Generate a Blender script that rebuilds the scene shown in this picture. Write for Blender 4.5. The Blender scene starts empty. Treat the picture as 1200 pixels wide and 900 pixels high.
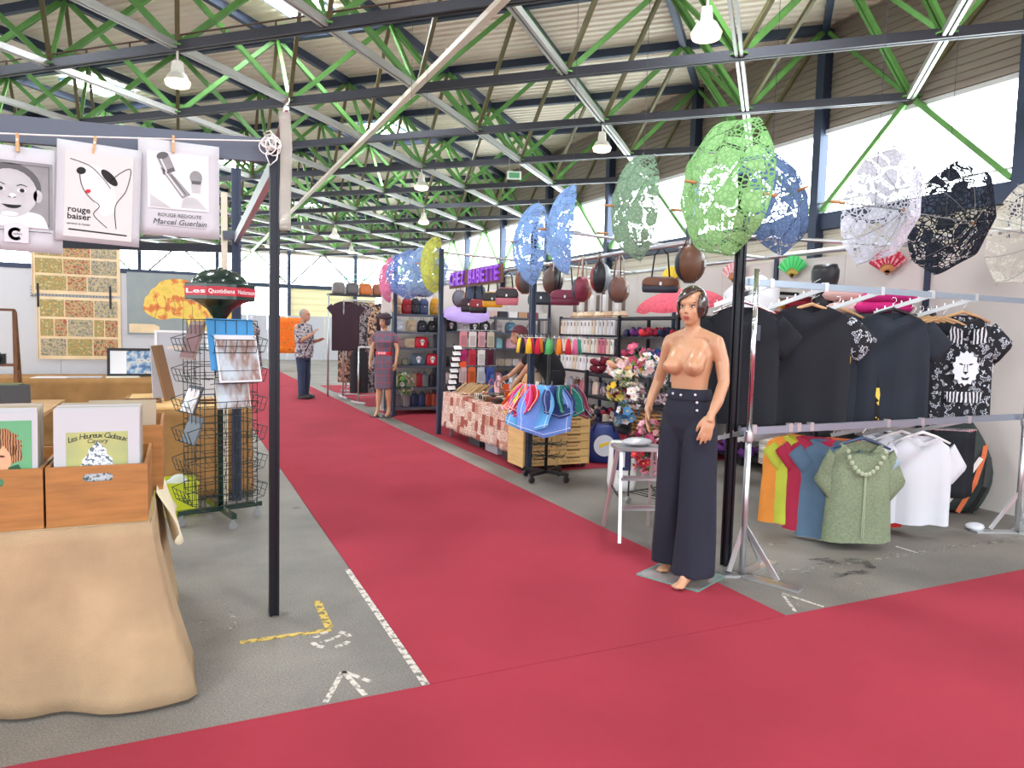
import bpy, bmesh, math, random
from mathutils import Vector, Matrix
random.seed(7)
scene = bpy.context.scene
COL = scene.collection
PI = math.pi

# ------------------------------------------------------------------ camera
cam_data = bpy.data.cameras.new('camera')
cam_data.sensor_width = 36.0
cam_data.lens = 835.0 / 1200.0 * 36.0
cam_data.clip_end = 300
cam = bpy.data.objects.new('camera', cam_data)
COL.objects.link(cam)
rt = Vector((0.90646602, -0.42148169, 0.02593337))
up = Vector((0.00727663, 0.07699435, 0.99700498))
fw = Vector((0.42221607, 0.90356242, -0.07285973))
cam.matrix_world = Matrix(((rt.x, up.x, -fw.x, 0.0), (rt.y, up.y, -fw.y, 0.0), (rt.z, up.z, -fw.z, 1.45), (0, 0, 0, 1)))
scene.camera = cam

# ------------------------------------------------------------------ sky, exposure
SKY = 3.0
WINDOW_GLOW = 9.5
ROOFLIGHT_GLOW = 76.0
w = bpy.data.worlds.new('sky'); scene.world = w
w.use_nodes = True
bg = w.node_tree.nodes['Background']
bg.inputs[0].default_value = (0.93, 0.96, 1.0, 1)
bg.inputs[1].default_value = SKY
scene.view_settings.view_transform = 'Standard'
scene.view_settings.look = 'None'
scene.view_settings.exposure = 0.3
scene.view_settings.gamma = 1.0
scene.view_settings.use_curve_mapping = False

# ------------------------------------------------------------------ helpers
def srgb(r, g, b):
    f = lambda c: (c / 12.92 if c <= 0.04045 else ((c + 0.055) / 1.055) ** 2.4)
    return (f(r / 255), f(g / 255), f(b / 255), 1.0)

MATS = {}
def mat(name, rgb, rough=0.6, metal=0.0, var=0.0, vscale=6.0, bump=0.0, bscale=60.0, emit=0.0, alpha=1.0, trans=0.0, rgb2=None, spec=0.5, coat=0.0, stretch=None, sss=0.0):
    """plain principled material with optional noise colour variation and bump"""
    if name in MATS: return MATS[name]
    m = bpy.data.materials.new(name); m.use_nodes = True
    nt = m.node_tree; p = nt.nodes['Principled BSDF']
    c = srgb(*rgb)
    p.inputs['Base Color'].default_value = c
    p.inputs['Roughness'].default_value = rough
    p.inputs['Metallic'].default_value = metal
    p.inputs['Specular IOR Level'].default_value = spec
    p.inputs['Coat Weight'].default_value = coat
    p.inputs['Transmission Weight'].default_value = trans
    p.inputs['Alpha'].default_value = alpha
    m.diffuse_color = c
    if emit > 0:
        p.inputs['Emission Color'].default_value = c
        p.inputs['Emission Strength'].default_value = emit
    if var > 0 or bump > 0:
        tc = nt.nodes.new('ShaderNodeTexCoord')
        src = tc.outputs['Object']
        if stretch:
            mp = nt.nodes.new('ShaderNodeMapping'); mp.inputs['Scale'].default_value = stretch
            nt.links.new(src, mp.inputs['Vector']); src = mp.outputs['Vector']
    if var > 0:
        n = nt.nodes.new('ShaderNodeTexNoise'); n.inputs['Scale'].default_value = vscale; n.inputs['Detail'].default_value = 6
        nt.links.new(src, n.inputs['Vector'])
        r = nt.nodes.new('ShaderNodeValToRGB')
        a = tuple(max(0, x * (1 - var)) for x in c[:3]) + (1,)
        b = srgb(*rgb2) if rgb2 else tuple(min(1, x * (1 + var)) for x in c[:3]) + (1,)
        if rgb2: a = c
        r.color_ramp.elements[0].color = a; r.color_ramp.elements[1].color = b
        r.color_ramp.elements[0].position = 0.35; r.color_ramp.elements[1].position = 0.65
        nt.links.new(n.outputs['Fac'], r.inputs['Fac']); nt.links.new(r.outputs['Color'], p.inputs['Base Color'])
    if bump > 0:
        n2 = nt.nodes.new('ShaderNodeTexNoise'); n2.inputs['Scale'].default_value = bscale; n2.inputs['Detail'].default_value = 4
        nt.links.new(src, n2.inputs['Vector'])
        bp = nt.nodes.new('ShaderNodeBump'); bp.inputs['Strength'].default_value = bump; bp.inputs['Distance'].default_value = 0.01
        nt.links.new(n2.outputs['Fac'], bp.inputs['Height']); nt.links.new(bp.outputs['Normal'], p.inputs['Normal'])
    MATS[name] = m
    return m

def ramp_mat(name, stops, scale=20.0, rough=0.8, kind='noise', detail=3.0, stretch=None, coords='Object', constant=True, rnd=1.0):
    """print-like pattern: noise / voronoi through a colour ramp"""
    if name in MATS: return MATS[name]
    m = bpy.data.materials.new(name); m.use_nodes = True
    nt = m.node_tree; p = nt.nodes['Principled BSDF']; p.inputs['Roughness'].default_value = rough
    tc = nt.nodes.new('ShaderNodeTexCoord'); src = tc.outputs[coords]
    if stretch:
        mp = nt.nodes.new('ShaderNodeMapping'); mp.inputs['Scale'].default_value = stretch
        nt.links.new(src, mp.inputs['Vector']); src = mp.outputs['Vector']
    if kind == 'noise':
        n = nt.nodes.new('ShaderNodeTexNoise'); n.inputs['Detail'].default_value = detail; out = n.outputs['Fac']
    elif kind == 'cells':
        n = nt.nodes.new('ShaderNodeTexVoronoi'); n.inputs['Randomness'].default_value = rnd
        sx = nt.nodes.new('ShaderNodeSeparateColor'); nt.links.new(n.outputs['Color'], sx.inputs[0]); out = sx.outputs[0]
    elif kind == 'spots':
        n = nt.nodes.new('ShaderNodeTexVoronoi'); n.inputs['Randomness'].default_value = rnd; out = n.outputs['Distance']
    else:
        n = nt.nodes.new('ShaderNodeTexWave'); n.inputs['Distortion'].default_value = 4.0; out = n.outputs['Fac']
    n.inputs['Scale'].default_value = scale
    nt.links.new(src, n.inputs['Vector'])
    r = nt.nodes.new('ShaderNodeValToRGB'); cr = r.color_ramp
    cr.interpolation = 'CONSTANT' if constant else 'LINEAR'
    while len(cr.elements) < len(stops): cr.elements.new(0.5)
    for e, (pos, rgb) in zip(cr.elements, stops): e.position = pos; e.color = srgb(*rgb)
    nt.links.new(out, r.inputs['Fac']); nt.links.new(r.outputs['Color'], p.inputs['Base Color'])
    m.diffuse_color = srgb(*stops[0][1])
    MATS[name] = m
    return m

class B:
    """collects geometry for ONE mesh object"""
    def __init__(s): s.v = []; s.f = []; s.m = []; s.T = None
    def add(s, vs, fs, mi=0):
        o = len(s.v)
        if s.T is not None: vs = [s.T @ Vector(p) for p in vs]
        s.v += [tuple(p) for p in vs]; s.f += [tuple(i + o for i in f) for f in fs]; s.m += [mi] * len(fs)
        return s
    def box(s, c, d, rz=0.0, R=None, mi=0, taper=1.0):
        hx, hy, hz = d[0] / 2, d[1] / 2, d[2] / 2
        if R is None: R = Matrix.Rotation(rz, 3, 'Z')
        c = Vector(c); vs = []
        for z, t in ((-hz, 1.0), (hz, taper)):
            for x, y in ((-hx, -hy), (hx, -hy), (hx, hy), (-hx, hy)): vs.append(c + R @ Vector((x * t, y * t, z)))
        return s.add(vs, [(3, 2, 1, 0), (4, 5, 6, 7), (0, 1, 5, 4), (1, 2, 6, 5), (2, 3, 7, 6), (3, 0, 4, 7)], mi)
    def span(s, lo, hi, mi=0):
        return s.box([(a + b) / 2 for a, b in zip(lo, hi)], [b - a for a, b in zip(lo, hi)], mi=mi)
    def bar(s, a, b, w, h=None, mi=0, upv=(0, 0, 1)):
        a, b = Vector(a), Vector(b); h = w if h is None else h
        d = (b - a).normalized(); u = Vector(upv)
        if abs(d.dot(u)) > 0.98: u = Vector((0, 1, 0))
        x = d.cross(u).normalized(); z = x.cross(d).normalized()
        vs = []
        for p in (a, b):
            for i, j in ((-1, -1), (1, -1), (1, 1), (-1, 1)): vs.append(p + x * (i * w / 2) + z * (j * h / 2))
        return s.add(vs, [(0, 1, 2, 3), (7, 6, 5, 4), (0, 4, 5, 1), (1, 5, 6, 2), (2, 6, 7, 3), (3, 7, 4, 0)], mi)
    def tube(s, pts, r, n=8, mi=0, closed=False, caps=True):
        pts = [Vector(p) for p in pts]; k = len(pts)
        rs = r if isinstance(r, (list, tuple)) else [r] * k
        vs = []; nrm = None
        for i, p in enumerate(pts):
            if closed: d = pts[(i + 1) % k] - pts[i - 1]
            else: d = pts[min(i + 1, k - 1)] - pts[max(i - 1, 0)]
            if d.length < 1e-9: d = Vector((0, 0, 1))
            d.normalize()
            if nrm is None:
                nrm = Vector((0, 0, 1)) if abs(d.z) < 0.9 else Vector((1, 0, 0))
            nrm = (nrm - d * nrm.dot(d))
            if nrm.length < 1e-6: nrm = d.orthogonal()
            nrm.normalize(); bi = d.cross(nrm)
            for j in range(n):
                a = 2 * PI * j / n
                vs.append(p + (nrm * math.cos(a) + bi * math.sin(a)) * rs[i])
        fs = []
        for i in range(k if closed else k - 1):
            i2 = (i + 1) % k
            for j in range(n):
                j2 = (j + 1) % n
                fs.append((i * n + j, i * n + j2, i2 * n + j2, i2 * n + j))
        if caps and not closed:
            fs.append(tuple(range(n - 1, -1, -1))); fs.append(tuple((k - 1) * n + j for j in range(n)))
        return s.add(vs, fs, mi)
    def lathe(s, prof, n=24, c=(0, 0, 0), R=None, mi=0, sx=1.0, sy=1.0, a0=0.0, a1=2 * PI):
        c = Vector(c); R = R or Matrix.Identity(3); k = len(prof); vs = []
        full = abs(a1 - a0 - 2 * PI) < 1e-6; nn = n if full else n + 1
        for r, z in prof:
            for j in range(nn):
                a = a0 + (a1 - a0) * j / n
                vs.append(c + R @ Vector((r * math.cos(a) * sx, r * math.sin(a) * sy, z)))
        fs = []
        for i in range(k - 1):
            for j in range(n):
                j2 = (j + 1) % nn
                fs.append((i * nn + j, i * nn + j2, (i + 1) * nn + j2, (i + 1) * nn + j))
        return s.add(vs, fs, mi)
    def ball(s, c, r, n=12, k=8, mi=0, R=None):
        if not isinstance(r, (list, tuple)): r = (r, r, r)
        R = R or Matrix.Identity(3); c = Vector(c); vs = []
        for i in range(k + 1):
            t = PI * i / k
            for j in range(n):
                a = 2 * PI * j / n
                vs.append(c + R @ Vector((r[0] * math.sin(t) * math.cos(a), r[1] * math.sin(t) * math.sin(a), -r[2] * math.cos(t))))
        fs = [(i * n + j, i * n + (j + 1) % n, (i + 1) * n + (j + 1) % n, (i + 1) * n + j) for i in range(k) for j in range(n)]
        return s.add(vs, fs, mi)
    def loft(s, rings, mi=0, caps=True, closed=True):
        n = len(rings[0]); vs = [p for rg in rings for p in rg]; fs = []
        for i in range(len(rings) - 1):
            for j in range(n if closed else n - 1):
                j2 = (j + 1) % n
                fs.append((i * n + j, i * n + j2, (i + 1) * n + j2, (i + 1) * n + j))
        if caps:
            fs.append(tuple(range(n - 1, -1, -1))); fs.append(tuple((len(rings) - 1) * n + j for j in range(n)))
        return s.add(vs, fs, mi)
    def prism(s, poly, t, O=(0, 0, 0), X=(1, 0, 0), Y=(0, 1, 0), mi=0):
        """extrude a 2-D polygon by thickness t along X x Y"""
        O, X, Y = Vector(O), Vector(X), Vector(Y); N = X.cross(Y).normalized(); n = len(poly)
        vs = [O + X * a + Y * b for a, b in poly] + [O + X * a + Y * b + N * t for a, b in poly]
        fs = [tuple(range(n - 1, -1, -1)), tuple(range(n, 2 * n))]
        fs += [(i, (i + 1) % n, n + (i + 1) % n, n + i) for i in range(n)]
        return s.add(vs, fs, mi)
    def sheet(s, fn, nu, nv, mi=0):
        vs = [fn(i / nu, j / nv) for j in range(nv + 1) for i in range(nu + 1)]
        fs = [(j * (nu + 1) + i, j * (nu + 1) + i + 1, (j + 1) * (nu + 1) + i + 1, (j + 1) * (nu + 1) + i) for j in range(nv) for i in range(nu)]
        return s.add(vs, fs, mi)
    def mesh(s, name, mats, smooth=False):
        me = bpy.data.meshes.new(name); me.from_pydata(s.v, [], s.f)
        if not isinstance(mats, (list, tuple)): mats = [mats]
        for m in mats: me.materials.append(m)
        if len(mats) > 1: me.polygons.foreach_set('material_index', s.m)
        if smooth: me.polygons.foreach_set('use_smooth', [True] * len(me.polygons))
        me.update()
        return me
    def build(s, name, mats, parent=None, smooth=False, loc=None, rz=0.0):
        return link(name, s.mesh(name, mats, smooth), parent, loc, rz)

def link(name, me, parent=None, loc=None, rz=0.0):
    o = bpy.data.objects.new(name, me); COL.objects.link(o)
    if parent is not None: o.parent = parent
    if loc is not None: o.location = loc
    if rz: o.rotation_euler = (0, 0, rz)
    return o

def tag(o, label=None, cat=None, group=None, kind=None):
    if label: o['label'] = label
    if cat: o['category'] = cat
    if group: o['group'] = group
    if kind: o['kind'] = kind
    return o

def thing(name, label, cat, loc=(0, 0, 0), rz=0.0, group=None):
    o = bpy.data.objects.new(name, None); COL.objects.link(o)
    o.location = loc; o.rotation_euler = (0, 0, rz); o.empty_display_size = 0.1
    return tag(o, label, cat, group)

def copy_tree(o, parent=None):
    c = o.copy(); COL.objects.link(c); c.parent = parent
    for ch in o.children:
        copy_tree(ch, c)
    return c

def dup(o, loc, rz=0.0, label=None, group=None, scale=None):
    c = copy_tree(o); c.location = loc; c.rotation_euler = (0, 0, rz)
    if label: c['label'] = label
    if group: c['group'] = group
    if scale: c.scale = scale if isinstance(scale, (list, tuple)) else (scale,) * 3
    return c

def solid(o, t, offset=0.0):
    md = o.modifiers.new('thickness', 'SOLIDIFY'); md.thickness = t; md.offset = offset
    return o

def bevel(o, wd=0.01, seg=2):
    md = o.modifiers.new('bevel', 'BEVEL'); md.width = wd; md.segments = seg; md.limit_method = 'ANGLE'
    return o

def subsurf(o, lv=1):
    md = o.modifiers.new('subdivision', 'SUBSURF'); md.levels = lv; md.render_levels = lv
    return o

def text_part(b, s, size, O, X=(1, 0, 0), Y=(0, 0, 1), t=0.001, mi=0, align='CENTER', shear=0.0, bold=0.0, width=None):
    """lettering as thin geometry added to builder b"""
    cu = bpy.data.curves.new('letters', 'FONT'); cu.body = s; cu.size = size; cu.align_x = align; cu.align_y = 'CENTER'
    cu.shear = shear; cu.offset = bold; cu.resolution_u = 2; cu.extrude = t / 2
    ob = bpy.data.objects.new('letters', cu)
    me = bpy.data.meshes.new_from_object(ob)
    O, X, Y = Vector(O), Vector(X), Vector(Y); N = X.cross(Y)
    k = 1.0
    if width and len(me.vertices):
        xs = [v.co.x for v in me.vertices]; k = width / max(1e-6, max(xs) - min(xs))
    vs = [O + X * (v.co.x * k) + Y * v.co.y + N * (v.co.z + t / 2) for v in me.vertices]
    b.add(vs, [tuple(p.vertices) for p in me.polygons], mi)
    bpy.data.objects.remove(ob); bpy.data.curves.remove(cu); bpy.data.meshes.remove(me)

def rotm(x=0, y=0, z=0):
    return Matrix.Rotation(z, 3, 'Z') @ Matrix.Rotation(y, 3, 'Y') @ Matrix.Rotation(x, 3, 'X')
def ell(cx, cy, z, rx, ry, n=16, rot=0.0, p=2.0):
    out = []
    for j in range(n):
        a = 2 * PI * j / n; ca, sa = math.cos(a), math.sin(a)
        x = rx * math.copysign(abs(ca) ** (2 / p), ca); y = ry * math.copysign(abs(sa) ** (2 / p), sa)
        out.append(Vector((cx + x * math.cos(rot) - y * math.sin(rot), cy + x * math.sin(rot) + y * math.cos(rot), z)))
    return out

ORD = ['first', 'second', 'third', 'fourth', 'fifth', 'sixth', 'seventh', 'eighth', 'ninth', 'tenth', 'eleventh', 'twelfth', 'thirteenth', 'fourteenth', 'fifteenth', 'sixteenth', 'seventeenth', 'eighteenth']
# ------------------------------------------------------------------ common materials
NAVY = mat('navy_steel', (52, 62, 84), 0.5, 0.3)
DARKSTEEL = mat('dark_steel', (58, 58, 66), 0.5, 0.4)
GREEN = mat('green_paint', (92, 146, 70), 0.5, 0, var=0.12, vscale=3)
PALESTEEL = mat('pale_steel_lit_chord', (190, 190, 188), 0.35, 0.55)
SILVER = mat('brushed_aluminium', (205, 207, 210), 0.32, 0.85)
CHROME = mat('chrome', (225, 226, 230), 0.15, 1.0)
BLACKALU = mat('black_anodised', (34, 35, 42), 0.35, 0.6)
BLACK = mat('black_plastic', (20, 20, 22), 0.5)
WHITE = mat('white_plastic', (238, 238, 238), 0.5)
CREAM = mat('cream_paint', (226, 216, 196), 0.5)
PAPER = mat('white_paper', (222, 222, 226), 0.85)
GREYPAPER = mat('grey_paper', (205, 205, 208), 0.85)
INK = mat('black_ink', (28, 28, 30), 0.8)
WOOD = mat('honey_wood', (160, 108, 54), 0.55, var=0.16, vscale=3.0, stretch=(1.5, 1.5, 16), bump=0.05, bscale=25)
PALEWOOD = mat('pale_wood', (196, 158, 112), 0.6, var=0.12, vscale=4, stretch=(1, 1, 14))
DARKWOOD = mat('dark_wood', (110, 70, 42), 0.6, var=0.2, vscale=6, stretch=(8, 8, 1))
# ================================================================== SETTING
# ---- floor
def floor_material():
    m = bpy.data.materials.new('worn_asphalt_floor'); m.use_nodes = True; nt = m.node_tree; p = nt.nodes['Principled BSDF']
    tc = nt.nodes.new('ShaderNodeTexCoord')
    def noise(sc, det=5, ro=0.6):
        n = nt.nodes.new('ShaderNodeTexNoise'); n.inputs['Scale'].default_value = sc; n.inputs['Detail'].default_value = det; n.inputs['Roughness'].default_value = ro
        nt.links.new(tc.outputs['Object'], n.inputs['Vector']); return n
    def ramp(a, b, p0, p1, src):
        r = nt.nodes.new('ShaderNodeValToRGB'); e = r.color_ramp.elements
        e[0].color = a; e[1].color = b; e[0].position = p0; e[1].position = p1
        nt.links.new(src, r.inputs['Fac']); return r
    big = ramp(srgb(112, 108, 103), srgb(144, 138, 129), 0.35, 0.68, noise(0.9, 6).outputs['Fac'])
    grit = ramp((0.52, 0.52, 0.52, 1), (1.3, 1.3, 1.3, 1), 0.33, 0.68, noise(130, 2, 0.8).outputs['Fac'])
    mx = nt.nodes.new('ShaderNodeMix'); mx.data_type = 'RGBA'; mx.blend_type = 'MULTIPLY'; mx.inputs[0].default_value = 0.85
    nt.links.new(big.outputs['Color'], mx.inputs[6]); nt.links.new(grit.outputs['Color'], mx.inputs[7])
    vo = nt.nodes.new('ShaderNodeTexVoronoi'); vo.inputs['Scale'].default_value = 1.6; nt.links.new(tc.outputs['Object'], vo.inputs['Vector'])
    st = ramp((0.38, 0.37, 0.36, 1), (1, 1, 1, 1), 0.035, 0.07, vo.outputs['Distance'])
    m2 = nt.nodes.new('ShaderNodeMix'); m2.data_type = 'RGBA'; m2.blend_type = 'MULTIPLY'; m2.inputs[0].default_value = 0.7
    nt.links.new(mx.outputs[2], m2.inputs[6]); nt.links.new(st.outputs['Color'], m2.inputs[7])
    nt.links.new(m2.outputs[2], p.inputs['Base Color'])
    p.inputs['Roughness'].default_value = 0.62
    bp = nt.nodes.new('ShaderNodeBump'); bp.inputs['Strength'].default_value = 0.25; bp.inputs['Distance'].default_value = 0.004
    nt.links.new(noise(160, 2).outputs['Fac'], bp.inputs['Height']); nt.links.new(bp.outputs['Normal'], p.inputs['Normal'])
    return m
floor = B().span((-30, -20, -0.2), (13.9, 51.2, 0)).build('floor', floor_material())
tag(floor, 'grey worn asphalt hall floor', None, None, 'structure')

def worn(name, rgb, lo, hi, sc=35):
    m = bpy.data.materials.new(name); m.use_nodes = True; nt = m.node_tree; p = nt.nodes['Principled BSDF']
    p.inputs['Base Color'].default_value = srgb(*rgb); p.inputs['Roughness'].default_value = 0.8
    tc = nt.nodes.new('ShaderNodeTexCoord'); n = nt.nodes.new('ShaderNodeTexNoise'); n.inputs['Scale'].default_value = sc; n.inputs['Detail'].default_value = 6
    nt.links.new(tc.outputs['Object'], n.inputs['Vector'])
    r = nt.nodes.new('ShaderNodeValToRGB'); e = r.color_ramp.elements; e[0].position = lo; e[1].position = hi
    nt.links.new(n.outputs['Fac'], r.inputs['Fac']); nt.links.new(r.outputs['Color'], p.inputs['Alpha'])
    return m
WP = worn('worn_white_paint', (206, 200, 190), 0.30, 0.52)
WPF = worn('faint_white_paint', (176, 170, 160), 0.48, 0.68, 24)
YP = worn('worn_yellow_paint', (206, 178, 92), 0.34, 0.54)
DP = worn('dark_repair_tar', (92, 90, 89), 0.42, 0.8, 9)
def mark(pts, wd, m, name='paint_mark'):
    b = B()
    for a, c in zip(pts, pts[1:]): b.bar((a[0], a[1], 0.001), (c[0], c[1], 0.001), wd, 0.002)
    return b.build(name, m, floor)
mark([(0.24, 3.38), (0.65, 3.37)], 0.035, YP); mark([(0.65, 3.76), (0.645, 3.40)], 0.04, YP)
mark([(0.5, 2.70), (0.615, 2.93)], 0.022, WP); mark([(0.615, 2.93), (0.655, 2.70)], 0.022, WP); mark([(0.615, 2.93), (0.70, 2.80)], 0.02, WP)
mark([(-0.05, 3.70), (0.13, 3.70)], 0.03, WPF); mark([(0.20, 4.03), (0.24, 3.57)], 0.028, WPF); mark([(0.08, 3.57), (0.24, 3.57)], 0.028, WPF)
ring = B()
for k in range(12):
    if k % 3 == 2: continue
    a, c = 2 * PI * k / 12, 2 * PI * (k + 0.8) / 12
    ring.bar((0.63 + 0.085 * math.cos(a), 3.26 + 0.085 * math.sin(a), .001), (0.63 + 0.085 * math.cos(c), 3.26 + 0.085 * math.sin(c), .001), 0.025, 0.002)
ring.bar((0.58, 3.24, .001), (0.68, 3.29, .001), 0.02, 0.002)
ring.build('paint_mark', WP, floor)
mark([(0.905, 4.2), (0.905, 2.69)], 0.035, WP)
mark([(3.11, 2.94), (3.17, 2.70)], 0.018, WP); mark([(3.11, 2.94), (2.97, 2.71)], 0.018, WP); mark([(3.03, 2.71), (3.13, 2.90)], 0.012, WPF)
mark([(3.55, 3.73), (3.91, 3.69)], 0.05, WPF); mark([(2.9, 3.2), (4.43, 3.2), (5.78, 3.15)], 0.07, WPF)
mark([(3.57, 2.86), (3.53, 2.78), (3.55, 2.70)], 0.02, WPF); mark([(3.67, 2.92), (3.77, 2.77)], 0.014, WPF); mark([(4.61, 3.34), (4.61, 3.18)], 0.018, WP)
mark([(4.25, 3.1), (4.3, 2.95)], 0.014, WPF)
mark([(3.62, 3.02), (3.75, 3.06), (3.9, 3.02), (4.05, 3.1)], 0.06, DP, 'tar_patch')
mark([(3.7, 3.3), (3.95, 3.25), (4.1, 3.15)], 0.12, DP, 'tar_patch')

# ---- carpets
CARPET = mat('red_needle_felt', (161, 53, 68), 0.95, var=0.07, vscale=1.2, bump=0.5, bscale=380, spec=0.2)
def carpet(lo, hi, label):
    o = B().span((lo[0], lo[1], 0.0005), (hi[0], hi[1], 0.006)).build('red_carpet', CARPET)
    tag(o, label, 'carpet', 'red carpet runners')
carpet((0.92, 2.68), (2.87, 25), 'red carpet runner leading down the aisle past the mannequins')
carpet((-14, -8), (13.2, 2.676), 'red carpet runner across the foreground in front of both stalls')
carpet((3.15, 6.52), (6.35, 12.4), 'red carpet laid under the accessory stall with the print-cloth counter')
carpet((3.15, 13.0), (6.4, 18.0), 'red carpet under the far clothing racks')

# ---- roof lattice geometry (square grid turned 45 degrees to the aisle)
X0, Y0, HC = 4.525, 14.71, 2.2627
ZB, ZT, ZD = 6.45, 8.60, 8.76
XW, YF = 13.62, 50.9
XL, YN = -18.2, -8.0
def node(n, m, z): return Vector((X0 + HC * n, Y0 + HC * m, z))
NR, MR = range(-10, 5), range(-10, 17)

# deck: corrugated sheet, ridges along the (-1, 1) direction
def deck_mesh():
    b = B(); pitch = 0.27; hgt = 0.045; L = 62.0
    ud, vd = Vector((1, 1, 0)).normalized(), Vector((-1, 1, 0)).normalized()
    c = Vector((-2, 21, 0)); n = int(2 * L * 0.75 / pitch); prof = []
    for i in range(n):
        u = -L * 0.75 + i * pitch
        prof += [(u, 0), (u + pitch * 0.38, 0), (u + pitch * 0.5, hgt), (u + pitch * 0.88, hgt)]
    vs = []
    for u, z in prof:
        for e in (-L * 0.75, L * 0.75): vs.append(c + ud * u + vd * e + Vector((0, 0, ZD + z)))
    b.add(vs, [(2 * i, 2 * i + 2, 2 * i + 3, 2 * i + 1) for i in range(len(prof) - 1)])
    bm = bmesh.new(); bm.from_mesh(b.mesh('deck_tmp', []))
    for co, no in (((XW + 0.2, 0, 0), (1, 0, 0)), ((XL, 0, 0), (-1, 0, 0)), ((0, YF + 0.2, 0), (0, 1, 0)), ((0, YN, 0), (0, -1, 0))):
        bmesh.ops.bisect_plane(bm, geom=bm.verts[:] + bm.edges[:] + bm.faces[:], plane_co=co, plane_no=no, clear_outer=True)
    me = bpy.data.meshes.new('ceiling'); bm.to_mesh(me); bm.free()
    me.materials.append(mat('deck_sheet', (246, 236, 220), 0.5, 0.0, var=0.05, vscale=0.6))
    return me
ceiling = link('ceiling', deck_mesh()); tag(ceiling, None, None, None, 'structure')

# roof frame
frame_root = thing('roof_frame', 'green and navy steel space frame carrying the corrugated roof', 'roof frame', (0, 0, 0)); frame_root['kind'] = 'structure'
def pair_bar(b, p, q, wd, hg, gap, mi=0):
    d = (q - p).normalized(); s = d.cross(Vector((0, 0, 1)))
    s = s.normalized() if s.length > 1e-4 else Vector((1, 0, 0))
    for k in (-1, 1): b.bar(p + s * k * gap, q + s * k * gap, wd, hg, mi)
def clip(p, d):
    t0, t1 = -200.0, 200.0
    for a, lo, hi in ((0, XL, XW - 0.06), (1, YN, YF - 0.06)):
        ta, tb = (lo - p[a]) / d[a], (hi - p[a]) / d[a]
        if ta > tb: ta, tb = tb, ta
        t0, t1 = max(t0, ta), min(t1, tb)
    return (p + d * t0, p + d * t1) if t1 - t0 > 0.5 else None
CABLE = mat('rusty_conduit', (92, 66, 56), 0.7)
for c in range(-40, 41):
    for d, key in ((Vector((1, 1, 0)), 'u'), (Vector((-1, 1, 0)), 'v')):
        for z, par, nm in ((ZB, 0, 'bottom_chord'), (ZT, 1, 'top_chord')):
            if (c % 2) != par: continue
            p = Vector((X0 + HC * c, Y0, z))
            seg = clip(p, d)
            if not seg: continue
            b = B()
            if nm == 'bottom_chord':
                if key == 'u': pair_bar(b, seg[0], seg[1], 0.055, 0.12, 0.045)
                else: pair_bar(b, seg[0], seg[1], 0.06, 0.16, 0.05)
                ch = b.build(nm, PALESTEEL if key == 'u' else DARKSTEEL, frame_root)  # same members: brightly lit and darker directions are put into the colour
            else:
                b.bar(seg[0], seg[1], 0.14, 0.2)
                b.build(nm, NAVY, frame_root)
# conduit clipped over one dark chord
cn = B(); dv = Vector((-1, 1, 0)).normalized(); seg = clip(Vector((X0 + HC * -2, Y0, 0)), Vector((-1, 1, 0)))
a0 = Vector((seg[1].x, seg[1].y, ZB + 0.2)); a1 = Vector((seg[0].x, seg[0].y, ZB + 0.2))
cn.tube([a0, a1], 0.018, 6)
nL = (a1 - a0).length
for k in range(int(nL / 1.1)):
    q = a0 + (a1 - a0).normalized() * (k * 1.1 + 0.4); cn.bar(q, q - Vector((0, 0, 0.14)), 0.03)
cn.build('conduit', CABLE, frame_root)
# diagonals: those that show largest are parts, the rest one joined part
diags = []
for n in NR:
    for m in MR:
        if (n + m) % 2: continue
        p = node(n, m, ZB)
        for dn, dm in ((1, 0), (-1, 0), (0, 1), (0, -1)):
            if n + dn > 4 or m + dm > 16: continue
            q = node(n + dn, m + dm, ZT)
            diags.append((p, q, dn != 0))
def in_view(p):
    d = p - Vector((0, 0, 1.45)); k = d.dot(fw)
    if k < 1: return False
    x, y = 600 + 835 * d.dot(rt) / k, 450 - 835 * d.dot(up) / k
    return -60 < x < 1260 and -60 < y < 500
vis = [d for d in diags if in_view(d[0]) or in_view(d[1]) or in_view((d[0] + d[1]) / 2)]
vis.sort(key=lambda d: ((d[0] + d[1]) / 2 - Vector((0, 0, 1.45))).length)
near = vis[:290]; nearset = set(id(d) for d in near)
GREENALT = mat('bronze_green_paint', (104, 98, 66), 0.5, 0, var=0.15, vscale=3)
dmesh = {}
def diag_geo(b, p, q, heavy):
    if heavy: pair_bar(b, p, q, 0.055, 0.10, 0.043)
    else: b.bar(p, q, 0.08, 0.08)
for p, q, heavy in near:
    d = q - p; key = (round(d.x, 2), round(d.y, 2))
    if key not in dmesh:
        b = B(); diag_geo(b, Vector((0, 0, 0)), d, heavy)
        dmesh[key] = b.mesh('diagonal_brace', GREENALT if d.y < -1 else GREEN)
    link('diagonal_brace', dmesh[key], frame_root, p)
b = B()
for d in diags:
    if id(d) not in nearset: diag_geo(b, d[0], d[1], d[2])
o = b.build('far_diagonal_braces', GREEN, frame_root); o['kind'] = 'stuff'
# node plates
plate = B().box((0, 0, -0.02), (0.34, 0.34, 0.03)).box((0, 0, 0.08), (0.16, 0.16, 0.16)).mesh('node_plate', GREEN)
for n in NR:
    for m in MR:
        if (n + m) % 2 == 0:
            p = node(n, m, ZB + 0.02)
            if in_view(p) and p.y < 34: link('node_plate', plate, frame_root, p)
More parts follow.
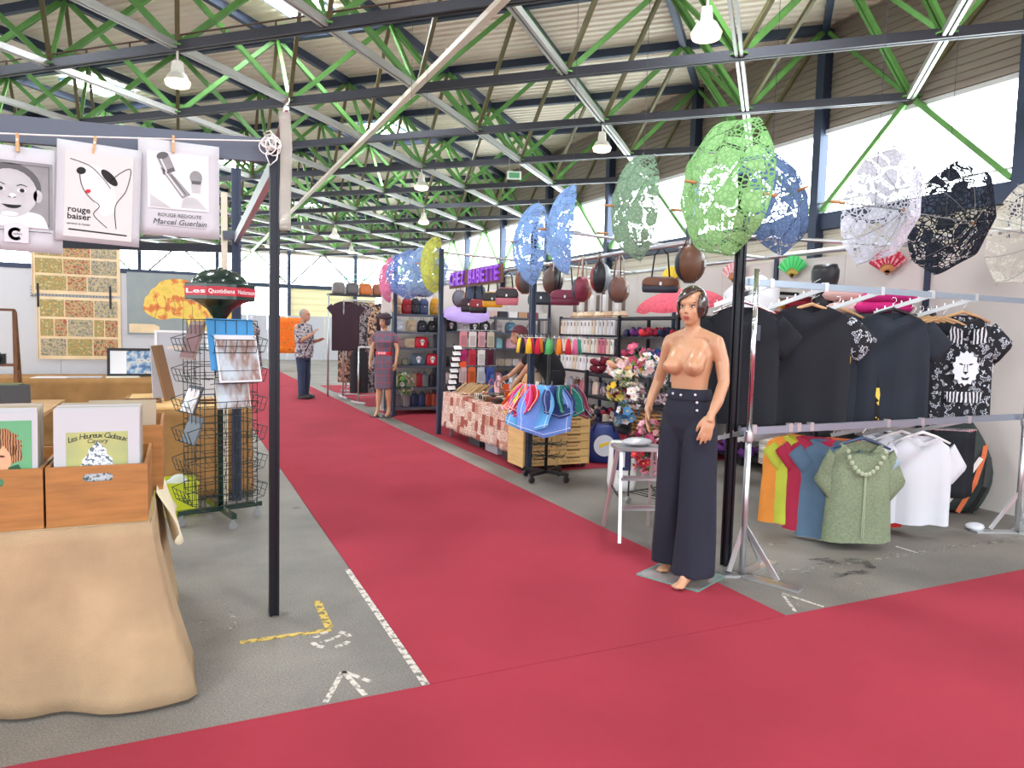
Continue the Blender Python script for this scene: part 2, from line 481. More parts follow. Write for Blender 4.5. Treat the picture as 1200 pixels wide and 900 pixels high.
# cable tray along the aisle under the bottom chords
ct = B(); ct.span((4.28, -4, 6.26), (4.40, 50, 6.30)); ct.span((4.28, -4, 6.30), (4.29, 50, 6.36)); ct.span((4.39, -4, 6.30), (4.40, 50, 6.36))
for k in range(25): ct.box((4.34, -3 + k * 2.2, 6.37), (0.02, 0.04, 0.16))
tag(ct.build('cable_tray', CREAM), 'long cream cable tray running under the roof frame', 'cable tray')

# rooflights
GLOW = mat('daylight_rooflight', (244, 249, 255), 0.4, emit=ROOFLIGHT_GLOW)
LFRAME = mat('rooflight_frame', (150, 190, 225), 0.5)
rl = 0
def rooflight(x, y):
    global rl
    rl += 1
    r = thing('window_%d' % rl, None, None, (x, y, ZD - 0.06), PI / 4); r['kind'] = 'structure'
    B().box((0, 0, 0), (1.5, 1.15, 0.02)).build('pane', GLOW, r)
    f = B()
    for s in (-1, 1):
        f.box((0, s * 0.6, 0.0), (1.6, 0.05, 0.08)); f.box((s * 0.775, 0, 0.0), (0.05, 1.15, 0.08))
    f.build('window_frame', LFRAME, r)
for n in range(-9, 2, 2):
    for m in range(-9, 17):
        x, y = X0 + HC * n, Y0 + HC * m
        if (m % 4) == 1 and (((n + 9) // 2 + m // 4) % 2 == 0): rooflight(x, y)

# ---- right wall: ribbed cladding, strip glazing, columns
UPPER = mat('upper_cladding', (150, 138, 128), 0.6, 0.1)
LOWER = mat('beige_cladding', (205, 196, 180), 0.6, 0.1)
def ribbed(axis, c, a0, a1, z0, z1, pitch, dep=0.03):
    """cladding with horizontal ribs; axis 0: plane x=c along y, axis 1: plane y=c along x"""
    b = B(); n = int((z1 - z0) / pitch); prof = []
    for i in range(n):
        z = z0 + (z1 - z0) * i / n; h = (z1 - z0) / n
        prof += [(z, 0), (z + h * 0.45, 0), (z + h * 0.55, -dep), (z + h * 0.95, -dep)]
    prof.append((z1, 0)); vs = []
    for z, o in prof:
        for a in (a0, a1): vs.append((c + o, a, z) if axis == 0 else (a, c + o, z))
    b.add(vs, [(2 * i, 2 * i + 1, 2 * i + 3, 2 * i + 2) for i in range(len(prof) - 1)])
    return b
wall_right = B().span((XW + 0.16, YN, 0), (XW + 0.3, YF + 0.3, 8.8)).build('wall_right', LOWER); tag(wall_right, None, None, None, 'structure')
ribbed(0, XW + 0.15, YN, YF, 6.30, 8.74, 0.15).build('upper_cladding', UPPER, wall_right)
ribbed(0, XW + 0.15, YN, YF, 0.0, 4.02, 0.2).build('lower_cladding', LOWER, wall_right)
B().span((XW - 0.02, YN, 4.02), (XW + 0.15, YF, 4.40)).build('sill_beam', NAVY, wall_right)
B().span((XW + 0.02, YN, 6.22), (XW + 0.15, YF, 6.32)).build('window_head', mat('pale_flashing', (205, 205, 205), 0.5), wall_right)
GLASS = mat('bright_glazing', (240, 250, 252), 0.4, emit=WINDOW_GLOW)
cols = [Y0 + HC * (2 * q + 1) for q in range(-5, 9)]
wn = 100
prev = YN
for y in cols + [YF]:
    if y - prev > 0.3:
        wn += 1
        r = thing('window_%d' % wn, None, None, (XW + 0.13, (y + prev) / 2, 4.4)); r['kind'] = 'structure'
        k = max(1, round((y - prev) / 1.13)); ww = (y - prev) / k
        pm = B().span((0, -ww / 2 + 0.012, 0.0), (0.015, ww / 2 - 0.012, 1.83)).mesh('pane', GLASS)
        for i in range(k): link('pane', pm, r, (0, -(y - prev) / 2 + (i + 0.5) * ww, 0))
    prev = y
for y in cols:
    b = B().span((XW - 0.13, y - 0.11, 0), (XW + 0.13, y + 0.11, 8.6))
    b.build('column', NAVY, wall_right)
for q in range(-4, 8):
    yn = Y0 + HC * 2 * q
    for s in (-1, 1):
        b = B(); p, t = Vector((XW - 0.02, yn + s * 0.12, ZB - 0.1)), Vector((XW - 0.02, yn + s * (HC - 0.16), 4.45))
        b.bar(p, t, 0.11, 0.11, upv=(1, 0, 0)); b.build('wind_brace', GREEN, wall_right)
    B().bar((XW - 0.05, yn - HC, 4.62), (XW - 0.05, yn + HC, 4.62), 0.03, 0.04).build('rail', PALESTEEL, wall_right)

# ---- far wall
wall_back = B().span((-30, YF + 0.16, 0), (XW + 0.3, YF + 0.3, 8.8)).build('wall_back', LOWER); tag(wall_back, None, None, None, 'structure')
ribbed(1, YF + 0.15, -30, XW, 6.30, 8.74, 0.15).build('upper_cladding', UPPER, wall_back)
B().span((-30, YF, 4.05), (XW, YF + 0.15, 4.3)).build('sill_beam', NAVY, wall_back)
xs = [X0 + HC * (2 * q + 1) for q in range(-8, 5)]
YELLOW = mat('pale_yellow_cladding', (232, 220, 176), 0.6)
for i, x in enumerate(xs):
    B().span((x - 0.11, YF - 0.12, 0), (x + 0.11, YF + 0.1, 8.6)).build('column', NAVY, wall_back)
    xc = x - HC
    for s in (-1, 1):
        B().bar((xc + s * 0.12, YF - 0.02, ZB - 0.1), (xc + s * (HC - 0.15), YF - 0.02, 4.35), 0.1, 0.1, upv=(0, 1, 0)).build('wind_brace', DARKSTEEL if i % 2 else GREEN, wall_back)
    wn += 1
    r = thing('window_%d' % wn, None, None, (xc, YF + 0.10, 4.3)); r['kind'] = 'structure'
    pm = B().span((-0.74, 0, 0.02), (0.74, 0.02, 1.98)).mesh('pane', GLASS)
    for k in (-1, 0, 1): link('pane', pm, r, (k * 1.5, 0, 0))
    if i % 2 == 0:
        wn += 1
        r = thing('window_%d' % wn, None, None, (xc, YF + 0.10, 1.2)); r['kind'] = 'structure'
        pm = B().span((-0.74, 0, 0.02), (0.74, 0.02, 2.8)).mesh('pane', GLASS)
        for k in (0, 1): link('pane', pm, r, (k * 1.5, 0, 0))
        B().span((-2.1, 0, 0.0), (-0.76, 0.04, 2.82)).build('panel', YELLOW, r)
    else:
        ribbed(1, YF + 0.12, xc - 2.15, xc + 2.15, 0.6, 4.05, 0.4).build('panel', YELLOW, wall_back)

# ---- lamps hung from lattice nodes
LAMPGLOW = mat('warm_lamp', (255, 226, 170), 0.4, emit=28)
LAMPDIFF = mat('warm_lamp_diffuser', (255, 232, 190), 0.4, emit=2.2)
LAMPBODY = mat('lamp_housing', (214, 210, 198), 0.5)
def lamp(n, m, label, dx=0.0, dy=0.0):
    p = node(n, m, ZB)
    r = thing('high_bay_lamp', label, 'lamp', (p.x + dx, p.y + dy, ZB - 0.62), PI / 4, 'high bay lamps under the roof frame')
    B().tube([(0, 0, 0.58), (0, 0, 0.34)], 0.02, 6).build('hanger', LAMPBODY, r)
    B().box((0, 0, 0.26), (0.17, 0.17, 0.2), taper=0.8).build('housing', LAMPBODY, r)
    B().lathe([(0.09, 0.17), (0.15, 0.13), (0.215, 0.02), (0.225, 0.0), (0.21, 0.005), (0.14, 0.11), (0.0, 0.15)], 20).build('reflector', LAMPBODY, r, True)
    B().lathe([(0.218, 0.0), (0.2, -0.07), (0.12, -0.1), (0.0, -0.105)], 20).build('diffuser', LAMPDIFF, r, True)
    B().lathe([(0.0, 0.0), (0.2, 0.0), (0.2, 0.012), (0.0, 0.02)], 20).build('bulb', LAMPGLOW, r)
lamp(-2, 0, 'lit high bay lamp above the three hanging posters')
lamp(1, -3, 'lit high bay lamp above the light green parasol, cut by the top of the picture', 0.15, 0.6)
lamp(2, 0, 'lit high bay lamp above the grey green parasol')
lamp(1, 3, 'lit high bay lamp above the yellow parasol, nearest of the row over the aisle')
lamp(2, 6, 'lit high bay lamp over the aisle, second of the row')
lamp(1, 9, 'small far lit lamp left of the aisle row')
lamp(2, 12, 'small far lit lamp beyond the pink parasol')
lamp(0, 12, 'small far lit lamp beside the black post at the end of the hall')
# emergency exit plate under a chord
xp = thing('exit_plate', 'small green and white exit plate hanging from the roof frame', 'sign', (8.87, 19.2, 6.0), -0.4)
B().box((0, 0, 0), (0.42, 0.02, 0.24)).build('plate', mat('exit_white', (214, 226, 214), 0.5), xp)
B().box((0, -0.012, 0), (0.3, 0.004, 0.15)).build('pictogram', mat('exit_green', (90, 160, 110), 0.5), xp)
for s in (-0.15, 0.15): B().bar((s, 0, 0.11), (s, 0, 0.5), 0.012).build('hanger', PALESTEEL, xp)
# ================================================================== LEFT STALL (prints and posters)
def extrusion(b, x, y, z0, z1, wd=0.042):
    """grooved aluminium post"""
    c = wd / 2
    b.span((x - c * 0.72, y - c * 0.72, z0), (x + c * 0.72, y + c * 0.72, z1))
    for sx in (-1, 1):
        for sy in (-1, 1):
            b.box((x + sx * c * 0.68, y + sy * c * 0.68, (z0 + z1) / 2), (wd * 0.32, wd * 0.32, z1 - z0))
    return b
GREYBEAM = mat('grey_blue_beam', (88, 94, 108), 0.5, 0.2)
fr = thing('display_frame', 'black and grey metal stall frame with a tall black front post by the carpet', 'frame', (0.42, 3.66, 0))
extrusion(B(), 0, 0, 0, 2.28, 0.046).build('post', BLACKALU, fr)
extrusion(B(), 0.0, 2.58, 0, 2.70, 0.07).build('post', NAVY, fr)
B().bar((-3.0, 0.03, 2.17), (-0.02, 0.03, 2.29), 0.03, 0.11).build('top_beam', GREYBEAM, fr)
B().bar((0.0, 0.02, 2.22), (0.0, 2.58, 2.14), 0.035, 0.075).build('side_rail', SILVER, fr)
B().bar((-3.0, 2.58, 1.94), (0.0, 2.58, 2.06), 0.04, 0.06).build('back_bar', BLACKALU, fr)
B().bar((-0.1, 2.56, 2.16), (0.0, 2.56, 2.17), 0.04, 0.07).build('bracket', GREYBEAM, fr)
B().bar((-0.09, 2.58, 0), (-0.09, 2.58, 2.5), 0.045, 0.045).build('inner_post', CREAM, fr)
b = B().tube([(0.0, 0.0, 2.27), (0.03, 0.02, 2.40), (0.055, 0.03, 2.47)], 0.014, 8)
b.build('clamp_arm', mat('maroon_paint', (88, 34, 40), 0.4), fr, True)
B().tube([(0.055, 0.03, 2.46), (0.06, 0.03, 2.55)], 0.013, 10).build('clamp_tip', CHROME, fr, True)
tape = mat('clear_tape', (190, 184, 174), 0.25, alpha=0.5)
def tape_fn(u, v): return (0.012 + 0.055 * u + 0.012 * v + 0.006 * math.sin(5 * v), -0.03 - 0.004 * math.sin(7 * v), 2.47 - 0.56 * v)
solid(B().sheet(tape_fn, 3, 14).build('tape_strip', tape, fr, True), 0.0008)

# clothes line with knots
rope = mat('white_rope', (232, 230, 226), 0.8)
lin = thing('clothes_line', 'thin white clothes line knotted to the black front post', 'string', (0.42, 3.6, 0))
pts = [(-3.0 + 3.0 * t, 0.0, 2.13 + 0.19 * t - 0.05 * math.sin(PI * t)) for t in [i / 16 for i in range(17)]]
B().tube(pts, 0.0035, 6).build('cord', rope, lin, True)
kn = B()
for k in range(7):
    r_ = 0.02 + 0.008 * (k % 3); cx = 0.0 - 0.008 * k; cz = 2.30 + 0.012 * math.sin(k * 2.1)
    kn.tube([(cx + r_ * math.cos(a), -0.012 + 0.02 * math.sin(a + k), cz + r_ * 1.1 * math.sin(a)) for a in [2 * PI * i / 12 for i in range(12)]], 0.0035, 5, closed=True)
kn.tube([(-0.01, -0.01, 2.31), (-0.05, -0.02, 2.25), (-0.03, -0.02, 2.2), (0.0, -0.02, 2.23), (0.01, -0.01, 2.3)], 0.0035, 5)
kn.tube([(0, -0.01, 2.31), (-0.06, -0.02, 2.345), (-0.03, -0.02, 2.36), (0, -0.01, 2.33)], 0.0035, 5)
kn.build('knot', rope, lin, True)

def poster_frame(name, label, O, X, wd, hg, m, cat='poster', group=None, curl=0.006):
    """thin hanging sheet; O = lower-left corner, X = unit vector to the right. returns (thing, origin, X, Y)"""
    r = thing(name, label, cat, O, 0, group)
    X = Vector(X).normalized(); Y = Vector((0, 0, 1)) - X * X.z; Y.normalize(); N = X.cross(Y)
    def fn(u, v): return X * (wd * u) + Y * (hg * v) + N * (curl * 0.5 * (math.sin(PI * v) - 1) * (u - 0.5))
    solid(B().sheet(fn, 6, 8).build('sheet', m, r, True), 0.0012)
    return r, X, Y
def artmesh(r, X, Y, off=0.0035):
    N = X.cross(Y)
    return N * off
def draw_poly(b, poly, X, Y, O, mi=0): b.prism(poly, 0.0004, O, X, Y, mi)
def ellipse(cx, cy, rx, ry, n=24, rot=0.0):
    return [(cx + rx * math.cos(a) * math.cos(rot) - ry * math.sin(a) * math.sin(rot), cy + rx * math.cos(a) * math.sin(rot) + ry * math.sin(a) * math.cos(rot)) for a in [2 * PI * i / n for i in range(n)]]
def stroke(b, pts, wd, X, Y, O, mi=0):
    for (a, c) in zip(pts, pts[1:]):
        dx, dy = c[0] - a[0], c[1] - a[1]; L = math.hypot(dx, dy) or 1e-6
        nx, ny = -dy / L * wd / 2, dx / L * wd / 2; ex, ey = dx / L * wd * 0.3, dy / L * wd * 0.3
        b.prism([(a[0] - ex + nx, a[1] - ey + ny), (a[0] - ex - nx, a[1] - ey - ny), (c[0] + ex - nx, c[1] + ey - ny), (c[0] + ex + nx, c[1] + ey + ny)], 0.0004, O, X, Y, mi)
def bez(pts, n=14):
    """catmull-rom through pts"""
    out = []; P = [pts[0]] + list(pts) + [pts[-1]]
    for i in range(1, len(P) - 2):
        for k in range(n):
            t = k / n
            out.append(tuple(0.5 * ((2 * P[i][j]) + (-P[i - 1][j] + P[i + 1][j]) * t + (2 * P[i - 1][j] - 5 * P[i][j] + 4 * P[i + 1][j] - P[i + 2][j]) * t * t + (-P[i - 1][j] + 3 * P[i][j] - 3 * P[i + 1][j] + P[i + 2][j]) * t ** 3) for j in (0, 1)))
    out.append(pts[-1]); return out
def layers(r, X, Y, items, base=0.004):
    """items: list of (name, material, [polys]) each printed a hair above the previous one, towards -N = viewer"""
    N = X.cross(Y)
    for k, (nm, m, fn) in enumerate(items):
        b = B(); fn(b, N * (base + 0.0006 * k)); o_ = b.build(nm, m, r)
        if k: o_['kind'] = 'stuff'
G1 = mat('print_grey_dark', (92, 92, 94), 0.85); G2 = mat('print_grey_mid', (140, 140, 142), 0.85, var=0.12, vscale=12)
G3 = mat('print_grey_light', (184, 184, 186), 0.85, var=0.08, vscale=14); G4 = mat('print_grey_pale', (216, 216, 217), 0.85)
REDINK = mat('red_ink', (190, 44, 52), 0.8)
SHEETP = mat('poster_sheet', (196, 196, 201), 0.8)

# poster with the smiling baby
r, X, Y = poster_frame('hanging_poster', 'hanging black and white poster of a smiling baby', (-0.82, 3.60, 1.735), (0.999, 0, -0.012), 0.37, 0.43, SHEETP, group='posters pegged to the clothes line')
layers(r, X, Y, [
    ('print', G2, lambda b, O: draw_poly(b, [(0.02, 0.10), (0.335, 0.10), (0.335, 0.37), (0.02, 0.37)], X, Y, O)),
    ('print', G1, lambda b, O: (stroke(b, [(0.03, 0.112), (0.322, 0.112), (0.322, 0.356), (0.03, 0.356), (0.03, 0.112)], 0.003, X, Y, O), draw_poly(b, ellipse(0.19, 0.262, 0.105, 0.098), X, Y, O))),
    ('print', G4, lambda b, O: draw_poly(b, bez([(0.06, 0.10), (0.08, 0.15), (0.14, 0.165), (0.25, 0.165), (0.30, 0.15), (0.32, 0.10)], 5), X, Y, O)),
    ('print', G3, lambda b, O: (draw_poly(b, ellipse(0.187, 0.238, 0.094, 0.098), X, Y, O), draw_poly(b, ellipse(0.283, 0.232, 0.016, 0.026), X, Y, O))),
    ('print', G4, lambda b, O: (draw_poly(b, ellipse(0.152, 0.252, 0.016, 0.0085), X, Y, O), draw_poly(b, ellipse(0.226, 0.25, 0.016, 0.0085), X, Y, O), draw_poly(b, ellipse(0.195, 0.228, 0.012, 0.009), X, Y, O), draw_poly(b, ellipse(0.185, 0.152, 0.03, 0.01), X, Y, O))),
    ('print', INK, lambda b, O: (draw_poly(b, ellipse(0.154, 0.252, 0.0085, 0.008), X, Y, O), draw_poly(b, ellipse(0.228, 0.25, 0.0085, 0.008), X, Y, O),
        draw_poly(b, bez([(0.155, 0.19), (0.18, 0.176), (0.21, 0.177), (0.226, 0.19), (0.2, 0.189), (0.155, 0.19)], 4), X, Y, O),
        stroke(b, bez([(0.134, 0.27), (0.15, 0.276), (0.168, 0.27)], 4), 0.003, X, Y, O), stroke(b, bez([(0.21, 0.268), (0.226, 0.274), (0.244, 0.268)], 4), 0.003, X, Y, O), stroke(b, [(0.18, 0.222), (0.188, 0.219)], 0.003, X, Y, O), stroke(b, [(0.198, 0.219), (0.206, 0.222)], 0.003, X, Y, O))),
    ('caption', G1, lambda b, O: stroke(b, [(0.05, 0.085), (0.33, 0.085)], 0.003, X, Y, O)),
])
b = B(); N = X.cross(Y)
draw_poly(b, [(0.165, 0.035), (0.25, 0.035), (0.25, 0.105), (0.208, 0.118), (0.165, 0.105)], X, Y, N * 0.010)
tg = b.build('tag', GREYPAPER, r); b = B()
ca = [2 * PI * i / 20 for i in range(3, 18)]
stroke(b, [(0.205 + 0.02 * math.cos(a), 0.07 + 0.02 * math.sin(a)) for a in ca], 0.013, X, Y, N * 0.0108); text_part(b, 'cadum', 0.012, X * 0.212 + Y * 0.071 + N * 0.0114, X, Y, 0.0004)
b.build('emblem', INK, tg)

# poster "rouge baiser": plain line drawing as a stand-in
r, X, Y = poster_frame('hanging_poster', 'hanging poster reading rouge baiser with a black line drawing', (-0.475, 3.585, 1.79), (0.999, 0, -0.035), 0.315, 0.42, SHEETP, group='posters pegged to the clothes line')
layers(r, X, Y, [
    ('print', mat('print_warm_grey', (206, 204, 202), 0.85), lambda b, O: draw_poly(b, [(0.03, 0.02), (0.285, 0.02), (0.285, 0.385), (0.03, 0.385)], X, Y, O)),
    ('print', G4, lambda b, O: draw_poly(b, bez([(0.08, 0.31), (0.15, 0.33), (0.21, 0.25), (0.22, 0.15), (0.17, 0.12), (0.13, 0.2), (0.1, 0.22)], 4), X, Y, O)),
    ('print', INK, lambda b, O: (stroke(b, bez([(0.05, 0.345), (0.12, 0.325), (0.17, 0.28), (0.2, 0.24)]), 0.003, X, Y, O), stroke(b, bez([(0.2, 0.27), (0.235, 0.31), (0.275, 0.33), (0.26, 0.24), (0.22, 0.165), (0.225, 0.07)]), 0.003, X, Y, O),
        stroke(b, bez([(0.085, 0.29), (0.09, 0.25), (0.105, 0.215), (0.13, 0.185), (0.16, 0.16), (0.14, 0.12), (0.19, 0.07)]), 0.003, X, Y, O), draw_poly(b, ellipse(0.195, 0.285, 0.042, 0.018, 18, -0.8), X, Y, O), draw_poly(b, ellipse(0.09, 0.30, 0.018, 0.015, 14, 0.4), X, Y, O),
        text_part(b, 'rouge', 0.036, X * 0.085 + Y * 0.135 + O, X, Y, 0.0004, bold=0.0006), text_part(b, 'baiser', 0.036, X * 0.085 + Y * 0.105 + O, X, Y, 0.0004, bold=0.0006),
        text_part(b, 'permet le baiser', 0.013, X * 0.085 + Y * 0.075 + O, X, Y, 0.0004), stroke(b, [(0.05, 0.05), (0.265, 0.045)], 0.006, X, Y, O))),
    ('print', REDINK, lambda b, O: draw_poly(b, ellipse(0.117, 0.217, 0.011, 0.008, 12, 0.4), X, Y, O)),
])
# lipstick poster
r, X, Y = poster_frame('hanging_poster', 'hanging poster with a large lipstick tube, nearest to the black post', (-0.16, 3.60, 1.84), (0.999, 0, 0.0), 0.33, 0.42, SHEETP, group='posters pegged to the clothes line')
layers(r, X, Y, [
    ('print', G4, lambda b, O: draw_poly(b, [(0.035, 0.12), (0.285, 0.12), (0.285, 0.37), (0.035, 0.37)], X, Y, O)),
    ('print', G3, lambda b, O: (draw_poly(b, [(0.045, 0.18), (0.13, 0.125), (0.045, 0.125)], X, Y, O), draw_poly(b, bez([(0.17, 0.13), (0.18, 0.17), (0.21, 0.18), (0.24, 0.17), (0.275, 0.13)], 4), X, Y, O), draw_poly(b, [(0.21, 0.25), (0.255, 0.25), (0.25, 0.2), (0.215, 0.2)], X, Y, O))),
    ('print', G2, lambda b, O: (draw_poly(b, [(0.085, 0.30), (0.135, 0.275), (0.21, 0.19), (0.175, 0.17)], X, Y, O), draw_poly(b, [(0.072, 0.345), (0.118, 0.365), (0.145, 0.30), (0.1, 0.28)], X, Y, O), draw_poly(b, ellipse(0.232, 0.27, 0.026, 0.03), X, Y, O))),
    ('print', G1, lambda b, O: (draw_poly(b, ellipse(0.096, 0.352, 0.024, 0.015, 16, 0.35), X, Y, O), draw_poly(b, [(0.095, 0.283), (0.14, 0.305), (0.148, 0.29), (0.1, 0.268)], X, Y, O), draw_poly(b, [(0.212, 0.255), (0.256, 0.255), (0.25, 0.24), (0.216, 0.24)], X, Y, O), stroke(b, [(0.13, 0.27), (0.19, 0.19)], 0.004, X, Y, O))),
    ('print', G4, lambda b, O: (stroke(b, [(0.108, 0.28), (0.178, 0.185)], 0.006, X, Y, O), stroke(b, [(0.09, 0.335), (0.112, 0.285)], 0.006, X, Y, O))),
    ('lettering', INK, lambda b, O: (text_part(b, 'ROUGE REDOUTE', 0.022, X * 0.165 + Y * 0.092 + O, X, Y, 0.0004), text_part(b, 'Marcel Guerlain', 0.034, X * 0.165 + Y * 0.062 + O, X, Y, 0.0004, shear=0.25), stroke(b, [(0.07, 0.046), (0.27, 0.042)], 0.001, X, Y, O))),
])
def peg(x, z, tilt, label):
    r = thing('clothes_peg', label, 'clothes peg', (x, 3.588, z), 0, 'wooden clothes pegs'); r.rotation_euler = (0, tilt, 0)
    for s in (-1, 1): B().box((0, s * 0.005, 0), (0.011, 0.005, 0.075)).build('leg', PALEWOOD, r)
    B().tube([(0, -0.009, 0.01), (0, 0.009, 0.01)], 0.004, 8).build('spring', SILVER, r)
peg(-0.60, 2.175, 0.0, 'wooden clothes peg holding the baby poster')
peg(-0.325, 2.20, 0.12, 'wooden clothes peg holding the rouge baiser poster')
peg(-0.02, 2.245, 0.02, 'wooden clothes peg holding the lipstick poster')

# ---- front table with burlap
BURLAP = mat('burlap_cloth', (172, 146, 114), 0.9, var=0.14, vscale=3.5, bump=0.5, bscale=260)
BURLAP2 = mat('brown_burlap', (166, 124, 74), 0.9, var=0.16, vscale=4, bump=0.4, bscale=200)
def trestle(name, label, x0, x1, y0, y1, z, m=PALEWOOD, cat='table'):
    r = thing(name, label, cat, ((x0 + x1) / 2, (y0 + y1) / 2, 0)); hx, hy = (x1 - x0) / 2, (y1 - y0) / 2
    B().box((0, 0, z - 0.015), (2 * hx, 2 * hy, 0.03)).build('table_top', m, r)
    for sx in (-1, 1):
        for sy in (-1, 1): B().box((sx * (hx - 0.06), sy * (hy - 0.06), (z - 0.023) / 2), (0.035, 0.035, z - 0.037)).build('leg', SILVER, r)
    return r
def drape(name, label, x0, x1, y0, y1, z, zb, m, flare=0.04, fold=0.025, nf=9.0, corner=0.0, cat='tablecloth', seed=1, sides='FRBL', hem=0.0, nseg=60):
    """cloth over a table: top plus skirt. sides: which skirts hang (Front, Right, Back, Left)"""
    rnd = random.Random(seed); ph = [rnd.uniform(0, 6.28) for _ in range(4)]
    r = thing(name, label, cat, ((x0 + x1) / 2, (y0 + y1) / 2, z)); cx, cy = (x0 + x1) / 2, (y0 + y1) / 2
    b = B(); b.sheet(lambda u, v: (x0 - cx + (x1 - x0) * u, y0 - cy + (y1 - y0) * v, 0.006 + 0.002 * math.sin(9 * u + ph[0]) * math.sin(7 * v)), 12, 8)
    P = [(x0, y1), (x0, y0), (x1, y0), (x1, y1)]
    segs = []
    if 'L' in sides: segs.append((P[0], P[1]))
    if 'F' in sides: segs.append((P[1], P[2]))
    if 'R' in sides: segs.append((P[2], P[3]))
    path = []
    for (a, c) in segs:
        L = math.hypot(c[0] - a[0], c[1] - a[1]); n = max(4, int(L / 0.04)); nx, ny = (c[1] - a[1]) / L, -(c[0] - a[0]) / L
        for i in range(n + 1):
            t = i / n; path.append((a[0] + (c[0] - a[0]) * t - cx, a[1] + (c[1] - a[1]) * t - cy, nx, ny))
    # smooth normals at corners
    k = 4; nn = []
    for i in range(len(path)):
        sx = sum(path[j][2] for j in range(max(0, i - k), min(len(path), i + k + 1))); sy = sum(path[j][3] for j in range(max(0, i - k), min(len(path), i + k + 1)))
        L = math.hypot(sx, sy) or 1; nn.append((sx / L, sy / L))
    dist = 0; acc = [0]
    for i in range(1, len(path)): dist += math.hypot(path[i][0] - path[i - 1][0], path[i][1] - path[i - 1][1]); acc.append(dist)
    nv = 12; vs = []
    for j in range(nv + 1):
        v = j / nv
        for i, (px_, py_, _, _) in enumerate(path):
            s = acc[i]; nx, ny = nn[i]
            cor = max(0.0, 1 - min(abs(px_ - (x1 - cx)), 9) / 0.3) * max(0.0, 1 - abs(py_ - (y0 - cy)) / 0.3)
            f = fold * (math.sin(s * nf + ph[0]) + 0.6 * math.sin(s * nf * 1.9 + ph[1]) + 0.4 * math.sin(s * nf * 0.5 + ph[2])) * v ** 1.3
            o = flare * v + f + corner * cor * v ** 1.4
            zz = 0.006 - (z - zb - hem * (0.5 + 0.5 * math.sin(s * 3.1 + ph[3]))) * v
            vs.append((px_ + nx * (o + 0.004), py_ + ny * (o + 0.004), zz))
    m_ = len(path)
    b.add(vs, [(j * m_ + i, j * m_ + i + 1, (j + 1) * m_ + i + 1, (j + 1) * m_ + i) for j in range(nv) for i in range(m_ - 1)])
    o = b.build('cloth', m, r, True); solid(o, 0.003)
    return r
trestle('trestle_table', 'trestle table hidden under the pale burlap cloth', -2.3, -0.13, 3.08, 4.25, 0.672)
drape('burlap_tablecloth', 'pale burlap cloth hanging to the floor under the wooden crates', -2.34, -0.11, 3.05, 4.28, 0.672, 0.01, BURLAP, 0.06, 0.03, 10.0, 0.17, seed=4, hem=0.015)
# cream muslin corner hanging behind
b = B(); b.sheet(lambda u, v: (-0.10 + 0.09 * v + 0.02 * math.sin(9 * u + 3 * v) * v, 3.5 + 0.55 * u, 0.70 - (0.20 + 0.12 * math.sin(PI * u)) * v + 0.0), 12, 8)
o = b.build('muslin_cloth', mat('cream_muslin', (232, 222, 192), 0.9, bump=0.3, bscale=200), None, True); solid(o, 0.003)
tag(o, 'cream muslin cloth corner hanging beside the burlap table', 'cloth')

# ---- crates
def slot_panel(b, x0, x1, z0, z1, sx0, sx1, sz, sr, y, t):
    cx, cz = (sx0 + sx1) / 2, sz; n = 32; inner = []; outer = []
    for i in range(n):
        a = 2 * PI * i / n; ca, sa = math.cos(a), math.sin(a)
        hx = (sx1 - sx0) / 2 - sr
        inner.append((cx + math.copysign(hx, ca) * (1 if abs(ca) > 0.05 else 0) + sr * ca, cz + sr * sa))
        k = 1e9
        if ca > 1e-6: k = min(k, (x1 - cx) / ca)
        if ca < -1e-6: k = min(k, (x0 - cx) / ca)
        if sa > 1e-6: k = min(k, (z1 - cz) / sa)
        if sa < -1e-6: k = min(k, (z0 - cz) / sa)
        outer.append((cx + ca * k, cz + sa * k))
    for i, c in enumerate(((x1, z1), (x0, z1), (x0, z0), (x1, z0))):   # snap nearest outer point to the corners
        j = min(range(n), key=lambda q: (outer[q][0] - c[0]) ** 2 + (outer[q][1] - c[1]) ** 2); outer[j] = c
    vs = [(p[0], yy, p[1]) for yy in (y, y + t) for ring_ in (outer, inner) for p in ring_]
    fs = []
    for i in range(n):
        j = (i + 1) % n
        fs += [(i, j, n + j, n + i), (2 * n + j, 2 * n + i, 3 * n + i, 3 * n + j), (n + i, n + j, 3 * n + j, 3 * n + i), (j, i, 2 * n + i, 2 * n + j)]
    b.add(vs, fs)
def crate(label, x0, y0, z, wd, dp, hg):
    r = thing('wooden_crate', label, 'crate', (x0, y0, z), 0, 'wooden crates of prints')
    b = B(); slot_panel(b, 0, wd, 0, hg, wd * 0.5 - 0.05, wd * 0.5 + 0.05, hg * 0.80, 0.016, 0, 0.012); b.build('front_panel', WOOD, r)
    B().span((0, 0.0125, 0), (0.012, dp - 0.0125, hg)).build('side_panel', WOOD, r)
    B().span((wd - 0.012, 0.0125, 0), (wd, dp - 0.0125, hg)).build('side_panel', WOOD, r)
    B().span((0, dp - 0.012, 0), (wd, dp, hg)).build('back_panel', WOOD, r)
    B().span((0.012, 0.0125, 0.0), (wd - 0.012, dp - 0.0125, 0.01)).build('bottom_panel', PALEWOOD, r)
    return r
ZC = 0.681
crate('honey wood crate with a handle slot holding the Les Heureux Cadeaux print', -0.452, 3.065, ZC, 0.335, 0.53, 0.225)
crate('honey wood crate with the curly-haired child print, cut by the picture edge', -0.795, 3.065, ZC, 0.335, 0.53, 0.225)
crate('honey wood crate standing behind the front crate at the table edge', -0.405, 3.63, ZC, 0.33, 0.5, 0.30)
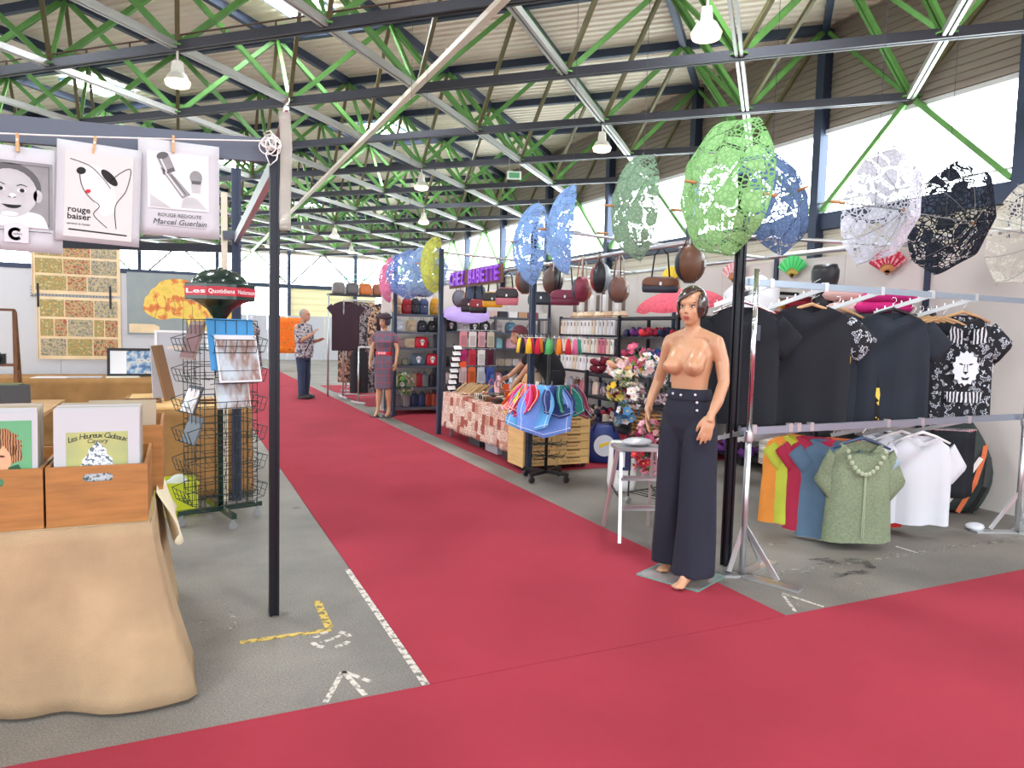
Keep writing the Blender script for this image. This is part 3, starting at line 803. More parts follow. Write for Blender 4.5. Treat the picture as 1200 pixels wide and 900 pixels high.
BOARD = mat('mount_board', (184, 184, 188), 0.8); BOARD2 = mat('kraft_board', (172, 158, 136), 0.85)
def sleeve(label, x, y, wd, hg, m, lean=0.09, group='print boards filed in the crates', z=ZC + 0.012):
    r = thing('mounted_print', label, 'print', (x, y, z), 0, group); r.rotation_euler = (-lean, 0, 0)
    B().span((0, 0, 0), (wd, 0.004, hg)).build('board', m, r)
    return r
rnd = random.Random(3)
for x0 in (-0.43, -0.775):
    for k in range(9):
        sleeve('%s pale mounted print behind the front print of the %s crate' % (ORD[k], 'Heureux Cadeaux' if x0 > -0.5 else 'child picture'), x0 + rnd.uniform(0, 0.004), 3.122 + 0.018 * k, 0.286, 0.425 + rnd.uniform(-0.004, 0.008), BOARD2 if k % 3 else BOARD, 0.07)
for k in range(5):
    sleeve('%s pale mounted print from the front in the rear crate' % ORD[k], -0.385, 3.67 + 0.03 * k, 0.28, 0.38 + rnd.uniform(-0.01, 0.01), BOARD if k % 2 else BOARD2, 0.05)
p1 = sleeve('white mounted print titled Les Heureux Cadeaux in the near crate', -0.432, 3.100, 0.286, 0.425, BOARD, 0.07)
Xp, Zp = Vector((1, 0, 0)), Vector((0, 0, 1))
def pic(r, nm, m, polys, k=0):
    b = B()
    for p in polys: b.prism(p, 0.0004, (0, -0.0008 - 0.0006 * k, 0), Xp, Zp)
    return b.build(nm, m, r)
pic(p1, 'picture', ramp_mat('sage_picture', [(0.0, (120, 132, 122)), (0.45, (150, 158, 112)), (0.6, (178, 178, 108)), (1.0, (196, 192, 120))], 3.0, 0.6, constant=False), [[(0.04, 0.02), (0.246, 0.02), (0.246, 0.335), (0.04, 0.335)]])
tree = [(0.143, 0.30)] + [(0.143 + (0.012 + 0.010 * i) + (0.008 if i % 2 else 0), 0.285 - 0.018 * i) for i in range(6)] + [(0.143 - (0.012 + 0.010 * i) - (0.008 if i % 2 else 0), 0.285 - 0.018 * i) for i in range(5, -1, -1)]
pic(p1, 'picture_tree', ramp_mat('frosty_tree', [(0, (90, 110, 118)), (0.45, (210, 214, 220)), (0.62, (160, 170, 184))], 60, 0.7), [tree, [(0.10, 0.19), (0.19, 0.19), (0.21, 0.05), (0.08, 0.05)]], 1)
b = B(); 
for i, ch in enumerate('Les Heureux Cadeaux'):
    t = (i - 9) / 9; text_part(b, ch, 0.030, (0.143 + t * 0.092, -0.0022, 0.322 - 0.016 * t * t), (math.cos(0.25 * t), 0, -math.sin(0.25 * t)), (math.sin(0.25 * t), 0, math.cos(0.25 * t)), 0.0004, shear=0.2)
text_part(b, 'Cavory', 0.024, (0.143, -0.0022, 0.300), (1, 0, 0), (0, 0, 1), 0.0004, shear=0.2)
b.build('lettering', mat('dark_green_ink', (44, 52, 44), 0.7), p1)
p0 = sleeve('green print of a shouting curly-haired child in the left crate', -0.777, 3.100, 0.295, 0.415, BOARD, 0.07)
pic(p0, 'picture', ramp_mat('green_picture', [(0, (58, 120, 88)), (0.5, (92, 156, 112)), (1, (130, 180, 120))], 4, 0.6, constant=False, stretch=(1, 1, 0.3)), [[(0.03, 0.02), (0.277, 0.02), (0.277, 0.385), (0.03, 0.385)]])
SK = mat('print_skin', (214, 160, 124), 0.7, var=0.1, vscale=14); HR = ramp_mat('print_hair', [(0, (84, 52, 34)), (0.45, (140, 92, 60)), (0.62, (184, 132, 88))], 40, 0.7, 'wave')
hair = [(0.16 + (0.085 + 0.012 * math.sin(i * 2.3)) * math.cos(a) * 0.95, 0.30 + (0.062 + 0.01 * math.sin(i * 3.1)) * math.sin(a)) for i, a in enumerate([2 * PI * q / 40 for q in range(40)])]
pic(p0, 'picture_hair', HR, [hair, [(0.20, 0.30), (0.243, 0.29), (0.248, 0.24), (0.21, 0.225)]], 1)
pic(p0, 'picture_face', SK, [ellipse(0.155, 0.245, 0.058, 0.075, 24, 0.12)], 2)
pic(p0, 'picture_hair', HR, [[(0.10, 0.32), (0.14, 0.285), (0.15, 0.30), (0.175, 0.275), (0.19, 0.295), (0.213, 0.26), (0.225, 0.33), (0.12, 0.345)]], 3)
pic(p0, 'picture_mouth', mat('print_mouth', (92, 26, 30), 0.7), [ellipse(0.163, 0.20, 0.018, 0.026, 16, 0.2), ellipse(0.14, 0.262, 0.011, 0.004, 10, 0.1), ellipse(0.184, 0.256, 0.011, 0.004, 10, -0.1)], 4)
pic(p0, 'picture_sleeve', mat('print_green_dark', (32, 84, 54), 0.7), [[(0.18, 0.02), (0.277, 0.02), (0.277, 0.14), (0.235, 0.225), (0.205, 0.215), (0.19, 0.15)]], 5)
pic(p0, 'picture_stripe', WHITE, [[(0.215, 0.14), (0.228, 0.135), (0.242, 0.195), (0.233, 0.20)]], 6)

# ---- middle table with kraft cloth and leaning boards
trestle('trestle_table', 'table under the brown cloth behind the spinner rack', -0.43, 0.52, 6.40, 7.80, 0.735)
drape('brown_tablecloth', 'golden brown burlap cloth on the table behind the wire spinner', -0.46, 0.55, 6.36, 7.84, 0.735, 0.03, BURLAP2, 0.02, 0.012, 6.0, seed=9)
t_ = B().box((0, 0, 0.0), (0.92, 1.3, 0.016)).build('wooden_board', mat('light_panel_wood', (228, 186, 118), 0.45, var=0.1, vscale=3, stretch=(1, 8, 1)), None, loc=(0.04, 7.10, 0.752)); tag(t_, 'pale wooden board lying on the brown cloth table', 'board')
for k, (x, y, a) in enumerate(((-0.30, 6.95, 0.05), (0.16, 6.8, -0.03))):
    fo = thing('dark_picture_frame', ['small dark wooden frame lying flat on the table, left one', 'small dark wooden frame lying flat near the wire spinner'][k], 'picture frame', (x, y, 0.762), a, 'flat dark frames on the middle table')
    for s in (-1, 1):
        B().box((0, s * 0.13, 0.008), (0.3, 0.025, 0.016)).build('rail', DARKWOOD, fo); B().box((s * 0.14, 0, 0.008), (0.02, 0.235, 0.016)).build('rail', DARKWOOD, fo)
def leaning(label, x, y, z, wd, hg, lean, m, edge=None, mount=None, rz=0.0, name='leaning_board', cat='board'):
    r = thing(name, label, cat, (x, y, z), 0); r.rotation_euler = (-lean, 0, rz)
    B().box((0, 0.012, hg / 2), (wd, 0.022, hg)).build('board', m, r)
    if edge is not None:
        f = B()
        for s in (-1, 1): f.box((s * (wd / 2 - 0.01), -0.003, hg / 2), (0.022, 0.012, hg)); f.box((0, -0.003, hg / 2 + s * (hg / 2 - 0.01)), (wd - 0.044, 0.012, 0.022))
        f.build('frame_edge', edge, r)
    if mount is not None: B().box((0, -0.0008, hg / 2), (wd * 0.55, 0.0012, hg * 0.5)).build('picture', mount, r)
    return r
GREYB = mat('grey_board', (190, 190, 198), 0.8)
leaning('large pale grey board leaning behind the wire spinner', 0.08, 7.28, 0.762, 0.62, 0.46, 0.22, GREYB, rz=0.2)
leaning('brown edged canvas board leaning at the left of the grey board', -0.07, 7.10, 0.762, 0.26, 0.50, 0.22, mat('brown_board', (130, 92, 58), 0.7), rz=1.3)
leaning('white framed print with a beige picture behind the wire spinner', 0.02, 7.62, 0.762, 0.48, 0.62, 0.12, GREYB, WHITE, mat('beige_picture', (226, 206, 186), 0.8), name='framed_print', cat='picture')
leaning('pale green card standing behind the wire spinner', 0.40, 7.66, 0.762, 0.26, 0.66, 0.06, mat('pale_green_card', (186, 220, 160), 0.8))

# ---- partition with school posters, map; back table
pan = thing('partition_panel', 'white exhibition partition behind the print stall', 'partition', (-1.1, 10.12, 0))
PANEL = mat('white_partition', (196, 196, 200), 0.6)
for k in range(4): B().span((-2.1 + 0.95 * k, -0.02, 0), (-2.1 + 0.95 * k + 0.945, 0.02, 2.05)).build('panel', PANEL, pan)
B().span((-2.1, -0.025, 2.05), (1.7, 0.025, 2.11)).build('top_rail', NAVY, pan)
mesh_ = B()
for k in range(24): mesh_.bar((-0.33 + 0.035 * k - 0.15, -0.03, 1.72), (-0.33 + 0.035 * k - 0.15, -0.03, 1.86), 0.004)
for k in range(4): mesh_.bar((-0.5, -0.03, 1.73 + 0.035 * k), (0.36, -0.03, 1.73 + 0.035 * k), 0.004)
for x in (-0.42, 0.33): mesh_.span((x - 0.012, -0.04, 1.6), (x + 0.012, -0.028, 1.88))
mesh_.build('hanging_grid', BLACK, pan)
AGED = mat('aged_poster_paper', (226, 202, 164), 0.85, var=0.08, vscale=5)
pal = [[(0, (90, 70, 50)), (0.42, (190, 150, 90)), (0.52, (120, 130, 90)), (0.62, (220, 190, 130)), (0.7, (70, 70, 60))],
       [(0, (90, 50, 40)), (0.42, (160, 90, 70)), (0.52, (200, 170, 120)), (0.62, (80, 90, 80)), (0.7, (180, 150, 110))],
       [(0, (60, 62, 60)), (0.42, (130, 130, 110)), (0.52, (200, 180, 140)), (0.62, (90, 100, 120)), (0.7, (220, 200, 160))],
       [(0, (150, 170, 170)), (0.45, (90, 120, 80)), (0.55, (210, 180, 110)), (0.65, (100, 70, 50)), (0.72, (70, 60, 50))]]
PICS = [ramp_mat('school_picture_%d' % i, p, 26, 0.85, detail=8, constant=False) for i, p in enumerate(pal)]
def school_poster(label, x0, x1, z0, z1, rows):
    r = thing('school_poster', label, 'poster', (x0, 10.085, z0)); W, Hh = x1 - x0, z1 - z0
    B().span((0, 0, 0), (W, 0.004, Hh)).build('sheet', AGED, r); k = 0; zt = Hh - 0.035
    B().span((0.012, -0.001, 0.012), (0.016, 0, Hh - 0.012)).build('border', mat('brown_ink', (120, 84, 60), 0.8), r)
    for cells in rows:
        hh = (Hh - 0.05) / len(rows); tot = sum(cells); x = 0.03
        for c in cells:
            wd = (W - 0.06) * c / tot
            B().span((x + 0.006, -0.002, zt - hh + 0.03), (x + wd - 0.006, -0.0004, zt)).build('picture', PICS[(k * 5 + k // 3) % 4], r); x += wd; k += 1
        zt -= hh
school_poster('aged school poster with six coloured scenes, upper one on the white partition', -1.58, -0.66, 1.76, 2.42, [(3, 3, 3), (3, 3, 3), (3.4, 2.2, 3.4)])
school_poster('aged school poster with eleven coloured scenes, lower one on the white partition', -1.54, -0.66, 0.98, 1.73, [(2.6, 3.1, 2.6), (1.5, 1.4, 2.8, 1.2, 1.5), (3, 3, 3)])
mp = thing('wall_map', 'large school map of northern Africa on the white partition', 'map', (-0.59, 10.085, 1.30))
B().span((0, 0, 0), (1.30, 0.005, 0.77)).build('sheet', ramp_mat('map_sea', [(0, (128, 140, 142)), (0.5, (142, 152, 152)), (1, (160, 166, 160))], 5, 0.7, constant=False), mp)
land = bez([(0.19, 0.40), (0.175, 0.33), (0.21, 0.27), (0.30, 0.21), (0.40, 0.19), (0.50, 0.21), (0.60, 0.21), (0.67, 0.18), (0.70, 0.11), (0.74, 0.012), (1.26, 0.012), (1.285, 0.2), (1.285, 0.42), (1.2, 0.45), (1.1, 0.53), (0.95, 0.54), (0.88, 0.60), (0.78, 0.61), (0.72, 0.68), (0.60, 0.71), (0.48, 0.70), (0.38, 0.67), (0.32, 0.60), (0.27, 0.56), (0.24, 0.50), (0.20, 0.46), (0.19, 0.40)], 4)
pic(mp, 'land_print', ramp_mat('map_land', [(0, (120, 140, 70)), (0.36, (222, 190, 84)), (0.5, (232, 200, 96)), (0.58, (214, 128, 66)), (0.75, (196, 96, 58))], 8, 0.7, constant=False, detail=6), [land], 0)
pic(mp, 'legend_print', AGED, [[(0.02, 0.02), (0.36, 0.02), (0.36, 0.10), (0.30, 0.13), (0.02, 0.13)]], 0)
bb = B()
for k in range(9): stroke(bb, bez([(0.3 + 0.11 * k, 0.2 + 0.03 * (k % 3)), (0.34 + 0.1 * k, 0.35), (0.31 + 0.1 * k, 0.5)], 4), 0.004, Xp, Zp, (0, -0.0022, 0))
bb.build('border_print', mat('map_brown_lines', (120, 84, 52), 0.8), mp)
trestle('trestle_table', 'long low table under brown burlap along the partition', -2.9, -0.22, 9.25, 9.95, 0.80)
drape('brown_tablecloth', 'brown burlap cloth on the long back table', -2.94, -0.2, 9.2, 9.98, 0.80, 0.03, BURLAP2, 0.01, 0.008, 5.0, seed=12)
for k, (x, m, lab) in enumerate(((-1.30, PAPER, 'white sheet lying on the back table, left one'), (-0.98, GREYB, 'pale grey folder lying flat on the back table'), (-0.60, CREAM, 'cream sheet lying in front of the black framed picture'))):
    tag(B().box((0, 0, 0), (0.34, 0.26, 0.006)).build('paper_sheet', m, None, loc=(x, 9.36, 0.813), rz=0.1 * (k - 1)), lab, 'paper', 'papers on the back table')
fp = leaning('black framed picture of a stormy blue sea on the back table', -0.495, 9.5, 0.812, 0.55, 0.33, 0.12, BLACK, BLACK, None, name='framed_picture', cat='picture')
B().box((-0.16, -0.001, 0.165), (0.17, 0.001, 0.27)).build('picture', mat('pale_mount', (226, 226, 230), 0.6), fp)
B().box((0.09, -0.001, 0.165), (0.33, 0.001, 0.27)).build('picture', ramp_mat('sea_picture', [(0, (40, 64, 96)), (0.42, (72, 106, 150)), (0.52, (150, 176, 200)), (0.6, (210, 200, 184)), (0.7, (60, 90, 130))], 14, 0.4, constant=False, detail=6), fp)
# ladder shelf with a black camera, box
trestle('side_table', 'low table behind the crates carrying a black box', -2.3, -1.1, 7.2, 8.75, 0.62)
ls = thing('ladder_shelf', 'small reddish wooden ladder shelf at the left picture edge', 'shelf', (-1.75, 8.5, 0.621))
for x in (-0.3, 0.27):
    B().bar((x, -0.02, 0), (x, -0.02, 0.92), 0.03).build('leg', DARKWOOD, ls); B().bar((x, 0.24, 0), (x, 0.02, 0.9), 0.03).build('leg', DARKWOOD, ls)
    for z in (0.3, 0.6): B().bar((x, -0.02, z), (x, 0.13, z), 0.02).build('rung', DARKWOOD, ls)
B().span((-0.3, -0.05, 0.905), (0.27, 0.03, 0.93)).build('top_rail', DARKWOOD, ls); B().span((-0.3, -0.03, 0.36), (0.27, 0.16, 0.38)).build('shelf_board', DARKWOOD, ls)
cmr = thing('old_camera', 'small black bellows camera on the wooden ladder shelf', 'camera', (-1.64, 8.52, 1.003))
B().box((0, 0.03, 0.05), (0.14, 0.05, 0.1)).build('body', BLACK, cmr); B().lathe([(0.045, 0), (0.03, 0.07), (0.0, 0.07)], 12, (0, 0.0, 0.05), rotm(PI / 2)).build('lens', BLACK, cmr)
B().box((0, 0.03, 0.108), (0.05, 0.03, 0.016)).build('viewfinder', BLACK, cmr)
bx = thing('black_case', 'open black case with a grey lid on the low table', 'case', (-1.42, 7.5, 0.621))
B().box((0, 0.1, 0.12), (0.34, 0.3, 0.24)).build('body', BLACK, bx); B().box((0.12, -0.075, 0.13), (0.22, 0.02, 0.25), R=rotm(0.12)).build('lid', mat('dark_grey_board', (72, 74, 76), 0.6), bx)
B().box((-0.02, 0.1, 0.247), (0.3, 0.24, 0.012)).build('lining', mat('olive_felt', (96, 104, 60), 0.9), bx)
o = B().box((0, 0, 0.05), (0.16, 0.2, 0.1), taper=0.9).build('pink_box', mat('pink_card', (206, 120, 136), 0.7), None, loc=(-1.30, 7.3, 0.621)); tag(o, 'small pink box in front of the black case', 'box')

# ---- wire spinner rack
DGREEN = mat('dark_green_enamel', (28, 52, 44), 0.25, 0.1, coat=0.4)
WIRE = mat('green_black_wire', (36, 50, 46), 0.4, 0.3)
sp = thing('spinner_rack', 'dark green wire newspaper spinner rack with a domed top', 'display rack', (0.265, 5.58, 0))
B().tube([(0, 0, 0.12), (0, 0, 1.5)], 0.02, 12).build('pole', DGREEN, sp, True)
for a in (0.25, 0.25 + PI / 2):
    d = Vector((math.cos(a), math.sin(a), 0)); B().bar(d * -0.30 + Vector((0, 0, 0.10)), d * 0.30 + Vector((0, 0, 0.10)), 0.035, 0.035).build('foot_bar', DGREEN, sp)
    for s in (-1, 1):
        cst = B(); q = d * (0.27 * s); cst.lathe([(0.0, -0.012), (0.027, -0.012), (0.03, 0), (0.027, 0.012), (0.0, 0.012)], 14, (q.x, q.y, 0.03), rotm(PI / 2)); cst.box((q.x, q.y, 0.065), (0.02, 0.036, 0.04)); cst.build('caster', mat('caster_grey', (150, 152, 156), 0.35, 0.5), sp)
B().lathe([(0.19, 1.735), (0.185, 1.76), (0.165, 1.79), (0.12, 1.825), (0.06, 1.843), (0.02, 1.847), (0.018, 1.86), (0.0, 1.862)], 28).build('dome', DGREEN, sp, True)
band = B().lathe([(0.19, 1.735), (0.245, 1.735), (0.25, 1.73), (0.25, 1.625), (0.245, 1.62), (0.19, 1.62)], 8, R=rotm(0, 0, PI / 8)).build('band', DGREEN, sp)
B().lathe([(0.20, 1.62), (0.15, 1.60), (0.09, 1.56), (0.05, 1.50), (0.04, 1.48), (0.0, 1.48)], 24).build('funnel', DGREEN, sp, True)
REDSIGN = mat('red_sign', (196, 32, 56), 0.4)
for k in (5, 6, 7, 4):
    a = 2 * PI * k / 8 + PI / 8 + PI / 8; n_ = Vector((math.cos(a), math.sin(a), 0)); t_ = Vector((-math.sin(a), math.cos(a), 0)); rr = 0.25 * math.cos(PI / 8) + 0.001
    c = n_ * rr + Vector((0, 0, 1.678)); b = B(); hw = 0.096
    b.prism([(-hw, -0.03), (hw, -0.03), (hw, 0.028), (0.03, 0.034), (-0.03, 0.034), (-hw, 0.03)], 0.001, c, t_, (0, 0, 1)); sg = b.build('sign_strip', REDSIGN, band)
    b = B(); text_part(b, {5: 'Quotidiens', 6: 'Nationaux', 7: 'Les Quotidiens', 4: 'Les'}[k], 0.042, c + n_ * 0.0015, t_, (0, 0, 1), 0.0006, width=0.17, bold=0.0008); b.build('lettering', WHITE, band)
# wire panels and pockets on four faces
def wire_panel():
    b = B(); r_ = 0.0026
    for i in range(6): x = -0.19 + 0.076 * i; b.tube([(x, 0, 0.14), (x, 0, 1.48)], r_, 4, caps=False)
    for i in range(14): z = 0.14 + 1.34 * i / 13; b.tube([(-0.19, 0, z), (0.19, 0, z)], r_, 4, caps=False)
    return b.mesh('wire_panel', WIRE)
def wire_pocket():
    b = B(); r_ = 0.0026
    for i in range(5): x = -0.15 + 0.075 * i; b.tube([(x, 0, 0.0), (x, 0.07, 0.01), (x, 0.1, 0.10)], r_, 4, caps=False)
    for (y, z) in ((0.07, 0.01), (0.1, 0.10), (0.085, 0.055)): b.tube([(-0.15, y, z), (0.15, y, z)], r_, 4, caps=False)
    for x in (-0.15, 0.15): b.tube([(x, 0, 0.13), (x, 0.1, 0.10)], r_, 4, caps=False)
    return b.mesh('wire_pocket', WIRE)
wpm, wkm = wire_panel(), wire_pocket()
for k in range(4):
    a = 0.35 + k * PI / 2; n_ = Vector((math.cos(a), math.sin(a), 0))
    link('wire_panel', wpm, sp, n_ * 0.19, a - PI / 2)
    for j in range(6): link('wire_pocket', wkm, sp, n_ * 0.19 + Vector((0, 0, 0.17 + 0.215 * j)), a - PI / 2)
def rack_mag(label, face, z, wd, hg, m, lean=0.22, dx=0.0, m2=None, out=0.205, name='magazine', group='magazines in the spinner rack'):
    a = 0.35 + face * PI / 2; n_ = Vector((math.cos(a), math.sin(a), 0)); t_ = Vector((-math.sin(a), math.cos(a), 0))
    p = Vector((0.265, 5.58, z)) + n_ * out + t_ * dx
    r = thing(name, label, 'magazine', p, 0, group); r.rotation_euler = (lean, 0, a + PI / 2)
    B().box((0, 0, hg / 2), (wd, 0.012, hg)).build('pages', m, r)
    if m2 is not None: B().box((0, -0.0085, hg / 2 - 0.01), (wd * 0.92, 0.003, hg * 0.86)).build('cover', m2, r)
BLUEF = mat('blue_folder', (64, 148, 208), 0.5); SLEEVE = ramp_mat('glossy_sleeve', [(0, (120, 132, 150)), (0.4, (196, 206, 216)), (0.55, (150, 120, 110)), (0.65, (224, 228, 232))], 9, 0.15, constant=False, stretch=(1, 1, 0.4))
rack_mag('large bright blue folder in the top right of the spinner rack', 3, 1.13, 0.33, 0.37, BLUEF, -0.25, 0.0, None, 0.25, 'blue_folder')
rack_mag('glossy magazine in a clear sleeve in front of the blue folder', 3, 1.05, 0.30, 0.34, PAPER, -0.3, 0.02, SLEEVE, 0.305)
rack_mag('brown magazine in the top left pocket of the spinner rack', 2, 1.20, 0.26, 0.28, mat('taupe_cover', (150, 124, 112), 0.6), -0.3, 0, mat('plum_cover', (110, 62, 66), 0.5), 0.235)
rack_mag('dark magazine in the second highest left pocket of the spinner rack', 2, 0.82, 0.24, 0.2, mat('dark_cover', (60, 64, 74), 0.5), -0.35, 0, SLEEVE, 0.235)
rack_mag('grey magazine in a lower left pocket of the spinner rack', 2, 0.60, 0.24, 0.2, mat('grey_cover', (92, 100, 110), 0.5), -0.35, 0, None, 0.235)
rack_mag('magazine in a clear sleeve in a middle right pocket of the spinner rack', 3, 0.86, 0.24, 0.24, mat('cream_cover', (206, 200, 186), 0.4), -0.25, 0, SLEEVE, 0.24)
# lime crate with plastic bag
lc = thing('lime_crate', 'lime yellow plastic crate on the floor beside the spinner rack', 'crate', (-0.10, 5.98, 0), 0.05)
LIME = mat('lime_plastic', (206, 216, 42), 0.4)
for s in (-1, 1):
    B().box((0, s * 0.15, 0.13), (0.42, 0.008, 0.24)).build('side', LIME, lc); B().box((s * 0.206, 0, 0.13), (0.008, 0.29, 0.24)).build('side', LIME, lc)
B().box((0, 0, 0.006), (0.42, 0.3, 0.012)).build('bottom', LIME, lc); B().box((0, -0.158, 0.245), (0.44, 0.012, 0.018)).build('rim', LIME, lc)
o = B().ball((0, 0, 0), (0.09, 0.07, 0.1), 14, 9).build('plastic_bag', mat('clear_plastic', (226, 230, 234), 0.2, alpha=0.6), None, True, (-0.02, 5.95, 0.2)); tag(o, 'crumpled clear plastic bag in the lime crate', 'bag')
dm = o.modifiers.new('crumple', 'DISPLACE'); tx = bpy.data.textures.new('crumple', 'CLOUDS'); tx.noise_scale = 0.05; dm.texture = tx; dm.strength = 0.06
# ================================================================== FIGURES
def resample(pts, rs, k=6):
    P = [Vector(p) for p in pts]; out = []; ro = []
    for i in range(len(P) - 1):
        for j in range(k):
            t = j / k; out.append(P[i].lerp(P[i + 1], t)); ro.append(rs[i] + (rs[i + 1] - rs[i]) * (3 * t * t - 2 * t ** 3))
    out.append(P[-1]); ro.append(rs[-1]); return out, ro
def limb(b, pts, rs, n=12, k=5):
    p, r_ = resample(pts, rs, k); b.tube(p, r_, n); b.ball(p[0], r_[0], n, 8); b.ball(p[-1], r_[-1], n, 8)
def sections(b, secs, n=20, p=2.2):
    b.loft([ell(cx, cy, z, rx, ry, n, 0.0, p) for cx, cy, z, rx, ry in secs])
def hand(b, wrist, d, nrm, side, s=1.0, curl=0.35, spread=0.12, thumb=0.7):
    """palm and five fingers. d: finger direction, nrm: back-of-hand normal, side: +1/-1 thumb side along d x nrm"""
    w, d, nrm = Vector(wrist), Vector(d).normalized(), Vector(nrm); nrm = (nrm - d * nrm.dot(d)).normalized(); x = d.cross(nrm) * side
    R = Matrix((x, nrm, d)).transposed()
    b.ball(w + d * 0.045 * s, (0.038 * s, 0.016 * s, 0.052 * s), 12, 8, R=R)
    b.tube([w - d * 0.02 * s, w + d * 0.03 * s], [0.023 * s, 0.027 * s], 10)
    for i, (ox, L) in enumerate(((0.027, 0.072), (0.009, 0.082), (-0.009, 0.076), (-0.026, 0.060))):
        q = w + d * (0.082 - 0.006 * abs(i - 1)) * s + x * ox * s; fd = (d + x * spread * (1.5 - i) * 0.4).normalized(); pts = [q - fd * 0.02 * s]; a = 0.0
        pts.append(q)
        for seg in (0.45, 0.32, 0.25):
            a += curl * (0.6 if seg == 0.45 else 1.0); q = q + (fd * math.cos(a) - nrm * math.sin(a)) * L * seg * s; pts.append(q)
        limb(b, pts, [0.0088 * s, 0.0092 * s, 0.0086 * s, 0.008 * s, 0.0068 * s], 8, 3)
    q = w + d * 0.018 * s + x * 0.026 * s; td = (d * math.cos(thumb) + x * math.sin(thumb) - nrm * 0.25).normalized()
    limb(b, [q, q + td * 0.032 * s, q + (td + d * 0.35).normalized() * 0.062 * s - nrm * 0.006, q + (td + d * 0.8).normalized() * 0.082 * s - nrm * 0.010 * s], [0.013 * s, 0.0115 * s, 0.010 * s, 0.008 * s], 8, 3)
def head_geo(b, c, s=1.0, jaw=1.0):
    """head looking along -Y, c = centre of the cranium"""
    C = Vector(c); e = lambda o, r_: b.ball(C + Vector(o) * s, [q * s for q in r_], 16, 12)
    e((0, 0.012, 0.01), (0.076, 0.095, 0.098)); e((0, -0.022, -0.045), (0.060 * jaw, 0.066, 0.072)); e((0, -0.052, -0.098), (0.026 * jaw, 0.022, 0.018))
    e((0, -0.07, 0.02), (0.05, 0.02, 0.03)); e((-0.034, -0.060, -0.035), (0.022, 0.018, 0.022)); e((0.034, -0.060, -0.035), (0.022, 0.018, 0.022))
    b.tube([C + Vector((0, -0.084, -0.005)) * s, C + Vector((0, -0.100, -0.036)) * s], [0.008 * s, 0.012 * s], 8); e((0, -0.098, -0.040), (0.014, 0.012, 0.009)); e((0, -0.080, -0.070), (0.022, 0.012, 0.012))
    for sx in (-1, 1): e((sx * 0.076, 0.012, -0.022), (0.010, 0.02, 0.03))
def face_parts(root, c, s=1.0, iris=(70, 60, 56), lip=(176, 96, 88), yaw=0.0, makeup=True):
    C = Vector(c); R = rotm(0, 0, yaw)
    def E(nm, o, r_, m, rot=None):
        b = B(); b.ball(C + R @ (Vector(o) * s), [q * s for q in r_], 14, 8, R=R @ (rot or Matrix.Identity(3))); return b.build(nm, m, root, True)
    for sx in (-1, 1):
        E('eye', (sx * 0.030, -0.0745, -0.008), (0.0140, 0.006, 0.0072), mat('eye_white', (200, 196, 190), 0.3)); E('iris', (sx * 0.029 - 0.001, -0.0790, -0.008), (0.0062, 0.003, 0.0066), mat('iris_%d' % iris[0], iris, 0.2))
        E('eyelid', (sx * 0.031, -0.0755, 0.0005), (0.0180, 0.0072, 0.0042), mat('lash_brown', (58, 40, 36), 0.6)); E('eyebrow', (sx * 0.033, -0.0760, 0.019), (0.021, 0.008, 0.0030), mat('brow_brown', (92, 64, 52), 0.7), rotm(0, sx * 0.14, 0))
    E('upper_lip', (0, -0.0895, -0.0665), (0.021, 0.008, 0.0055), mat('lip_%d' % lip[0], lip, 0.4)); E('lower_lip', (0, -0.0880, -0.0755), (0.018, 0.009, 0.0062), mat('lip_%d' % lip[0], lip, 0.4))
def fuse(b, name, m, root, voxel=0.008, it=6, fac=0.5):
    o = b.build(name, m, root, True)
    md = o.modifiers.new('fuse', 'REMESH'); md.mode = 'VOXEL'; md.voxel_size = voxel; md.use_smooth_shade = True
    sm = o.modifiers.new('smooth', 'SMOOTH'); sm.factor = fac; sm.iterations = it
    return o
def turned(b, fn, c, yaw):
    """run fn into a temporary builder, rotate about c by yaw, append"""
    t = B(); fn(t); R = rotm(0, 0, yaw); C = Vector(c)
    b.add([C + R @ (Vector(p) - C) for p in t.v], t.f)

# ---- foreground mannequin: bare torso, navy wide-leg trousers, on a glass plate
SKINM = mat('mannequin_skin', (192, 144, 110), 0.36, coat=0.15, var=0.03, vscale=3)
mq = thing('mannequin', 'bare-chested female mannequin with short dark hair wearing wide navy trousers', 'mannequin', (2.735, 3.37, 0.0168), math.radians(-66))
b = B()
HD = (0.0, -0.012, 1.612); HYAW = 0.12
turned(b, lambda t: head_geo(t, HD, 0.97), HD, HYAW)
limb(b, [(0, 0.018, 1.40), (0, 0.008, 1.47), (0, 0.0, 1.54)], [0.058, 0.043, 0.044], 14)
sections(b, [(0, 0.01, 1.02, 0.130, 0.090), (0, 0.005, 1.08, 0.116, 0.080), (0, 0.0, 1.13, 0.108, 0.075), (0, 0.0, 1.19, 0.114, 0.080), (0, 0.005, 1.26, 0.128, 0.092), (0, 0.012, 1.33, 0.138, 0.086), (0, 0.02, 1.385, 0.130, 0.066), (0, 0.02, 1.43, 0.085, 0.050), (0, 0.012, 1.46, 0.050, 0.043)], 24, 2.3)
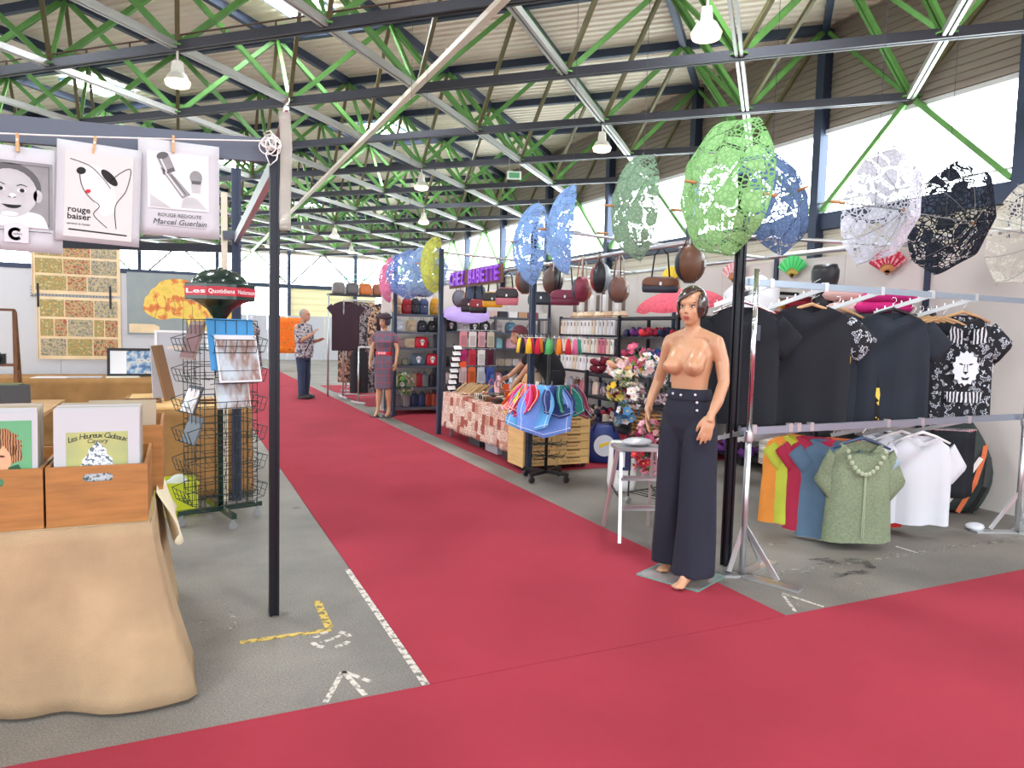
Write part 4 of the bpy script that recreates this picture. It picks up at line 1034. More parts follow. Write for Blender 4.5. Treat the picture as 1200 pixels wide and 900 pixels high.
for sx in (-1, 1):
    b.ball((sx * 0.064, -0.080, 1.262), (0.057, 0.062, 0.054), 18, 14, R=rotm(0.3, 0, -sx * 0.28)); b.ball((sx * 0.076, -0.110, 1.260), (0.040, 0.042, 0.038), 16, 12); b.ball((sx * 0.082, -0.149, 1.262), (0.010, 0.010, 0.010), 10, 8)
    b.ball((sx * 0.063, -0.046, 1.306), (0.060, 0.050, 0.098), 18, 14, R=rotm(-0.62, 0, 0))
    limb(b, [(sx * 0.04, -0.022, 1.435), (sx * 0.13, 0.012, 1.43)], [0.011, 0.014], 8)
    limb(b, [(sx * 0.03, 0.02, 1.455), (sx * 0.10, 0.022, 1.43), (sx * 0.150, 0.022, 1.405)], [0.038, 0.036, 0.04], 12)
# arms (her left arm is on the right in the picture)
limb(b, [(0.148, 0.022, 1.392), (0.182, 0.034, 1.29), (0.208, 0.012, 1.175), (0.204, -0.05, 1.07), (0.188, -0.098, 0.985)], [0.047, 0.041, 0.034, 0.033, 0.022])
hand(b, (0.188, -0.098, 0.985), (-0.12, -0.24, -1.0), (0.62, -0.78, 0.1), 1, 1.02, 0.18, 0.2, 0.5)
limb(b, [(-0.148, 0.022, 1.392), (-0.195, 0.055, 1.28), (-0.245, 0.068, 1.155), (-0.268, 0.04, 1.06), (-0.272, 0.01, 0.995)], [0.047, 0.040, 0.034, 0.030, 0.022])
hand(b, (-0.272, 0.01, 0.995), (0.08, -0.34, -1.0), (-0.9, -0.25, 0.1), -1, 1.02, 0.25, 0.2, 0.6)
# lower legs and feet on tiptoe
for fx, fy, yw in ((-0.115, 0.085, 0.1), (0.125, -0.115, -0.15)):
    d = Vector((math.sin(yw), -math.cos(yw), 0))
    limb(b, [(fx * 0.75, fy * 0.5, 0.55), (fx * 0.95, fy, 0.32), (fx, fy, 0.13)], [0.052, 0.046, 0.031])
    h = Vector((fx, fy + 0.0, 0.09)); b.ball(h + Vector((0, 0.015, -0.005)), (0.026, 0.03, 0.034), 12, 8)
    ball_ = Vector((fx, fy, 0.022)) + d * 0.095
    limb(b, [(fx, fy, 0.10), h + d * 0.045 + Vector((0, 0, -0.03)), ball_, ball_ + d * 0.05 + Vector((0, 0, -0.008))], [0.030, 0.032, 0.026, 0.014], 12)
    b.ball(ball_ + d * 0.02 + Vector((0, 0, -0.006)), (0.038, 0.034, 0.016), 14, 8, R=rotm(0, 0, yw))
    for q in range(5): b.ball(ball_ + d * (0.052 - 0.005 * abs(q - 1)) + Vector((-d.y, d.x, 0)) * (0.014 * (q - 2)) + Vector((0, 0, -0.010)), (0.0075, 0.011, 0.007), 8, 6)
fuse(b, 'body', SKINM, mq, 0.0050, 9)
face_parts(mq, HD, 0.97, (92, 88, 84), (168, 84, 76), yaw=HYAW)
# hair: glossy bob with a swept fringe
HAIR = mat('glossy_dark_hair', (62, 46, 42), 0.2, coat=0.5, var=0.3, vscale=9, stretch=(1, 1, 6))
def hair_cap(C, rx, ry, rz, sx_open=0.70, low=-0.72, tilt=0.55, base=0.30):
    """shell round the skull with a face opening whose upper edge sweeps down to one side"""
    b = B(); n, k = 56, 36; vs = []; C = Vector(C)
    for i in range(k + 1):
        t = PI * 0.84 * i / k
        for j in range(n):
            a = 2 * PI * j / n; vs.append(C + Vector((math.sin(t) * math.cos(a) * rx, math.sin(t) * math.sin(a) * ry, math.cos(t) * rz)))
    fs = []
    for i in range(k):
        for j in range(n):
            q = (i * n + j, i * n + (j + 1) % n, (i + 1) * n + (j + 1) % n, (i + 1) * n + j); m_ = sum((vs[w] for w in q), Vector()) / 4 - C
            d = Vector((m_.x / rx, m_.y / ry, m_.z / rz)).normalized()
            face = d.y < -0.1 and abs(d.x) < sx_open + 0.10 * min(0, d.z) and d.z < base + tilt * (d.x + 0.25)
            if not face and not (d.z < low): fs.append(q)
    b.add(vs, fs); return b
def hair_obj(root, HDc, s, m, yaw=0.0, **kw):
    b = hair_cap((0, 0, 0), 0.0835 * s, 0.106 * s, 0.110 * s, **kw); R = rotm(0, 0, yaw); C = Vector(HDc) + R @ Vector((0, 0.010 * s, 0.006 * s)); b.v = [tuple(C + R @ Vector(p)) for p in b.v]
    o = b.build('hair', m, root, True); solid(o, 0.014 * s, -0.3); sm = o.modifiers.new('smooth', 'SMOOTH'); sm.iterations = 6; return o
hair_obj(mq, HD, 0.97, HAIR, HYAW)
# trousers
NAVYCLOTH = mat('navy_trouser_cloth', (21, 25, 43), 0.8, bump=0.2, bscale=300, var=0.08, vscale=4)
b = B()
sections(b, [(0, 0.005, 1.105, 0.120, 0.090), (0, 0.005, 1.05, 0.137, 0.102), (0, 0.01, 0.98, 0.160, 0.113), (0, 0.012, 0.90, 0.168, 0.112), (0, 0.01, 0.82, 0.14, 0.085), (0, 0.01, 0.76, 0.09, 0.05)], 24, 2.4)
for sx, bx_, by_ in ((-1, -0.106, 0.062), (1, 0.118, -0.075)):
    rings = []
    for i in range(16):
        t = i / 15; z = 1.0 - 0.945 * t; cx = sx * 0.078 + (bx_ - sx * 0.078) * t; cy = 0.01 + (by_ - 0.01) * t ** 1.3; g = min(1, 0.78 + t * 1.6)
        rg = ell(cx, cy, z, (0.087 + 0.026 * t) * g, (0.110 + 0.016 * t) * g, 36, 0.0, 2.2)
        for j, p in enumerate(rg):
            a = 2 * PI * j / 36; f = 0.007 * t * math.sin(5 * a + sx) + 0.004 * t * math.sin(3 * a + 9 * t) + 0.006 * t * max(0, math.cos(a + PI / 2)) ** 6; p.x += math.cos(a) * f; p.y += math.sin(a) * f
        rings.append(rg)
    b.loft(rings)
o = fuse(b, 'trousers', NAVYCLOTH, mq, 0.007, 5)
wb = B(); wb.loft([ell(0, 0.005, z, rx, ry, 32, 0, 2.4) for z, rx, ry in ((1.065, 0.140, 0.106), (1.075, 0.141, 0.107), (1.118, 0.127, 0.097), (1.128, 0.123, 0.094), (1.115, 0.119, 0.090))], caps=False)
wb.build('waistband', NAVYCLOTH, mq, True)
for (x, z) in ((-0.055, 1.097), (-0.105, 1.082), (-0.115, 1.03), (0.0, 1.092), (0.082, 1.098), (0.096, 1.055), (0.102, 1.01)):
    rx_ = 0.127 + (1.118 - z) * 0.29; ry_ = 0.097 + (1.118 - z) * 0.16; y = 0.005 - ry_ * max(0.05, 1 - abs(x / rx_) ** 2.4) ** (1 / 2.4) - 0.004
    B().lathe([(0, 0.006), (0.007, 0.005), (0.0085, 0.0), (0, 0)], 10, (x, y, z), rotm(PI / 2, 0, x * 5)).build('button', SILVER, mq)
gl = mat('clear_glass_plate', (190, 210, 206), 0.05, alpha=0.3)
B().box((0.0, 0.0, -0.006), (0.40, 0.36, 0.009)).build('glass_plate', gl, mq)
ed = B()
for s in (-1, 1): ed.box((0, s * 0.181, -0.006), (0.40, 0.003, 0.009)); ed.box((s * 0.201, 0, -0.006), (0.003, 0.36, 0.009))
ed.build('glass_edge', mat('green_glass_edge', (110, 150, 140), 0.15), mq)

# ---- generic dressed figure
def arm(b, sh, el, wr, rs=(0.05, 0.04, 0.03)):
    limb(b, [sh, el, wr], rs)
# second mannequin: plaid sheath dress, hat, red belt
PLAID = bpy.data.materials.new('grey_plaid_with_red_lines'); PLAID.use_nodes = True
def make_plaid(m, base, line, dark, sc):
    nt = m.node_tree; p = nt.nodes['Principled BSDF']; p.inputs['Roughness'].default_value = 0.85
    tc = nt.nodes.new('ShaderNodeTexCoord'); sep = nt.nodes.new('ShaderNodeSeparateXYZ'); nt.links.new(tc.outputs['Object'], sep.inputs[0]); prev = None
    for ax, off in ((0, 0.0), (2, 0.0)):
        ml = nt.nodes.new('ShaderNodeMath'); ml.operation = 'MULTIPLY'; ml.inputs[1].default_value = sc; nt.links.new(sep.outputs[ax], ml.inputs[0])
        fr_ = nt.nodes.new('ShaderNodeMath'); fr_.operation = 'FRACT'; nt.links.new(ml.outputs[0], fr_.inputs[0])
        lt = nt.nodes.new('ShaderNodeMath'); lt.operation = 'LESS_THAN'; lt.inputs[1].default_value = 0.09; nt.links.new(fr_.outputs[0], lt.inputs[0])
        if prev is None: prev = lt
        else:
            mx = nt.nodes.new('ShaderNodeMath'); mx.operation = 'MAXIMUM'; nt.links.new(prev.outputs[0], mx.inputs[0]); nt.links.new(lt.outputs[0], mx.inputs[1]); prev = mx
    n = nt.nodes.new('ShaderNodeTexNoise'); n.inputs['Scale'].default_value = 90; nt.links.new(tc.outputs['Object'], n.inputs['Vector'])
    r1 = nt.nodes.new('ShaderNodeValToRGB'); r1.color_ramp.elements[0].color = srgb(*dark); r1.color_ramp.elements[1].color = srgb(*base); nt.links.new(n.outputs['Fac'], r1.inputs['Fac'])
    mc = nt.nodes.new('ShaderNodeMix'); mc.data_type = 'RGBA'; nt.links.new(prev.outputs[0], mc.inputs[0]); nt.links.new(r1.outputs['Color'], mc.inputs[6]); mc.inputs[7].default_value = srgb(*line)
    nt.links.new(mc.outputs[2], p.inputs['Base Color'])
make_plaid(PLAID, (116, 108, 124), (170, 70, 78), (74, 70, 88), 9.0)
m2 = thing('mannequin', 'mannequin in a grey plaid dress with a red belt and a dark hat', 'mannequin', (3.03, 11.45, 0.0135), math.radians(-36))
b = B(); HD2 = (0.0, -0.01, 1.555)
turned(b, lambda t: head_geo(t, HD2, 0.95), HD2, -0.3); limb(b, [(0, 0.015, 1.36), (0, 0.0, 1.48)], [0.05, 0.042])
for sx in (-1, 1):
    limb(b, [(sx * 0.15, 0.02, 1.33), (sx * 0.215, 0.03, 1.10), (sx * 0.225, -0.06, 0.88)], [0.045, 0.036, 0.024]); hand(b, (sx * 0.225, -0.06, 0.88), (-sx * 0.05, -0.2, -1), (sx * 0.8, -0.4, 0), 1 if sx > 0 else -1, 0.95)
    limb(b, [(sx * 0.075, 0.0, 0.6), (sx * 0.08, 0.0, 0.36), (sx * 0.085, 0.03 * sx, 0.12)], [0.062, 0.052, 0.03]); fx = sx * 0.085
    limb(b, [(fx, 0.03 * sx, 0.10), (fx, 0.03 * sx - 0.05, 0.055), (fx, 0.03 * sx - 0.11, 0.02), (fx, 0.03 * sx - 0.15, 0.014)], [0.03, 0.03, 0.024, 0.014]); b.ball((fx, 0.03 * sx + 0.015, 0.08), (0.025, 0.028, 0.03))
fuse(b, 'body', SKINM, m2, 0.009, 4)
face_parts(m2, HD2, 0.95, (70, 60, 56), (176, 84, 84), yaw=-0.3)
b = B(); sections(b, [(0, 0.01, 1.40, 0.085, 0.055), (0, 0.012, 1.37, 0.14, 0.07), (0, 0.0, 1.28, 0.15, 0.105), (0, -0.02, 1.22, 0.15, 0.125), (0, 0.0, 1.12, 0.132, 0.10), (0, 0.0, 1.04, 0.125, 0.092), (0, 0.005, 0.94, 0.155, 0.11), (0, 0.01, 0.84, 0.17, 0.118), (0, 0.005, 0.65, 0.16, 0.112), (0, 0.0, 0.45, 0.15, 0.105)], 24, 2.3)
for sx in (-1, 1): limb(b, [(sx * 0.12, 0.02, 1.35), (sx * 0.175, 0.022, 1.30), (sx * 0.192, 0.025, 1.24)], [0.05, 0.052, 0.05])
fuse(b, 'dress', PLAID, m2, 0.012, 3)
B().loft([ell(0, 0.0, z, 0.142, 0.106, 28, 0, 2.3) for z in (1.01, 1.065)], caps=False).build('belt', mat('red_belt', (196, 24, 52), 0.4), m2, True)
for k in (-1, 0, 1): B().lathe([(0.0, 0.012), (0.022, 0.01), (0.026, 0)], 12, (k * 0.045, -0.107, 1.037), rotm(PI / 2)).build('belt_ornament', mat('pink_ornament', (236, 150, 160), 0.4), m2)
hair_obj(m2, HD2, 0.95, mat('dark_purple_hood', (74, 64, 80), 0.4), -0.3)
B().lathe([(0.0, 0.075), (0.07, 0.07), (0.10, 0.045), (0.115, 0.02), (0.12, 0.0), (0.09, -0.005), (0.0, -0.005)], 24, Vector(HD2) + Vector((0, 0.01, 0.055)), rotm(0.15, 0.1, 0), sx=1.0, sy=1.1).build('hat', mat('dark_felt_hat', (52, 34, 44), 0.8), m2, True)
B().box((0, 0, -0.004), (0.34, 0.34, 0.006)).build('base_plate', mat('dark_glass', (70, 72, 74), 0.1, alpha=0.6), m2)

# man looking at the far racks: floral shirt, jeans
SHIRT = ramp_mat('grey_floral_shirt', [(0, (58, 58, 72)), (0.40, (86, 84, 98)), (0.47, (176, 168, 172)), (0.6, (206, 198, 200)), (0.68, (110, 106, 116))], 22, 0.85, detail=4)
SKIN = mat('skin', (186, 134, 110), 0.55, var=0.06, vscale=6)
JEANS = mat('dark_blue_jeans', (46, 58, 84), 0.85, var=0.12, vscale=5)
mn = thing('person', 'standing grey-haired man in a grey floral shirt and jeans raising one hand', 'person', (2.26, 14.76, 0.007), math.radians(48))
b = B(); HM = (0.0, -0.03, 1.675)
turned(b, lambda t: head_geo(t, HM, 1.08, 1.1), HM, 0.0); limb(b, [(0, 0.03, 1.42), (0, 0.01, 1.56)], [0.07, 0.058])
arms = (((0.215, 0.02, 1.42), (0.255, 0.0, 1.13), (0.20, -0.25, 1.18)), ((-0.215, 0.02, 1.42), (-0.26, -0.06, 1.14), (-0.16, -0.30, 1.30)))
for a in arms: limb(b, a, [0.055, 0.046, 0.031])
hand(b, (0.20, -0.25, 1.18), (-0.3, -0.8, 0.35), (0.4, 0.1, 0.9), 1, 1.05, 0.4); hand(b, (-0.16, -0.30, 1.30), (0.1, -0.6, 0.8), (-0.6, 0.5, 0.4), -1, 1.05, 0.45)
fuse(b, 'body', SKIN, mn, 0.010, 3)
face_parts(mn, HM, 1.08, (60, 60, 64), (170, 100, 92))
b = B(); C = Vector(HM); b.ball(C + Vector((0, 0.03, 0.022)), (0.086, 0.096, 0.098), 18, 12); o = b.build('hair', mat('short_grey_hair', (150, 144, 138), 0.9, bump=0.5, bscale=150), mn, True)
b = B(); sections(b, [(0, 0.02, 1.50, 0.09, 0.075), (0, 0.03, 1.46, 0.18, 0.10), (0, 0.025, 1.36, 0.215, 0.135), (0, 0.0, 1.20, 0.205, 0.145), (0, -0.015, 1.05, 0.20, 0.16), (0, -0.01, 0.93, 0.20, 0.155), (0, 0.0, 0.82, 0.205, 0.15)], 24, 2.4)
for a in arms:
    s_, e_ = Vector(a[0]), Vector(a[1]); limb(b, [s_ + Vector((-0.03 * (1 if s_.x > 0 else -1), 0, 0)), s_.lerp(e_, 0.5), s_.lerp(e_, 0.88)], [0.072, 0.07, 0.072])
fuse(b, 'shirt', SHIRT, mn, 0.014, 3)
b = B(); sections(b, [(0, 0.0, 0.95, 0.17, 0.125), (0, 0.01, 0.85, 0.175, 0.13), (0, 0.015, 0.76, 0.165, 0.125)], 20, 2.3)
for sx in (-1, 1): limb(b, [(sx * 0.09, 0.01, 0.82), (sx * 0.10, -0.01, 0.45), (sx * 0.105, 0.02 * sx, 0.09)], [0.095, 0.075, 0.068])
fuse(b, 'jeans', JEANS, mn, 0.013, 3)
for sx in (-1, 1):
    b = B(); fx, fy = sx * 0.105, 0.02 * sx; limb(b, [(fx, fy + 0.04, 0.05), (fx + sx * 0.01, fy - 0.07, 0.045), (fx + sx * 0.025, fy - 0.16, 0.035)], [0.045, 0.045, 0.034]); b.box((fx + sx * 0.01, fy - 0.06, 0.012), (0.085, 0.26, 0.024)); fuse(b, 'shoe', mat('black_leather', (28, 26, 28), 0.4), mn, 0.009, 2)
sb = B(); sb.tube([(0.22, -0.02, 1.47), (0.05, -0.18, 1.25), (-0.2, -0.17, 0.95)], 0.012, 6); sb.build('bag_strap', BLACK, mn, True)

# vendor leaning behind the bandana stand: black t-shirt, maroon cap
vd = thing('person', 'stall holder in a black t-shirt and maroon cap leaning forward behind the bandana stand', 'person', (4.30, 7.95, 0.007), math.radians(-120))
b = B(); HV = (0.02, -0.46, 1.40)
turned(b, lambda t: head_geo(t, HV, 1.03), HV, 0.3); limb(b, [(0, -0.28, 1.27), (0.01, -0.40, 1.34)], [0.06, 0.052])
va = (((0.20, -0.22, 1.26), (0.36, -0.30, 1.02), (0.26, -0.46, 0.82)), ((-0.20, -0.24, 1.25), (-0.27, -0.42, 1.02), (-0.16, -0.60, 0.86)))
for a in va: limb(b, a, [0.052, 0.044, 0.03])
hand(b, va[0][2], (-0.4, -0.6, -0.6), (0.5, -0.5, 0.4), 1, 1.0, 0.5); hand(b, va[1][2], (0.3, -0.8, -0.4), (-0.5, -0.4, 0.5), -1, 1.0, 0.5)
fuse(b, 'body', mat('vendor_skin', (190, 136, 108), 0.55), vd, 0.011, 3); face_parts(vd, HV, 1.03, (60, 44, 36), (170, 96, 90), yaw=0.3)
b = B(); limb(b, [(0, 0.0, 0.92), (0, -0.07, 1.05), (0, -0.18, 1.18), (0, -0.25, 1.25)], [0.15, 0.155, 0.165, 0.13], 16)
for a in va:
    s_, e_ = Vector(a[0]), Vector(a[1]); limb(b, [(s_.x * 0.4, s_.y, s_.z - 0.01), s_, s_.lerp(e_, 0.75)], [0.09, 0.075, 0.07])
fuse(b, 't_shirt', mat('black_cotton', (26, 27, 32), 0.9), vd, 0.014, 3)
B().bar((0.0, -0.20, 0.98), (0.02, -0.30, 1.18), 0.012).build('strap', mat('grey_strap', (120, 120, 124), 0.6), vd)
b = B(); sections(b, [(0, 0.0, 0.98, 0.16, 0.12), (0, 0.01, 0.86, 0.175, 0.13), (0, 0.01, 0.78, 0.165, 0.125)], 20)
for sx in (-1, 1): limb(b, [(sx * 0.085, 0.01, 0.83), (sx * 0.10, 0.0, 0.45), (sx * 0.10, 0.03, 0.08)], [0.09, 0.07, 0.06])
fuse(b, 'trousers', mat('black_trousers', (30, 30, 36), 0.9), vd, 0.014, 3)
for sx in (-1, 1):
    b = B(); limb(b, [(sx * 0.10, 0.06, 0.045), (sx * 0.11, -0.12, 0.035)], [0.042, 0.034]); fuse(b, 'shoe', MATS['black_leather'], vd, 0.01, 2)
CAPM = mat('maroon_cap', (92, 30, 44), 0.7); C = Vector(HV); Rv = rotm(-0.25, 0, 0.3)
cp = B(); cp.lathe([(0.0, 0.115), (0.05, 0.105), (0.085, 0.07), (0.096, 0.02), (0.098, 0.0)], 20, C + Vector((0, 0.01, 0.02)), Rv, sx=0.95, sy=1.12); cp.build('cap', CAPM, vd, True)
bi = B(); bi.prism([(-0.08, 0.0), (-0.075, -0.08), (0, -0.115), (0.075, -0.08), (0.08, 0.0)], 0.006, C + Rv @ Vector((0, -0.075, 0.03)), Rv @ Vector((1, 0, 0)), Rv @ Vector((0, 1, 0.15))); bi.build('cap_visor', CAPM, vd)
b = B(); b.ball(C + Vector((0, 0.03, -0.01)), (0.086, 0.09, 0.1), 16, 10); b.build('hair', mat('brown_hair', (96, 70, 52), 0.8), vd, True)
# ================================================================== RIGHT STALL: frame, parasols, front clothes rack
sf = thing('stall_frame', 'black and silver metal frame of the accessory stall along the aisle', 'frame', (3.15, 3.45, 0))
extrusion(B(), 0, 0, 0, 2.45, 0.05).build('post', BLACKALU, sf)
for dx, dy in ((0.10, 3.06), (0.10, 5.88), (0.08, 8.1)): extrusion(B(), dx, dy, 0.008, 2.56, 0.055).build('post', NAVY, sf)
B().tube([(1.0, 1.2, 2.29), (1.0, 8.3, 2.31)], 0.025, 10).build('bag_rail', SILVER, sf, True)
B().tube([(1.0, 1.2, 2.29), (3.22, 1.2, 2.37)], 0.018, 8).build('cross_rail', SILVER, sf, True)
B().tube([(0.1, 5.8, 2.5), (3.22, 5.8, 2.40)], 0.018, 8).build('cross_rail', SILVER, sf, True)
B().tube([(0.08, 8.1, 2.5), (3.22, 8.1, 2.40)], 0.02, 8).build('cross_rail', SILVER, sf, True)
B().tube([(0.1, 3.06, 2.5), (3.22, 3.06, 2.40)], 0.018, 8).build('cross_rail', SILVER, sf, True)

# partition behind the shelves
pr = thing('partition_panel', 'white exhibition partition behind the shelves of the accessory stall', 'partition', (6.42, 7.0, 0))
PANEL2 = mat('ivory_partition', (214, 208, 203), 0.6)
for k in range(11): B().span((0, -4.4 + 0.95 * k, 0), (0.04, -4.4 + 0.95 * k + 0.945, 2.36)).build('panel', PANEL2, pr)
for k in range(6): B().span((-0.03, -4.42 + 1.9 * k, 0), (0.0, -4.37 + 1.9 * k, 2.40)).build('post', NAVY, pr)
B().tube([(-0.03, -4.4, 2.42), (-0.03, 6.0, 2.42)], 0.03, 10).build('top_rail', SILVER, pr, True)

# ---- lace parasols
def lace(name, rgb, dark):
    m = bpy.data.materials.new(name); m.use_nodes = True; nt = m.node_tree
    for n in list(nt.nodes): nt.nodes.remove(n)
    out = nt.nodes.new('ShaderNodeOutputMaterial'); tc = nt.nodes.new('ShaderNodeTexCoord')
    def vor(sc, feat='F1'):
        v = nt.nodes.new('ShaderNodeTexVoronoi'); v.feature = feat; v.inputs['Scale'].default_value = sc; nt.links.new(tc.outputs['Object'], v.inputs['Vector']); return v
    big = vor(7.5); edge = vor(7.5, 'DISTANCE_TO_EDGE'); net = vor(30, 'DISTANCE_TO_EDGE')
    def cmp(src, op, v):
        c = nt.nodes.new('ShaderNodeMath'); c.operation = op; c.inputs[1].default_value = v; nt.links.new(src, c.inputs[0]); return c.outputs[0]
    def mx(a, b_, op='MAXIMUM'):
        c = nt.nodes.new('ShaderNodeMath'); c.operation = op; nt.links.new(a, c.inputs[0]); nt.links.new(b_, c.inputs[1]); return c.outputs[0]
    sep = nt.nodes.new('ShaderNodeSeparateColor'); nt.links.new(big.outputs['Color'], sep.inputs[0])
    flower = mx(cmp(edge.outputs['Distance'], 'GREATER_THAN', 0.09), cmp(sep.outputs[0], 'GREATER_THAN', 0.22), 'MULTIPLY')
    lines = cmp(net.outputs['Distance'], 'LESS_THAN', 0.115)
    outl = cmp(edge.outputs['Distance'], 'LESS_THAN', 0.022)
    solid_ = mx(mx(flower, lines), outl)
    di = nt.nodes.new('ShaderNodeBsdfDiffuse'); di.inputs[0].default_value = srgb(*rgb); tl = nt.nodes.new('ShaderNodeBsdfTranslucent'); tl.inputs[0].default_value = srgb(*rgb)
    cmix = nt.nodes.new('ShaderNodeMix'); cmix.data_type = 'RGBA'; cmix.inputs[6].default_value = srgb(*rgb); cmix.inputs[7].default_value = srgb(*dark); nt.links.new(mx(outl, lines), cmix.inputs[0])
    nt.links.new(cmix.outputs[2], di.inputs[0])
    s1 = nt.nodes.new('ShaderNodeMixShader'); s1.inputs[0].default_value = 0.3; nt.links.new(di.outputs[0], s1.inputs[1]); nt.links.new(tl.outputs[0], s1.inputs[2])
    tr = nt.nodes.new('ShaderNodeBsdfTransparent'); fac = nt.nodes.new('ShaderNodeMath'); fac.operation = 'MULTIPLY'; fac.inputs[1].default_value = 1.0; nt.links.new(solid_, fac.inputs[0])
    s2 = nt.nodes.new('ShaderNodeMixShader'); nt.links.new(fac.outputs[0], s2.inputs[0]); nt.links.new(tr.outputs[0], s2.inputs[1]); nt.links.new(s1.outputs[0], s2.inputs[2]); nt.links.new(s2.outputs[0], out.inputs[0])
    m.diffuse_color = srgb(*rgb); MATS[name] = m
    return m
def parasol(label, loc, tip, R0, m, roll=0.0, wire=True, dome=0.27, handle=True, name='lace_parasol', k=8, depth_h=0.62):
    """tip: direction in which the ferrule points; loc: centre of the rim plane"""
    r = thing(name, label, 'parasol', loc, 0, 'lace parasols'); Z = Vector(tip).normalized(); X = Z.orthogonal().normalized(); X = Matrix.Rotation(roll, 3, Z) @ X; Y = Z.cross(X)
    M3 = Matrix((X, Y, Z)).transposed(); n = k * 8; nr = 10; vs = []
    H0 = R0 * 2 * dome
    for i in range(nr + 1):
        t = i / nr
        for j in range(n):
            a = 2 * PI * j / n; f = (j % 8) / 8; sc = 1 - 0.085 * math.sin(PI * f) * t ** 2; sag = 0.05 * R0 * math.sin(PI * f) * t
            rad = R0 * math.sin(t * PI * 0.5 * 0.93) / math.sin(PI * 0.5 * 0.93) * sc
            vs.append(M3 @ Vector((rad * math.cos(a), rad * math.sin(a), H0 * math.cos(t * PI * 0.5) - sag)))
    fs = [(i * n + j, i * n + (j + 1) % n, (i + 1) * n + (j + 1) % n, (i + 1) * n + j) for i in range(nr) for j in range(n)]
    B().add(vs, fs).build('canopy', m, r, True)
    STEEL = mat('rib_steel', (150, 152, 156), 0.4, 0.7)
    for q in range(k):
        pts = [Vector(vs[i * n + q * 8]) * 0.985 for i in range(1, nr + 1)]; pts.append(Vector(vs[nr * n + q * 8]) * 1.045); B().tube(pts, 0.0022, 4).build('rib', STEEL, r)
    PW = mat('parasol_wood', (196, 142, 92), 0.5)
    B().tube([Z * (H0 + 0.075), Z * (H0 - 0.01)], [0.008, 0.011], 8).build('ferrule', PW, r, True)
    if handle:
        B().tube([Z * (H0 - 0.01), Z * (-depth_h * R0 * 0.9)], 0.005, 6).build('shaft', STEEL, r); B().tube([Z * (-depth_h * R0 * 0.9), Z * (-depth_h * R0 * 0.9 - 0.1)], 0.011, 8).build('handle', PW, r, True)
    if wire: B().tube([(0, 0, H0 * max(0, Z.z)), (0, 0, ZB - 0.08 - loc[2])], 0.0022, 4).build('hanging_wire', DARKSTEEL, r)
    return r
LG = lace('lace_light_green', (168, 216, 152), (134, 190, 120)); LN = lace('lace_slate_blue', (112, 138, 176), (90, 112, 150)); LW = lace('lace_white', (232, 234, 244), (206, 208, 220))
LB = lace('lace_black', (58, 62, 72), (36, 38, 46)); LC = lace('lace_ivory', (232, 228, 218), (206, 202, 192)); LSB = lace('lace_sky_blue', (152, 184, 230), (124, 158, 212)); LGG = lace('lace_grey_green', (150, 178, 150), (120, 150, 126))
LP = lace('lace_pink', (232, 140, 172), (210, 112, 150)); LBL = lace('lace_blue', (132, 154, 208), (104, 126, 186)); LPB = lace('lace_pale_blue', (160, 184, 216), (130, 158, 196)); LY = lace('lace_yellow_green', (206, 208, 110), (176, 180, 88))
parasol('light green lace parasol on the black post, largest of the row', (3.08, 3.50, 2.37), (-0.95, 0.12, 0.05), 0.44, LG, 0.2, wire=False)
parasol('slate blue lace parasol behind the light green one', (3.66, 3.75, 2.38), (0.22, -0.85, 0.22), 0.38, LN, 0.1)
parasol('white lace parasol hanging over the black t-shirts', (4.28, 3.42, 2.36), (0.93, -0.30, -0.06), 0.40, LW, 0.35)
parasol('black lace parasol hanging at the right', (5.02, 3.42, 2.35), (0.93, -0.30, -0.10), 0.41, LB, 0.1)
parasol('ivory lace parasol cut by the right picture edge', (5.92, 3.42, 2.32), (0.88, -0.45, -0.12), 0.42, LC, 0.5)
parasol('grey green lace parasol against the strip window', (3.17, 4.55, 2.41), (-0.86, 0.30, 0.02), 0.41, LGG, 0.1)
parasol('sky blue lace parasol seen almost edge-on', (3.17, 5.62, 2.36), (-0.86, 0.48, 0.05), 0.41, LSB, 0.3)
parasol('sky blue lace parasol on the post above the bandana stand', (3.2, 6.38, 2.32), (-0.9, 0.2, 0.05), 0.41, LSB, 0.0, wire=False)
parasol('yellow green lace parasol on the far stall post', (3.2, 9.38, 2.34), (-0.85, 0.45, 0.04), 0.41, LY, 0.2, wire=False)
parasol('pale blue lace parasol next to the yellow green one', (3.22, 10.0, 2.28), (-0.5, -0.8, 0.1), 0.37, LPB, 0.3)
parasol('blue lace parasol between the pink and pale blue ones', (3.2, 10.7, 2.29), (-0.6, -0.7, 0.05), 0.39, LBL, 0.1)
parasol('pink lace parasol, farthest of the row along the aisle', (3.2, 11.7, 2.26), (-0.85, 0.2, 0.05), 0.38, LP, 0.0, wire=False)

# ---- front clothes rack
rk = thing('clothes_rack', 'silver two-tier clothes rack with flat feet at the front of the stall', 'clothes rack', (3.1, 3.25, 0))
def rack_post(x):
    B().tube([(x, 0, 0.0), (x, 0, 0.9)], 0.019, 10).build('post', SILVER, rk, True); B().tube([(x, 0, 0.9), (x, 0, 1.86)], 0.015, 10).build('post', CHROME, rk, True)
    B().lathe([(0.026, -0.03), (0.028, 0.0), (0.026, 0.03)], 12, (x, 0, 0.86)).build('collar', SILVER, rk, True)
    for a, Lf in ((-1.2, 0.36), (0.35, 0.40), (2.75, 0.13 if x < 1 else 0.34)):
        d = Vector((math.cos(a), math.sin(a), 0)); f = B(); f.bar(Vector((x, 0, 0.008)) + d * 0.02, Vector((x, 0, 0.008)) + d * Lf, 0.08, 0.014); f.build('foot_plate', SILVER, rk)
        B().bar(Vector((x, 0, 0.32)), Vector((x, 0, 0.03)) + d * Lf * 0.62, 0.012, 0.028).build('brace', SILVER, rk)
